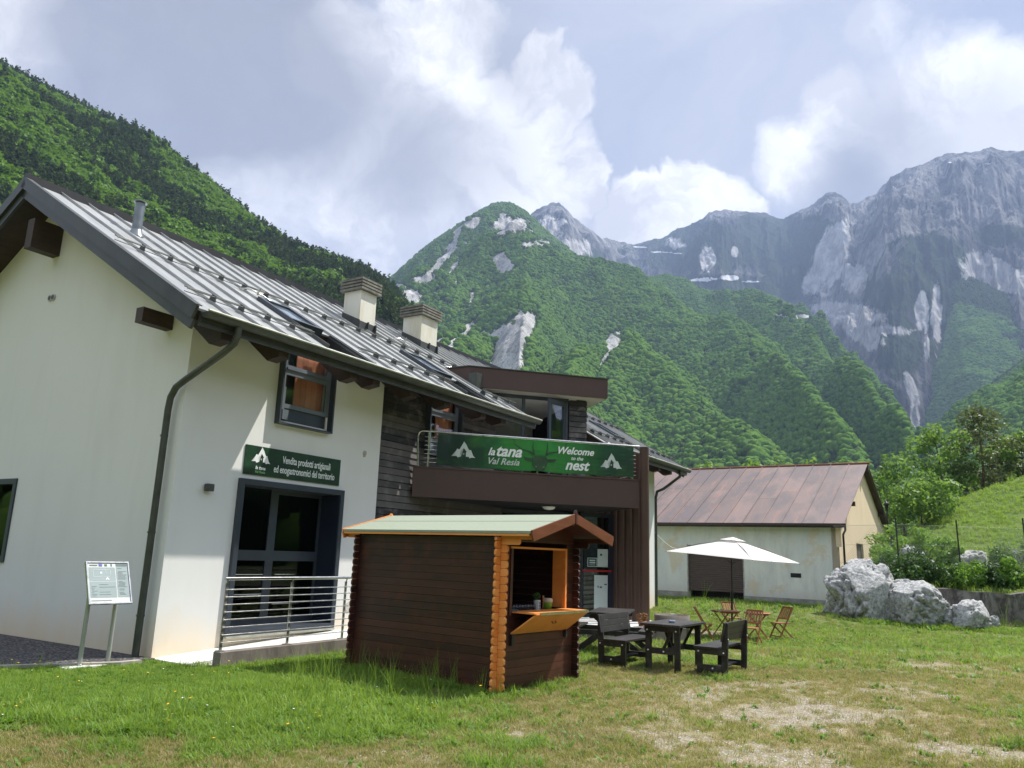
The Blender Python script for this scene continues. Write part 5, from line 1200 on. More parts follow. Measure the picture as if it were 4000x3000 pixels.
# ================================================================== INFORMATION BOARD
IB = empty('information_board', (-5.68, 11.40, 0), math.atan2(.306, .215), 'tilted stainless steel information board on two posts in front of the gable wall', 'sign')
m_postst = simple('satin steel tube', (.42, .43, .42), .42, .55, .08, 6)
for x_ in (-.20, .19):
    m = MB(); m.tube([(x_, 0, -.05), (x_, 0, 1.05)], .030, 14); m.build('post', m_postst, IB)
    m = MB(); m.tube([(x_+.05, .06, .0), (x_+.05, .06, .62)], .008, 6) if x_ < 0 else None
    if x_ < 0: m.build('cable_cover', m_steel, IB)
m = MB(); m.box(-.45, .42, -.13, .10, -.05, .030); m.build('base_slab', m_slab, IB, .006)
TM = Matrix.Translation((-.01, -.10, 1.13)) @ Matrix.Rotation(R(-24), 4, 'X') @ Matrix.Rotation(R(0), 4, 'Y')
m = MB(TM); bw, bh = .31, .31
m.box(-bw, bw, -.012, .012, -bh, bh, 0); pn = m.build('panel', m_steel, IB, .003)
m = MB(TM)
for (a_, b_, c_, d_) in ((-bw, bw, bh-.02, bh), (-bw, bw, -bh, -bh+.02), (-bw, -bw+.02, -bh+.02, bh-.02), (bw-.02, bw, -bh+.02, bh-.02)): m.box(a_, b_, -.026, -.012, c_, d_)
m.build('panel_frame', m_steel, IB, .002)
m_pg = simple('grey green print', (.24, .30, .30), .4, 0, .05, 4); m_pd = simple('dark green print', (.08, .13, .12), .4); m_bl = simple('blue print', (.06, .07, .30), .4)
m = MB(TM); m.box(-.285, .285, -.0145, -.0125, -.285, .285, 0)
m.box(-.275, .100, -.0165, -.015, .03, .225, 1); m.box(-.275, .100, -.0165, -.015, -.215, .02, 1); m.box(.115, .28, -.0165, -.015, -.215, .235, 1); m.box(.115, .28, -.0165, -.015, .24, .28, 2); m.box(-.13, -.08, -.0165, -.015, .238, .275, 3)
m.box(-.26, -.15, -.0165, -.015, .246, .262, 4); m.box(-.05, -.01, -.0165, -.015, .240, .272, 4); m.box(.04, .06, -.0165, -.015, .240, .275, 4)
for (x0_, x1_, z0_, z1_) in ((-.22, -.215, .08, .19), (-.22, .03, .185, .19), (.025, .03, .09, .19), (-.22, -.10, .08, .085), (-.06, .03, .08, .085), (-.04, -.035, .13, .19), (-.12, -.09, .13, .16)): m.box(x0_, x1_, -.0185, -.017, z0_, z1_, 0)
rr2 = random.Random(4)
for (x0_, x1_, z0_, z1_, n_) in ((.125, .27, -.20, .22, 26), (-.265, -.17, -.20, -.02, 8), (-.15, .09, -.20, -.02, 10), (-.26, .05, .20, .215, 1), (-.27, .27, -.265, -.235, 2)):
    for i in range(n_):
        z_ = z1_-(z1_-z0_)*(i+.5)/n_
        if rr2.random() < .2: continue
        xe = x0_+(x1_-x0_)*rr2.uniform(.45, 1); m.box(x0_+rr2.uniform(0, .02), xe, -.0182, -.017, z_-.0022, z_+.0022, 4)
m.build('printed_panel', [simple('off white print', (.52, .54, .52), .4), m_pg, m_pd, m_bl, m_ink], IB)
logo(IB, TM @ Matrix(((1, 0, 0, -.02), (0, 0, -1, -.0162), (0, 1, 0, .045), (0, 0, 0, 1))), .03)

# ================================================================== BLACK TABLE, BENCHES
def ax(p, rz_): return p, rz_
def bolt(mb, p, n_, r_=.012): p = Vector(p); n_ = Vector(n_); mb.tube([p, p+n_*.012], r_, 8)
tb = empty('garden_table', (2.78, 13.22, 0), R(57), 'black stained plank table with a glass ashtray between the two black benches', 'table')
# local x along the long side, near end at -x
m = MB(); 
for i in range(5): m.box(-.60, .60, -.335+i*.134, -.335+i*.134+.131, .685, .72)
m.build('tabletop', m_black, tb, .004)
for sx_ in (-.47, .47):
    for sy_ in (-.24, .24):
        m = MB(); m.box(sx_-.022, sx_+.022, sy_-.048, sy_+.048, 0, .684); m.build('leg', m_black, tb, .004)
    m = MB(); m.box(sx_+.023 if sx_ > 0 else sx_-.055, sx_+.055 if sx_ > 0 else sx_-.023, -.29, .29, .60, .683); m.box(sx_-.019, sx_+.019, -.19, .19, .26, .35); m.build('cross_rail', m_black, tb, .003)
    m = MB(); m.bar((sx_-.03*(1 if sx_ > 0 else -1), 0, .33), (sx_-.30*(1 if sx_ > 0 else -1)*.0, .17*(-1 if sx_ < 0 else -1), .66), .03, .045, mi=0) ; m.build('brace', m_black, tb, .003)
m = MB(); m.box(-.44, .44, -.02, .02, .27, .34); m.build('stretcher', m_black, tb, .003)
for s in (-1, 1):
    m = MB(); m.bar((s*.10, 0, .31), (s*.40, 0, .67), .045, .03); m.build('brace', m_black, tb, .003)
m = MB()
for y_ in (-.24, .24): bolt(m, (-.525, y_, .62), (-1, 0, 0)); 
bolt(m, (-.49, -.02, .30), (-1, 0, 0)); bolt(m, (-.492, .24, .31), (-1, 0, 0)); m.build('bolts', m_white, tb)
def bench(name, loc, rz_, label):
    """local x along the seat, sitter faces -y"""
    b = empty(name, loc, rz_, label, 'bench', 'black benches at the black table')
    for i in range(3):
        m = MB(); m.box(-.59, .59, -.30+i*.135, -.30+i*.135+.132, .395, .43); m.build('seat', m_black, b, .005)
    for i in range(3):
        m = MB(); zb = .52+i*.095; off = .13+i*.018; m.add([(x, y, z) for x in (-.59, .59) for (y, z) in ((off, zb), (off+.028, zb-.003), (off+.045, zb+.088), (off+.017, zb+.091))], [(0, 1, 2, 3), (7, 6, 5, 4), (0, 4, 5, 1), (1, 5, 6, 2), (2, 6, 7, 3), (3, 7, 4, 0)]); m.build('backrest', m_black, b, .004)
    for sx_ in (-.50, .50):
        m = MB(); m.box(sx_-.022, sx_+.022, -.27, -.185, 0, .394); m.build('leg', m_black, b, .004)
        m = MB(); m.prism([(.115, 0), (.205, 0), (.235, .78), (.225, .80), (.175, .78), (.128, .50)], 'x', sx_-.022, sx_+.022); m.build('leg', m_black, b, .004)
        m = MB(); m.box(sx_-.020, sx_+.020, -.184, .114, .07, .16); m.box(sx_+(.023 if sx_ > 0 else -.05), sx_+(.05 if sx_ > 0 else -.023), -.29, .20, .315, .394); m.build('side_rail', m_black, b, .003)
        m = MB(); s_ = 1 if sx_ > 0 else -1
        for (y_, z_) in ((-.23, .355), (.165, .355), (-.02, .115)): bolt(m, (sx_+s_*(.05 if z_ > .3 else .020), y_, z_), (s_, 0, 0))
        for z_ in (.56, .66, .75): bolt(m, (sx_+s_*.0, .215, z_), (0, 1, .1), .016)
        m.build('bolts', m_white, b)
    m = MB(); m.box(-.48, .48, -.06, .06, .10, .13); m.build('stretcher', m_black, b, .003)
    return b
def facing(dx, dy): return math.atan2(-dy, -dx) - math.pi/2 + 0.0
# sitter of the left bench looks right (towards the table); -y local must point to (0.84,-.54)
b1 = bench('garden_bench', (2.02, 13.62, 0), R(57+180), 'black slatted bench left of the table, its back to the kiosk')
b2 = bench('garden_bench', (3.52, 12.92, 0), R(57), 'black slatted bench right of the table, seen from behind with white bolt heads')
b1.rotation_euler = (0, 0, R(57)); b1.rotation_euler[2] = R(57)
# b1: backrest on the left (+y local points left of travel = up-left); b2: backrest on the right
b2.rotation_euler[2] = R(57+180)
at_ = MB(); at_.lathe([(0, 0), (.045, 0), (.058, .035), (.05, .035), (.042, .012), (0, .012)], 0, 0, 16); at_ = at_.build('ashtray', simple('blue tinted glass', (.25, .33, .42), .08)); at_.location = tb.matrix_basis @ Vector((-.12, -.02, .721)); tag(at_, 'small blue tinted glass ashtray on the black table', 'ashtray')
# picnic table half hidden behind the kiosk
pk = empty('picnic_table', (2.05, 15.35, 0), R(75), 'black picnic table with crossed legs and attached seats, half hidden behind the kiosk', 'picnic table')
for i in range(4):
    m = MB(); m.box(-.75, .75, -.36+i*.18, -.36+i*.18+.172, .70, .74); m.build('tabletop', m_black, pk, .004)
for s in (-1, 1):
    m = MB(); m.box(-.75, .75, s*.70-.13, s*.70+.13, .41, .45); m.build('seat', m_black, pk, .004)
for sx_ in (-.55, .55):
    m = MB(); m.box(sx_-.02, sx_+.02, -.80, .80, .33, .41); m.box(sx_-.02, sx_+.02, -.34, .34, .62, .70); m.build('cross_rail', m_black, pk, .003)
    for s in (-1, 1):
        m = MB(); m.bar((sx_+s*.0425, -s*.62, 0), (sx_+s*.0425, s*.28, .69), .04, .10); m.build('leg', m_black, pk, .003)
# log planter stub at the end of the platform
pp = empty('wooden_planter', (3.98, 19.1, 0), .3, 'low round wooden tub beside the big brown column', 'planter')
m = MB(); m.lathe([(0, 0), (.40, 0), (.42, .45), (.39, .45), (.37, .40), (0, .38)], 0, 0, 20); m.build('tub', wood('tub staves', (.05, .045, .04), (.15, .13, .11), .8, 'z'), pp)
m = MB(); m.box(-.05, .07, -.05, .02, .46, .475); m.build('lid_stone', m_slab, pp)
fp_ = empty('flower_pot', (3.02, 17.62, .262), 0, 'small pot of dry reddish flowers on the platform edge beside the column', 'plant'); m = MB(); m.lathe([(0, 0), (.07, 0), (.10, .14), (.09, .14), (0, .12)], 0, 0, 16); m.build('pot', simple('terracotta', (.30, .12, .06), .8), fp_)
link('foliage', leaf_cloud('foliage', [(0, 0, .22, .12, .8)], 160, .05, leafmat('dry flowers', (.28, .10, .04), (.20, .12, .05), (.10, .10, .03), .2, False), 31), fp_)

# ================================================================== TEAK SET AND PARASOL
def slot(px, D, z=None):
    d = ray(px, 2430); x_, y_ = d.x*D/d.y, D; return Vector((x_, y_, float(ground_z(np.array([x_]), np.array([y_]))[0]) if z is None else z))
def chair0():
    """local: sitter faces -y"""
    c = empty('folding_chair')
    m = MB()
    for i in range(6): m.box(-.20, .20, -.20+i*.065, -.20+i*.065+.055, .43, .45)
    m.build('seat', m_teak, c, .003)
    for s in (-1, 1):
        m = MB(); m.bar((s*.215, -.24, 0), (s*.215, .27, .88), .022, .04, (0, 1, 0)); m.build('frame', m_teak, c, .003)       # foot in front, top of the back behind
        m = MB(); m.bar((s*.185, .30, 0), (s*.185, -.20, .44), .022, .038, (0, 1, 0)); m.build('leg', m_teak, c, .003)
    m = MB(); m.bar((-.20, -.19, .085), (.20, -.19, .085), .03, .022); m.bar((-.17, .255, .04), (.17, .255, .04), .03, .022); m.build('stretcher', m_teak, c, .002)
    m = MB(); m.bar((-.205, .262, .862), (.205, .262, .862), .022, .05); m.bar((-.205, .10, .56), (.205, .10, .56), .022, .04)
    for i in range(5): m.bar((-.15+i*.075, .105, .57), (-.15+i*.075, .255, .85), .045, .012, (0, 1, 0))
    m.build('backrest', m_teak, c, .002)
    return c
ch = chair0(); spots_c = [(2752, 21.8, -62, 'brown wooden folding chair left of the nearer garden table, facing right'),
    (2862, 24.2, 160, 'brown wooden folding chair behind the umbrella pole, its back lit orange'), (2935, 20.9, 140, 'brown wooden folding chair nearest the black bench, turned left'),
    (3050, 22.8, 98, 'brown wooden folding chair at the far right of the garden set, facing left')]
for i, (px_, D_, a_, lb) in enumerate(spots_c):
    o = ch if i == 0 else copy_tree(ch); o.location = slot(px_, D_); a_r = {0: R(75), 1: R(15), 2: R(-40), 3: R(-72)}[i]
    o.rotation_euler = (0, 0, a_r); tag(o, lb, 'folding chair', 'wooden folding chairs on the grass')
def table0(oct_=True):
    t_ = empty('folding_table'); m = MB()
    for i in range(7):
        y_ = -.35+i*.1; hw = .35 if not oct_ else min(.35, .56-abs(y_+.045))
        m.box(-hw, hw, y_, y_+.094, .70, .72)
    m.build('tabletop', m_teak, t_, .003)
    m = MB(); m.box(-.30, .30, -.26, -.235, .665, .699); m.box(-.30, .30, .235, .26, .665, .699); m.build('apron', m_teak, t_)
    for s in (-1, 1):
        m = MB(); m.bar((s*.30, -.225, 0), (-s*.25, -.225, .69), .022, .04, (0, 1, 0)); m.build('leg', m_teak, t_, .002)
        m = MB(); m.bar((s*.30, .225, 0), (-s*.25, .225, .69), .022, .04, (0, 1, 0)); m.build('leg', m_teak, t_, .002)
    m = MB(); m.bar((.27, -.21, .05), (.27, .21, .05), .03, .02); m.bar((-.27, -.21, .05), (-.27, .21, .05), .03, .02); m.build('stretcher', m_teak, t_)
    return t_
t1_ = table0(); t1_.location = slot(2835, 22.9); t1_.rotation_euler = (0, 0, R(12)); tag(t1_, 'brown wooden folding table with clipped corners in front of the umbrella pole', 'folding table', 'wooden folding tables')
t2_ = table0(False); t2_.location = slot(2958, 22.4); t2_.rotation_euler = (0, 0, R(-18)); tag(t2_, 'pale brown square folding table right of the umbrella pole', 'folding table', 'wooden folding tables')
pb = slot(2858, 23.6); um = empty('parasol', pb, 0, 'white rectangular parasol standing over the wooden garden set', 'parasol')
pm = MB(); pm.tube([(0, 0, 0), (.03, 0, 1.15)], .030, 12); pm.tube([(.03, 0, 1.12), (.05, 0, 2.62)], .022, 12); pm.tube([(.03, 0, 1.02), (.03, 0, 1.2)], .042, 12); pm.tube([(.03, 0, 1.12), (.14, -.02, 1.22)], .012, 8); pm.build('pole', simple('dark parasol pole', (.03, .035, .035), .4, .4), um)
pm = MB(); pm.lathe([(0, 0), (.26, 0), (.26, .05), (.05, .08), (.05, .25), (0, .25)], 0, 0, 20); pm.build('base', m_cord, um)
def ptD(px, py, D): d = ray(px, py); return Vector((0, 0, EYE)) + d*(D/d.y) - pb
cA, cB, cC = ptD(2600, 2153, 23.0), ptD(2940, 2187, 21.5), ptD(3125, 2201, 23.3); cD = cA+cC-cB + Vector((0, 0, .10)); ap = ptD(2863, 2100, 23.4)
m_canvas = None
mc, t, b = mat('white canvas'); b.inputs['Base Color'].default_value = (.80, .79, .77, 1); b.inputs['Roughness'].default_value = .85
tl = N(t, 'ShaderNodeBsdfTranslucent'); tl.inputs[0].default_value = (.8, .77, .74, 1); ms = N(t, 'ShaderNodeMixShader'); ms.inputs[0].default_value = .4
t.links.new(b.outputs[0], ms.inputs[1]); t.links.new(tl.outputs[0], ms.inputs[2]); t.links.new(ms.outputs[0], t.nodes['Material Output'].inputs[0]); m_canvas = mc
cs_ = [cA, cB, cC, cD]; vs = []; fs = []; NS = 10
for k in range(4):
    P0, P1 = cs_[k], cs_[(k+1) % 4]; o0 = len(vs)
    for i in range(NS+1):
        for j in range(NS+1):
            e = P0.lerp(P1, j/NS); f_ = i/NS; p = (ap+Vector((0, 0, -.05))).lerp(e, .10+.90*f_); sg = .10*math.sin(math.pi*j/NS)*f_*f_; p = p + Vector((0, 0, .02*math.sin(math.pi*f_))); 
            c_ = (cA+cB+cC+cD)/4; inw = (c_-p); inw.z = 0; p = p + inw*(.10*math.sin(math.pi*j/NS)*f_**3)
            vs.append(p)
    for i in range(NS):
        for j in range(NS): a_ = o0+i*(NS+1)+j; fs.append((a_, a_+1, a_+NS+2, a_+NS+1))
pm = MB(); pm.add(vs, fs, 0, False); cn = pm.build('canopy', m_canvas, um)
md = cn.modifiers.new('hem', 'SOLIDIFY'); md.thickness = .006
pm = MB(); c4 = [ap.lerp(c_, .20)+Vector((0, 0, .03)) for c_ in cs_]; pm.add([ap+Vector((0, 0, .02))]+c4, [(0, 1, 2), (0, 2, 3), (0, 3, 4), (0, 4, 1)]); vt_ = pm.build('vent', m_canvas, cn)
pm = MB()
for k in range(4):
    m1_ = cs_[k]; pm.tube([ap+Vector((0, 0, -.08)), ap.lerp(m1_, .5)+Vector((0, 0, .02)), m1_+Vector((0, 0, -.015))], .009, 6)
    m2_ = cs_[k].lerp(cs_[(k+1) % 4], .5); m2_ = m2_.lerp((cA+cC)/2, .12); pm.tube([ap+Vector((0, 0, -.08)), m2_+Vector((0, 0, -.02))], .009, 6); pm.tube([Vector((.05, 0, 2.0)), ap.lerp(m2_, .55)], .008, 6)
pm.build('ribs', m_cord, um)
# ================================================================== BARN
barn = empty('barn', BARN_O, BARN_R, 'old plastered barn with a rusty brown sheet roof and a brown roller shutter', 'barn')
def barnplaster():
    m, t, b = mat('old barn render'); tc = N(t, 'ShaderNodeTexCoord'); ob = tc.outputs['Object']
    n = noise(t, ob, .75, 7, .68, .4); n2 = noise(t, mapping(t, ob, scale=(1, 1, .3)), 2.6, 6, .7); n3 = noise(t, ob, .3, 3, .5)
    c = mixc(t, ramp(t, n2, [(.4, 0.), (.7, 1.)]), (.74, .74, .68), (.58, .585, .55)); c = mixc(t, ramp(t, n3, [(.42, 0.), (.62, .6)]), c, (.60, .64, .66))
    c = mixc(t, ramp(t, n, [(.56, 0.), (.60, .7)]), c, (.66, .56, .40))
    sx = N(t, 'ShaderNodeSeparateXYZ'); t.links.new(ob, sx.inputs[0]); f = N(t, 'ShaderNodeMapRange'); t.links.new(math_n(t, 'ADD', sx.outputs[2], math_n(t, 'MULTIPLY', n2, .6)), f.inputs[0]); f.inputs[1].default_value = 1.0; f.inputs[2].default_value = .3; f.inputs[4].default_value = .55
    c = mixc(t, f.outputs[0], c, (.40, .34, .23)); setc(t, b, c); b.inputs['Roughness'].default_value = .92
    bn = N(t, 'ShaderNodeBump'); bn.inputs['Strength'].default_value = .4; bn.inputs['Distance'].default_value = .02; t.links.new(n, bn.inputs['Height']); t.links.new(bn.outputs[0], b.inputs['Normal']); return m
m_bw = barnplaster()
m_bg = plaster('cream barn gable render', (.74, .60, .42), (.56, .44, .28), .5)
EZB, RZB, DB_ = 3.62, 6.72, 12.6; XL = -15.0; tB = (RZB-EZB)/(DB_/2)
w = MB(); sh0, sh1, shz = -6.66, -4.10, 2.45
w.box(XL, sh0, 0, .3, -.3, EZB-.05); w.box(sh1, -.001, 0, .3, -.3, EZB-.05); w.box(sh0, sh1, 0, .3, shz, EZB-.05); w.build('wall', m_bw, barn)
w = MB(); gy0, gy1, gz0, gz1 = 3.8, 5.5, 1.3, 2.78
zr = lambda y: EZB+tB*(y if y < DB_/2 else DB_-y)-.06
w.prism([(0, -.3), (gy0, -.3), (gy0, zr(gy0)), (0, zr(0))], 'x', -.3, 0); w.prism([(gy0, -.3), (gy1, -.3), (gy1, gz0), (gy0, gz0)], 'x', -.3, 0); w.prism([(gy0, gz1), (gy1, gz1), (gy1, zr(gy1)), (gy0, zr(gy0))], 'x', -.3, 0)
w.prism([(gy1, -.3), (DB_, -.3), (DB_, zr(DB_)), (DB_/2, zr(DB_/2)), (gy1, zr(gy1))], 'x', -.3, 0); w.build('gable_wall', m_bg, barn)
w = MB(); w.box(XL, XL+.3, .3, DB_, -.3, EZB-.06); w.box(XL+.3, -.3, DB_-.3, DB_, -.3, EZB-.06); w.build('rear_wall', m_bw, barn)
w = MB(); w.box(XL-.02, sh0-.04, -.05, -.001, -.3, .34); w.box(sh1+.04, .06, -.05, -.001, -.3, .30); w.build('plinth', simple('grey plinth', (.27, .27, .25), .9, 0, .3, 3, .3, 20), barn)
w = MB(); n_ = 22
for i in range(n_):
    z0 = .40+i*(shz-.40)/n_; z1 = .40+(i+1)*(shz-.40)/n_
    w.add([(x, y, z) for x in (sh0, sh1) for (y, z) in ((.10, z0), (.085, z0+.02), (.085, z1-.025), (.10, z1))]+[(x, .13, z) for x in (sh0, sh1) for z in (z0, z1)], [(0, 4, 5, 1), (1, 5, 6, 2), (2, 6, 7, 3), (0, 1, 2, 3), (4, 7, 6, 5), (8, 9, 11, 10)])
w.build('roller_shutter', simple('brown shutter slats', (.080, .055, .046), .6, .1, .3, 3, 0, 1, (1, 1, 8)), barn)
w = MB(); w.box(sh0, sh1, .6, .65, -.2, shz); w.build('interior', m_dark, barn); w = MB(); w.box(sh0-.05, sh0, .0-.012, .1, 0, shz+.05); w.box(sh1, sh1+.05, -.012, .1, 0, shz+.05); w.build('door_jamb', simple('crumbled edge', (.36, .35, .31), .9, 0, .4, 6), barn)
w = MB(); w.box(sh0-.1, sh1+.2, -.35, -.051, -.1, .10); w.build('threshold', m_conc, barn)
w = MB(); w.box(-2.04, -1.60, -.012, -.002, 1.18, 1.36); w.box(-1.99, -1.72, -.02, -.0125, 1.21, 1.33); w.build('vent', m_dark, barn)
w = MB(); w.box(-.12, -.10, gy0, gy1, gz0, gz1); w.build('window', simple('weathered board', (.10, .085, .065), .85, 0, .3, 4), barn)
# roof: sheets laid side by side, each tinted by its own rust
def rust():
    m, t, b = mat('rusty painted sheet'); tc = N(t, 'ShaderNodeTexCoord'); ob = tc.outputs['Object']; g = N(t, 'ShaderNodeNewGeometry'); rnd = g.outputs['Random Per Island']
    n = noise(t, mapping(t, ob, scale=(2.2, .35, .35)), 1.5, 7, .7, .3); n2 = noise(t, mapping(t, ob, scale=(1, .5, .5)), .8, 5, .6); n3 = noise(t, ob, 7, 6, .7)
    c = mixc(t, rnd, (.150, .108, .100), (.200, .140, .125)); c = mixc(t, ramp(t, n2, [(.42, 0.), (.56, .8)]), c, (.105, .088, .090)); c = mixc(t, ramp(t, n, [(.55, 0.), (.68, .6)]), c, (.28, .145, .10))
    c = mixc(t, ramp(t, n3, [(.62, 0.), (.74, .6)]), c, (.36, .24, .17)); setc(t, b, c); b.inputs['Roughness'].default_value = .62; b.inputs['Metallic'].default_value = .0
    bn = N(t, 'ShaderNodeBump'); bn.inputs['Strength'].default_value = .3; bn.inputs['Distance'].default_value = .02; t.links.new(n3, bn.inputs['Height']); t.links.new(bn.outputs[0], b.inputs['Normal']); return m
w = MB(); pw = .86; x_ = .32; yA = -.42; rk_ = random.Random(3)
def bz(y): return EZB+tB*(y if y < DB_/2 else DB_-y)
while x_ > XL-.3:
    x2 = x_-pw
    for (ya, yb) in ((yA, DB_/2), (DB_/2, DB_+.4)):
        cutp = [ya]+sorted(rk_.uniform(.25, .75)*(yb-ya)+ya for _ in range(1))+[yb]
        for q in range(2):
            a_, b_ = cutp[q]+.004, cutp[q+1]-.004; h = .012+.004*rk_.random()
            w.add([(x, y, bz(y)+hh) for hh in (0, h) for (x, y) in ((x2+.005, a_), (x_-.005, a_), (x_-.005, b_), (x2+.005, b_))], [(0, 3, 2, 1), (4, 5, 6, 7), (0, 1, 5, 4), (1, 2, 6, 5), (2, 3, 7, 6), (3, 0, 4, 7)])
        w.add([(x, y, bz(y)+hh) for hh in (.014, .05) for (x, y) in ((x2-.022, ya), (x2+.022, ya), (x2+.022, yb), (x2-.022, yb))], [(0, 3, 2, 1), (4, 5, 6, 7), (0, 1, 5, 4), (1, 2, 6, 5), (2, 3, 7, 6), (3, 0, 4, 7)])
    x_ = x2
bro = w.build('roof', rust(), barn)
w = MB(); 
for (ya, yb) in ((yA+.03, DB_/2), (DB_/2, DB_+.37)):
    w.add([(x, y, bz(y)+hh) for hh in (-.14, -.002) for (x, y) in ((XL-.2, ya), (.26, ya), (.26, yb), (XL-.2, yb))], [(0, 3, 2, 1), (4, 5, 6, 7), (0, 1, 5, 4), (1, 2, 6, 5), (2, 3, 7, 6), (3, 0, 4, 7)])
for y_ in (2.2, DB_/2, DB_-2.2, DB_-.1): w.box(-.2, .34, y_-.08, y_+.08, bz(y_)-.34, bz(y_)-.143)
w.build('soffit', m_beam, bro)
w = MB(); w.tube([(.40, DB_/2, RZB+.03), (XL-.3, DB_/2, RZB+.03)], .06, 8); w.build('ridge_cap', m_barge, bro)
w = MB(); w.box(XL-.2, .40, yA-.10, yA-.0, EZB-.26, EZB-.16); w.box(XL-.2, .38, yA+.0, yA+.03, EZB-.32, EZB-.16); w.build('gutter', simple('dark brown gutter', (.035, .024, .02), .5), bro)
w = MB(); w.tube([(.36, -.44, EZB-.25), (.34, -.3, EZB-.42), (.20, -.07, EZB-.6), (.20, -.07, .6)], .045, 10); w.build('downpipe', simple('dark brown pipe', (.03, .022, .018), .5), barn)
w = MB(); w.box(-.10, .12, -.09, -.052, 2.5, EZB-.2); w.build('corner_patch', m_bg, barn)
cb = MB(); pA = HOUSE_O + Matrix.Rotation(HOUSE_R, 3, 'Z') @ Vector((20.46, 0, 2.72)); pB = Matrix.Translation(BARN_O) @ Matrix.Rotation(BARN_R, 4, 'Z') @ Vector((-6.75, -.0, 2.28))
cb.tube([pA.lerp(pB, t_)+Vector((0, 0, -.25*math.sin(math.pi*t_))) for t_ in np.linspace(0, 1, 9)], .012, 5); o = cb.build('overhead_cable', m_white); tag(o, 'thin white cable strung between the white house and the barn', 'cable')

# ================================================================== BOULDERS, WALL, FENCE
def rockm(name, c0, c1, dark):
    m, t, b = mat(name); geo = N(t, 'ShaderNodeNewGeometry'); tc = N(t, 'ShaderNodeTexCoord'); p = tc.outputs['Object']
    n = noise(t, p, 2.2, 9, .72, .5); n2 = noise(t, p, 9, 7, .7); sp = N(t, 'ShaderNodeSeparateXYZ'); t.links.new(geo.outputs['Normal'], sp.inputs[0])
    c = mixc(t, ramp(t, n2, [(.32, 0.), (.68, 1.)]), c0, c1); c = mixc(t, ramp(t, n, [(.56, 0.), (.66, .75)]), c, dark)
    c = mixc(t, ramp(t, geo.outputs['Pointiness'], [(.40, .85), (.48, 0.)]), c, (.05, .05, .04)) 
    setc(t, b, c); b.inputs['Roughness'].default_value = .95
    bn = N(t, 'ShaderNodeBump'); bn.inputs['Strength'].default_value = 1.0; bn.inputs['Distance'].default_value = .10; t.links.new(math_n(t, 'ADD', n, math_n(t, 'MULTIPLY', n2, .35)), bn.inputs['Height']); t.links.new(bn.outputs[0], b.inputs['Normal']); return m
m_lime = rockm('pale limestone', (.15, .155, .155), (.60, .60, .585), (.10, .10, .09)); m_limeg = rockm('mossy limestone', (.28, .28, .26), (.60, .60, .56), (.13, .14, .07))
from mathutils import noise as mn
def boulder(loc, sx, sy, sz, seed, label, name='boulder', rot=0, sub=6, mt=None, rough=.34):
    bm = bmesh.new(); bmesh.ops.create_icosphere(bm, subdivisions=sub, radius=1)
    off = Vector((seed*3.1, seed*1.7, seed*5.3)); rp_ = random.Random(seed); planes = []
    for _ in range(9):
        a1, a2 = rp_.uniform(0, 6.28), rp_.uniform(-.2, 1.3); planes.append((Vector((math.cos(a1)*math.cos(a2), math.sin(a1)*math.cos(a2), math.sin(a2))), rp_.uniform(.74, .95)))
    for v in bm.verts:
        d = v.co.normalized(); f = 1+rough*(mn.fractal(d*1.2+off, 1, 2, 2)) 
        q = mn.ridged_multi_fractal(d*1.9+off, 1, 2.1, 6, 1, 2)*.06 + mn.fractal(d*4+off, .6, 2.1, 7)*.13 - max(0, .09-abs(mn.noise(d*2.3+off*1.3)))*1.6
        f += q-.07;
        for pn_, pd_ in planes:
            h_ = d.dot(pn_)*f
            if h_ > pd_: f *= 1-(1-pd_/h_)*.85
        v.co = d*f
        if v.co.z < -.5: v.co.z = -.5
        v.co.x *= sx; v.co.y *= sy; v.co.z = (v.co.z+.35)*sz/1.30
    me = bpy.data.meshes.new(name); bm.to_mesh(me); bm.free(); me.materials.append(mt or m_lime)
    for p in me.polygons: p.use_smooth = sub > 4
    o = link(name, me); o.location = loc; o.rotation_euler = (0, 0, rot); return tag(o, label, 'boulder')
boulder((13.25, 29.35, -.15), 1.18, 1.2, 2.25, 1, 'tallest pale grey limestone boulder standing against the corner of the barn', rot=.3)
boulder((14.45, 28.55, -.15), 1.20, 1.0, 1.60, 5, 'broad pale grey limestone boulder with dark hollows, second from the barn', rot=-.4)
boulder((16.1, 27.7, -.1), .78, .6, .80, 9, 'small pointed white boulder in front of the concrete retaining wall', rot=.8, sub=5)
boulder((15.45, 28.15, -.05), .34, .3, .55, 12, 'fist shaped grey stone between the big boulders and the retaining wall', sub=5)
boulder((15.85, 28.2, -.1), .26, .3, .62, 15, 'smooth grey stone leaning on the foot of the retaining wall', sub=4, mt=m_limeg)
boulder((16.95, 27.85, -.1), .22, .2, .32, 17, 'little pale stone at the right foot of the retaining wall', sub=4)
def hz_(x, y): return float(ground_z(np.array([x]), np.array([y]))[0])
boulder((17.1, 33.2, hz_(17.1, 33.2)-.6), .9, .8, 1.5, 21, 'pale rock outcrop half hidden by bushes on the bank beside the left fence post', rot=.2, mt=m_lime)
boulder((19.8, 33.6, hz_(19.8, 33.6)-.5), .8, .7, 1.1, 25, 'brown and white rock outcrop on the bank right of the fence', rot=.5, mt=m_limeg)
boulder((21.6, 33.4, hz_(21.6, 33.4)-.2), .4, .3, .7, 28, 'small white rock far right on the grassy bank', sub=4)
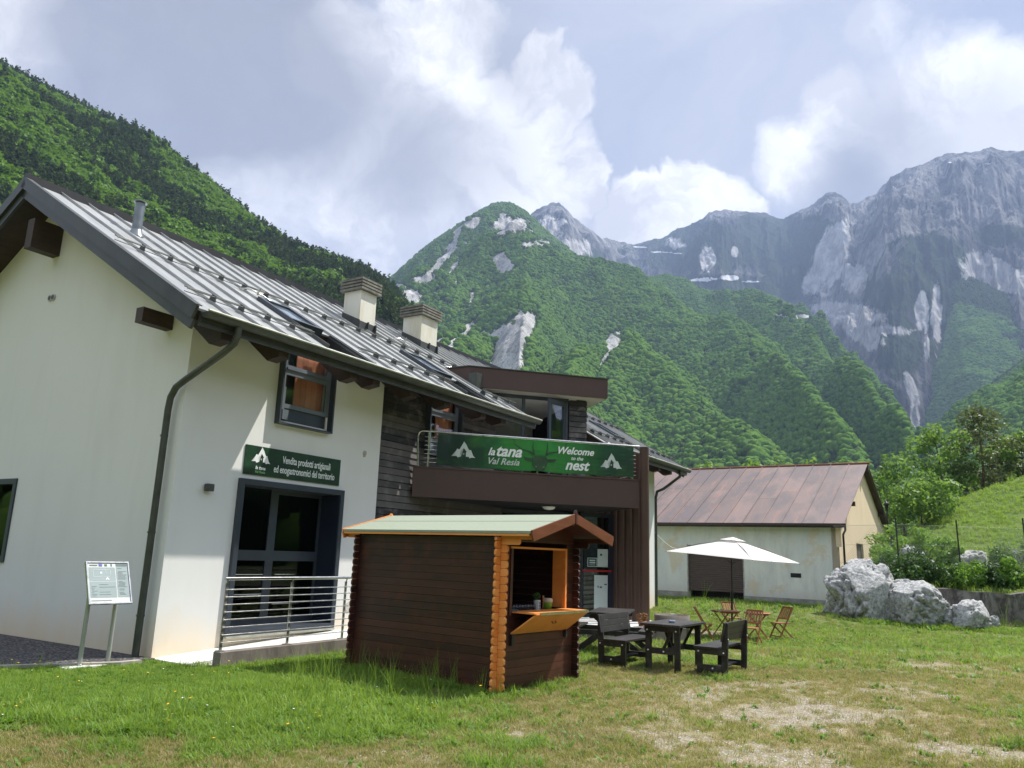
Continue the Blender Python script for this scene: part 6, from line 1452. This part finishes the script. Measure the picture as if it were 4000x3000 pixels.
def stained():
    m, t, b = mat('mossy retaining wall'); tc = N(t, 'ShaderNodeTexCoord'); p = tc.outputs['Object']; n = noise(t, mapping(t, p, scale=(1, 1, .6)), 2.4, 8, .72, .4); n2 = noise(t, p, .6, 4, .6)
    c = mixc(t, ramp(t, n, [(.44, 0.), (.58, 1.)]), (.20, .19, .175), (.045, .040, .036)); c = mixc(t, ramp(t, n2, [(.45, 0.), (.6, .6)]), c, (.075, .06, .055)); setc(t, b, c); b.inputs['Roughness'].default_value = .95
    bn = N(t, 'ShaderNodeBump'); bn.inputs['Strength'].default_value = .7; bn.inputs['Distance'].default_value = .04; t.links.new(n, bn.inputs['Height']); t.links.new(bn.outputs[0], b.inputs['Normal']); return m
rw = MB(); n_ = 40
for i in range(n_):
    x0_ = 14.6+i*.42; x1_ = x0_+.42; h = lambda x: 1.0+.05*math.sin(x*1.7)+.03*math.sin(x*4.1)
    rw.add([(x, y, z) for y, dz in ((28.35, 0), (28.75, 0)) for (x, z) in ((x0_, -.2), (x1_, -.2), (x1_, h(x1_)), (x0_, h(x0_)))], [(0, 1, 2, 3), (7, 6, 5, 4), (3, 2, 6, 7), (0, 4, 5, 1)])
o = rw.build('retaining_wall', stained()); tag(o, 'dark stained concrete retaining wall under the bushes at the right', 'wall')
fn = empty('wire_fence', (14.9, 30.0, 0), 0, 'chain link fence on thin dark posts on the bank beside the barn', 'fence')
fpx = [(-.6, 3.5), (0, 3.6), (2.33, 3.6), (4.9, 3.75), (7.6, 3.9)]
for k, (x_, zt_) in enumerate(fpx):
    if k == 0: continue
    m = MB(); zg = hz_(14.9+x_, 30.0); m.tube([(x_, 0, zg-.1), (x_-.03, 0, zt_)], .028, 8); m.build('post', m_cord, fn)
m = MB()
for z_ in (3.35, 2.6, 1.9):
    m.tube([(-1.6, 2.0, z_-.05)]+[(x_, 0, z_) for x_, _ in fpx[1:]], .005, 4)
m.build('line_wire', m_steel_dull, fn)
m = MB(); L0 = (-1.6, 2.0); x_ = 0
def fpt(s, z): 
    return (L0[0]+s*.62, L0[1]-s*.785, z) if s < 2.55 else (-.02+(s-2.55), 0, z)
s_ = 0
while s_ < 10:
    for d_ in (1, -1):
        a_, b_ = (s_, s_+1.7) if d_ == 1 else (s_+1.7, s_)
        pts = [fpt(a_+(b_-a_)*q/3, 1.65+1.7*q/3) for q in range(4)]; m.tube(pts, .0028, 3, cap=False)
    s_ += .10
o = m.build('wire_mesh', m_steel_dull, fn)
# street lamp
lp = empty('street_lamp', (21.85, 45.0, hz_(21.85, 45)-.1), 0, 'black lantern street lamp among the trees behind the barn', 'street lamp'); zl = 5.25-lp.location.z
m = MB(); m.tube([(0, 0, 0), (0, 0, zl-.3)], .04, 8); m.build('pole', m_cord, lp); m = MB(); m.lathe([(.06, zl-.3), (.12, zl+.0), (.20, zl+.02), (.07, zl+.16), (.02, zl+.22), (0, zl+.22)], 0, 0, 8); m.build('lantern', m_cord, lp)

# ================================================================== TREES AND SHRUBS
m_treeA = leafmat('fresh tree leaves', (.11, .20, .045), (.22, .34, .085), (.08, .165, .04), .38, False)
m_treeB = leafmat('maple leaves', (.09, .175, .045), (.19, .30, .09), (.07, .15, .04), .38, False)
m_needle = leafmat('pine needles', (.030, .052, .022), (.075, .095, .04), (.045, .06, .03), .15, False)
m_dryneedle = leafmat('thin pine needles', (.085, .115, .045), (.15, .18, .075), (.09, .10, .05), .3, False)
m_shrub = leafmat('shrub leaves', (.10, .22, .03), (.26, .42, .06), (.07, .16, .025), .35, False)
def tree(name, label, cat, loc, h, cw, m_, n, leaf, seed, kind='broad', group=None, z0f=.18):
    r = np.random.default_rng(seed); t_ = empty(name, loc, 0, label, cat, group); tm = MB(); lobes = []
    lean = r.normal(size=2)*.03*h
    top = Vector((lean[0], lean[1], h*.93)); stem = [Vector((0, 0, -.3)).lerp(top, q) + Vector((math.sin(q*5+seed)*.02*h, math.cos(q*4+seed)*.02*h, 0)) for q in np.linspace(0, 1, 7)]
    tm.tube(stem, h*.016+.02, 8, r1=.012)
    if kind == 'broad':
        nb = 13
        for k in range(nb):
            q = z0f+(.95-z0f)*(k+.5)/nb; base = stem[0].lerp(stem[-1], q); a_ = k*2.4+r.random(); ln = cw*.5*(math.sin(math.pi*min(1, (q-z0f)/(1-z0f)*.8+.18)))*(0.75+.5*r.random())
            tip = base+Vector((math.cos(a_)*ln, math.sin(a_)*ln, ln*.45)); tm.tube([base, base.lerp(tip, .5)+Vector((0, 0, ln*.08)), tip], h*.005+.008, 5, r1=.006)
            lobes.append((*tip, cw*(.13+.08*r.random()), .75)); lobes.append((*base.lerp(tip, .6), cw*(.11+.05*r.random()), .75))
        lobes.append((*stem[-1], cw*.13, 1.2))
    else:
        nb = 20
        for k in range(nb):
            q = z0f+(.97-z0f)*(k+.5)/nb; base = stem[0].lerp(stem[-1], q); a_ = k*2.4+r.random()*.6; ln = cw*.5*(1-((q-z0f)/(1-z0f))**1.4*.85)*(.65+.5*r.random())
            tip = base+Vector((math.cos(a_)*ln, math.sin(a_)*ln, ln*(.05 if kind == 'pine' else -.12))); tm.tube([base, tip], .012+h*.002, 4, r1=.005)
            for f_ in (.45, .75, 1.0): lobes.append((*base.lerp(tip, f_), cw*(.05+.05*r.random())*(1.25 if kind != 'pine' else 1.35), .4 if kind != 'pine' else .75))
        lobes.append((*stem[-1], cw*.05, 2.0))
    tm.build('trunk', barkm if kind != 'pine' else simple('reddish pine bark', (.16, .095, .065), .9, 0, .3, 6, .4), t_)
    link('crown', leaf_cloud('crown', lobes, n, leaf, m_, seed+5, .35), t_); return t_
def TP(px, D, dz=0): d = ray(px, 2000); x_ = d.x*D/d.y; return (x_, D, hz_(x_, D)+dz)
def H(px, py, D): d = ray(px, py); return EYE+d.z*D/d.y
GT = 'trees behind the barn and the grassy hill'
defs = [('broadleaf_tree', 'tall slender broadleaf tree with two bare stems rising above the grassy hill', 3690, 56, 1665, 4.4, m_treeA, 2600, .27, 'broad'),
        ('broadleaf_tree', 'rounded light green broadleaf tree just right of the barn roof', 3520, 52, 1790, 6.2, m_treeB, 3200, .27, 'broad'),
        ('broadleaf_tree', 'thin leafy sapling poking up above the tree right of the barn', 3482, 58, 1745, 2.4, m_treeA, 1300, .28, 'broad'),
        ('broadleaf_tree', 'dark leafed tree touching the right edge of the barn roof', 3425, 60, 1825, 4.6, m_treeB, 1900, .28, 'broad'),
        ('broadleaf_tree', 'small bright broadleaf tree at the foot of the grassy hill', 3600, 47, 1905, 4.0, m_treeA, 2600, .26, 'broad'),
        ('broadleaf_tree', 'leafy tree between the slender tree and the pine on the hill crest', 3765, 60, 1850, 4.4, m_treeB, 1800, .27, 'broad'),
        ('broadleaf_tree', 'pale green broadleaf tree cut by the right edge of the picture', 4010, 58, 1700, 4.4, m_treeA, 3000, .30, 'broad'),
        ('pine_tree', 'tall thin pine with a reddish trunk and sparse crown on the hill crest', 3843, 57, 1570, 7.0, m_dryneedle, 3400, .24, 'pine'),
        ('pine_tree', 'dark dense young pine right of the tall thin pine', 3960, 60, 1725, 3.6, m_needle, 2600, .26, 'spruce'),
        ('pine_tree', 'dark young pine squeezed between the tall thin pine and the dense one', 3900, 64, 1790, 3.4, m_needle, 2200, .26, 'spruce'),
        ('pine_tree', 'low dark pine behind the rounded tree right of the barn', 3600, 66, 1815, 3.8, m_needle, 2200, .28, 'spruce'),
        ('pine_tree', 'low dark pine left of the tall thin pine, behind the grassy hill', 3745, 70, 1800, 3.6, m_needle, 2000, .28, 'spruce')]
for i, (nm, lb, px_, D_, py_, cw_, m_, n_, lf, kd) in enumerate(defs):
    L_ = TP(px_, D_, -.1); h_ = max(2.0, H(px_, py_, D_)-L_[2]); tree(nm, lb, 'tree', L_, h_, cw_, m_, n_, lf, 100+i, kd, GT, .16 if kd == 'broad' else (.14 if kd == 'pine' else .1))
# a belt of trees behind the barn, seen only over its ridge
for i, (px_, py_) in enumerate(((2640, 1830), (2790, 1805), (2930, 1797), (3060, 1792), (3190, 1800), (3330, 1800))):
    L_ = TP(px_, 84, 0); tree('broadleaf_tree', ['bright green treetop over the left end of the barn ridge', 'second bright treetop from the left over the barn ridge', 'third bright treetop from the left over the barn ridge', 'bright treetop over the middle right of the barn ridge', 'fifth bright treetop from the left over the barn ridge', 'bright treetop over the right end of the barn ridge'][i], 'tree', (L_[0], 84, 0), H(px_, py_, 84), 7.5, m_treeA, 1800, .5, 140+i, 'broad', 'trees over the barn ridge')
def shrub(label, px, D, w, h, m_, n, leaf, seed, name='shrub', cat='shrub', grp='shrubs on the bank above the wall'):
    x_, y_, z_ = TP(px, D); r = np.random.default_rng(seed); s = empty(name, (x_, y_, z_-.05), 0, label, cat, grp)
    tm = MB(); lob = []
    for k in range(9):
        a_ = r.random()*6.28; d_ = w*.42*r.random()**.6; hh = h*(.35+.6*r.random())*(1-.5*(d_/(w*.5))**2); tip = Vector((math.cos(a_)*d_, math.sin(a_)*d_, hh)); tm.tube([(0, 0, 0), tip*.55+Vector((0, 0, .1)), tip], .014, 4, r1=.005)
        lob.append((*tip, w*.15, .9)); lob.append((tip.x*.8, tip.y*.8, hh*.5, w*.16, .9))
    tm.build('stem', barkm, s); link('foliage', leaf_cloud('foliage', lob, n, leaf, m_, seed, .4), s)
m_shrubd = leafmat('dark shrub leaves', (.035, .085, .018), (.08, .17, .03), (.025, .06, .014), .25, False)
sh = [('dark bush filling the gap above the two big boulders', 3500, 29.9, 1.9, 1.25, m_shrubd, 2800, .10), ('dark bush between the broad boulder and the left end of the wall', 3590, 29.5, 1.8, 1.15, m_shrubd, 2600, .10), ('leafy bush low over the wall below the right fence post', 3715, 29.5, 1.7, .95, m_shrub, 2200, .10), ('dark green bush behind the bushes over the wall at right', 3890, 31.0, 2.0, 1.2, m_shrubd, 2400, .11), ('dark green bush on top of the tallest boulder', 3425, 30.6, 1.7, 1.3, m_shrubd, 2400, .10), ('light green sapling bush behind the left fence post', 3480, 31.5, 1.7, 1.9, m_shrub, 2000, .12),
      ('dark bush directly behind the left fence post', 3540, 30.6, 1.7, 1.4, m_shrubd, 2400, .10), ('tall yellow green shrub between the two fence posts', 3690, 32.0, 1.5, 1.7, m_shrub, 2200, .12),
      ('dense low bush over the left end of the retaining wall', 3640, 29.8, 1.7, 1.0, m_shrubd, 2200, .10), ('leafy bush beside the foot of the right fence post', 3770, 29.8, 1.5, .95, m_shrub, 1800, .11),
      ('dark low bush over the middle of the retaining wall', 3850, 29.6, 1.6, .85, m_shrubd, 1800, .10), ('bright hazel like shrub above the wall near the right edge', 3925, 29.6, 1.5, 1.1, m_shrub, 2000, .13),
      ('low bush at the right edge of the picture above the wall', 4010, 29.7, 1.5, .8, m_shrubd, 1500, .11), ('grey green umbel bush on the slope at the far right', 3960, 33.5, 2.2, 1.0, leafmat('grey green leaves', (.12, .20, .08), (.25, .34, .18), (.10, .17, .07), .3, False), 2200, .09),
      ('green bush under the barn gable between barn and boulder', 3405, 34.5, 1.6, 1.5, m_shrub, 1500, .11), ('yellow green bush right of the low dark one at the barn gable', 3455, 36, 2.0, 1.8, m_shrub, 1700, .13), ('bush at the foot of the trees behind the pale rock', 3600, 37, 2.2, 1.5, m_shrub, 1800, .13)]
for i, (lb, px_, D_, w_, h_, m_, n_, lf) in enumerate(sh): shrub(lb, px_, D_, w_, h_, m_, n_, lf, 200+i)

# ================================================================== GRASS, WEEDS, FLOWERS
def tuft(name, nb, h0, h1, wd, spread, seed, m_, bend=.45, broad=False):
    r = np.random.default_rng(seed); V = []; F = []
    for k in range(nb):
        a_ = r.random()*6.283; d_ = spread*r.random()**.5; bx_, by_ = math.cos(a_)*d_, math.sin(a_)*d_; h = h0+(h1-h0)*r.random(); da = r.random()*6.283; bn_ = bend*(.3+r.random())*h
        dx, dy = math.cos(da), math.sin(da); px_, py_ = -dy*wd/2, dx*wd/2; o = len(V)
        if broad: w3 = (0.4, 1.0, .75, .05)
        else: w3 = (1, .85, .5, .05)
        for q, f_ in enumerate((0, .4, .75, 1.0)):
            cx = bx_+dx*bn_*f_**1.8; cy = by_+dy*bn_*f_**1.8; cz = h*f_*(1-.25*f_*bend); V += [(cx-px_*w3[q], cy-py_*w3[q], cz-.01*(q == 0)), (cx+px_*w3[q], cy+py_*w3[q], cz-.01*(q == 0))]
        for q in range(3): F.append((o+2*q, o+2*q+1, o+2*q+3, o+2*q+2))
    return newproto(npmesh(name, V, F, m_))
gA = leafmat('meadow grass', (.15, .25, .035), (.28, .39, .07), (.12, .22, .03), .4); gB = leafmat('short grass', (.17, .205, .04), (.30, .32, .09), (.21, .20, .06), .35); gD = leafmat('dry grass', (.30, .24, .11), (.48, .41, .22), (.26, .20, .10), .3); gW = leafmat('broad weeds', (.09, .20, .025), (.17, .32, .045), (.08, .17, .025), .35)
pr = [tuft('t', 15, .03, .09, .006, .07, 1, gA, 1.0), tuft('t', 14, .05, .13, .007, .07, 2, gA, 1.0), tuft('t', 14, .03, .08, .009, .08, 3, gA, 1.3), tuft('t', 18, .02, .06, .005, .06, 4, gB, .7), tuft('t', 18, .015, .05, .005, .07, 5, gB, .9), tuft('t', 14, .02, .07, .0045, .06, 6, gD, 1.0), tuft('t', 9, .02, .07, .022, .06, 7, gW, 1.3, True), tuft('t', 5, .25, .42, .005, .05, 8, gA, .35)]
def wedge(n, r0, r1, seed, a0=50, a1=131):
    r = np.random.default_rng(seed); rr = np.sqrt(r0*r0+(r1*r1-r0*r0)*r.random(n)); aa = np.radians(a0+(a1-a0)*r.random(n)); return rr*np.cos(aa), rr*np.sin(aa), r
PTS = []; ROT = []; SCL = []; IDX = []
KIn = (Matrix.Translation(KO) @ Matrix.Rotation(KR, 4, 'Z')).inverted()
def blocked(x, y):
    u, v = house_uv(x, y); b_ = (v < .02) & (u > -.05) & (u < 20.6) | ((v > 0) & (v < 1.40) & (u > .1) & (u < 6.4))
    b_ |= (u < .05) & (u > -1.98) & (v < np.minimum(-.65+(u+1.9)*.592, .12)-.02); b_ |= (u > -.05) & (u < .95) & (v > 0) & (v < 1.25)
    kx = KIn[0][0]*x+KIn[0][1]*y+KIn[0][3]; ky = KIn[1][0]*x+KIn[1][1]*y+KIn[1][3]; b_ |= (kx > .0) & (kx < KL) & (ky < .0) & (ky > -KW)
    dx = x-3.23; dy = y-18.49; wx = dx*math.cos(TWR)+dy*math.sin(TWR); wy = -dx*math.sin(TWR)+dy*math.cos(TWR); b_ |= (wx > -6.3) & (wx < .6) & (wy > -1.0) & (wy < 6)
    dx = x-14.0; dy = y-33.2; c_, s_ = math.cos(BARN_R), math.sin(BARN_R); bx_ = dx*c_+dy*s_; by_ = -dx*s_+dy*c_; b_ |= (bx_ < 0) & (by_ > -.06) & (by_ < 13)
    return b_
for (n_, r0, r1, sc_, sd) in ((42000, 4.2, 8.5, 1.0, 1), (60000, 8.5, 15, 1.1, 2), (36000, 15, 30, 1.6, 3), (26000, 30, 62, 2.6, 4)):
    x, y, r = wedge(n_, r0, r1, sd); g_, l_, nn = fields(x, y); hillz = (ground_z(x, y) > .9) & (y > 28)
    keep = (r.random(n_) < np.clip(.62+.6*l_-.75*g_, .10, 1)) & ~blocked(x, y); x, y, g_, l_, nn, hillz = [q[keep] for q in (x, y, g_, l_, nn, hillz)]; n1 = len(x); q = r.random(n1)
    tall = (l_ > .35+.4*r.random(n1)); tall &= ~((np.hypot(x, y) > 15) & ~hillz & (q > .35))
    idx = np.where(tall, r.choice([0, 1, 2, 2, 6], n1), np.where(q < .52+.35*g_, 5, np.where(q < .975, r.integers(3, 5, n1), 6))); idx = np.where(tall & (r.random(n1) < .02), 7, idx); idx = np.where(hillz & (idx == 6), 1, idx)
    ed = sstep(.55, 1.0, l_); uu, vv = house_uv(x, y); nb = sstep(1.9, 3.4, np.maximum(-uu, vv))*.6+.4; nb = np.where((x < -1) & (y < 18), nb, 1); s = sc_*(.6+.6*r.random(n1))*(1+.35*ed*(np.hypot(x, y) < 15)); s = s*nb; z = ground_z(x, y)
    PTS.append(np.stack([x, y, z], 1)); ROT.append(np.stack([r.normal(size=n1)*.12, r.normal(size=n1)*.12, r.random(n1)*6.28], 1)); SCL.append(np.stack([s, s, s*(.75+.5*r.random(n1))], 1)); IDX.append(idx)
# tall fringe where nothing mows: ramp wall, kiosk foot, board
rf_ = np.random.default_rng(8); ex = []
def fringe(p0, p1, n, wdt):
    p0 = np.array(p0); p1 = np.array(p1); t_ = rf_.random(n)[:, None]; P = p0+(p1-p0)*t_; ex.append(P+rf_.normal(size=(n, 2))*wdt)
def hw(u, v): p = HOUSE_O + Matrix.Rotation(HOUSE_R, 3, 'Z') @ Vector((u, -v, 0)); return (p.x, p.y)
fringe(hw(-.2, .9), hw(.3, 1.5), 60, .12); fringe(hw(.2, 1.5), hw(4, 1.5), 260, .09); k1, k2, k3 = kw(0, .08, 0), kw(2.8, .08, 0), kw(-.08, -1.8, 0); fringe((k1.x, k1.y), (k2.x, k2.y), 420, .06); fringe((k1.x, k1.y), (k3.x, k3.y), 160, .05)
fringe((12.2, 28.0), (17.5, 27.0), 500, .25); fringe((6.5, 37.5), (13.6, 32.7), 700, .3)
E_ = np.vstack(ex); n1 = len(E_); s = .6+.6*rf_.random(n1); s *= np.where(E_[:, 1] > 25, 1.8, 1.0)
PTS.append(np.stack([E_[:, 0], E_[:, 1], ground_z(E_[:, 0], E_[:, 1])], 1)); ROT.append(np.stack([rf_.normal(size=n1)*.12, rf_.normal(size=n1)*.12, rf_.random(n1)*6.28], 1)); SCL.append(np.stack([s, s, s], 1)); IDX.append(rf_.choice([0, 1, 1, 6, 2], n1))
scatter('grass', np.vstack(PTS), np.vstack(ROT), np.vstack(SCL), np.concatenate(IDX), pr, 'meadow grass, lush and tall at the left, thin and dry where gravel shows', 'grass')
# wildflowers
m_yel = simple('yellow petals', (.75, .42, .02), .5, 0, .1, 3); m_wfl = simple('white petals', (.75, .75, .70), .5)
def flower(name, mt, h, rad_):
    m = MB(); m.tube([(0, 0, 0), (.01, .0, h)], .0022, 4); vs = [(.01+rad_*math.cos(k*.785)*(1 if k % 2 else .7), rad_*math.sin(k*.785)*(1 if k % 2 else .7), h+.004) for k in range(8)]; m.add(vs, [tuple(range(8))], 1); o = m.build(name, [gA, mt]); return o
fl2 = [flower('f', m_yel, .14, .016), flower('f', m_yel, .18, .014), flower('f', m_wfl, .12, .011)]
x, y, r = wedge(800, 6.5, 12.5, 77, 84, 131); g_, l_, nn = fields(x, y); cl_ = fbm(x*1.6, y*1.6, 3); k_ = (l_ > .6) & (r.random(len(x)) < .9*sstep(.5, .68, cl_)) & ~blocked(x, y); x, y = x[k_], y[k_]; n1 = len(x)
scatter('wildflowers', np.stack([x, y, ground_z(x, y)], 1), np.stack([r.normal(size=n1)*.15, r.normal(size=n1)*.15, r.random(n1)*6.28], 1), np.ones((n1, 3))*(.7+.5*r.random((n1, 1))), r.choice([0, 0, 1, 2], n1), fl2, 'yellow wildflowers dotted in the tall grass', 'flowers')
# loose stones in the worn ground
st_m = simple('loose stone', (.42, .40, .36), .9, 0, .3, 8); st = [lumpy('s', 30+k, st_m, 1, .6, .25) for k in range(3)]
x, y, r = wedge(26000, 4.3, 14, 91); g_, l_, nn = fields(x, y); k_ = (r.random(len(x)) < (.03+.75*g_)*(1-l_)) & ~blocked(x, y); x, y = x[k_], y[k_]; n1 = len(x); s = (.004+.013*r.random((n1, 1))**3)*np.ones((1, 3))
scatter('gravel', np.stack([x, y, ground_z(x, y)+.001], 1), rz(n1, r), s, r.integers(0, 3, n1), st, 'pale gravel and loose stones in the worn patches of the meadow', 'gravel')
# dark gravel bed under the gable wall, slab at the board
gbm, t, b = mat('dark gravel'); tc = N(t, 'ShaderNodeTexCoord'); v = N(t, 'ShaderNodeTexVoronoi'); v.inputs['Scale'].default_value = 26; t.links.new(tc.outputs['Object'], v.inputs['Vector']); se = N(t, 'ShaderNodeSeparateColor'); t.links.new(v.outputs['Color'], se.inputs[0])
c = mixc(t, se.outputs[0], (.07, .062, .065), (.22, .20, .20)); c = mixc(t, ramp(t, v.outputs['Distance'], [(.3, 0.), (.6, .9)]), c, (.02, .02, .02)); setc(t, b, c); b.inputs['Roughness'].default_value = .9
bn = N(t, 'ShaderNodeBump'); bn.inputs['Distance'].default_value = .03; t.links.new(v.outputs['Distance'], bn.inputs['Height']); bn.invert = True; t.links.new(bn.outputs[0], b.inputs['Normal'])
gb = MB(); gb.prism([(-.02, -.12), (-.02, 9.8), (-1.88, 9.8), (-1.88, .64), (-.60, -.12)], 'z', -.08, .045); o = gb.build('gravel_bed', gbm); o.location = HOUSE_O; o.rotation_euler = (0, 0, HOUSE_R); tag(o, kind='structure')
gb = MB(); gb.prism([(-1.98, 9.8), (-1.98, .58), (-.62, -.23), (-.30, -.23), (-.30, -.125), (-.60, -.125), (-1.885, .635), (-1.885, 9.8)], 'z', -.08, .055); o = gb.build('kerb', m_conc2 if 'm_conc2' in globals() else simple('old kerb', (.34, .31, .27), .9, 0, .35, 5)); o.location = HOUSE_O; o.rotation_euler = (0, 0, HOUSE_R); tag(o, kind='structure')
# ================================================================== haze
mh = bpy.data.materials.new('valley haze'); mh.use_nodes = True; t = mh.node_tree; t.nodes.clear()
o_ = N(t, 'ShaderNodeOutputMaterial'); pv = N(t, 'ShaderNodeVolumePrincipled'); t.links.new(pv.outputs[0], o_.inputs['Volume'])
pv.inputs['Color'].default_value = (.46, .61, .95, 1); pv.inputs['Density'].default_value = 0.000125; pv.inputs['Anisotropy'].default_value = 0.2
hb = MB(); hb.box(-3600, 4200, -420, 4300, -9, 1720); haze = hb.build('haze', mh); tag(haze, kind='stuff')
SC.cycles.volume_bounces = 0; SC.cycles.volume_step_rate = 4; SC.cycles.max_bounces = 6; SC.cycles.diffuse_bounces = 3; SC.cycles.transparent_max_bounces = 16
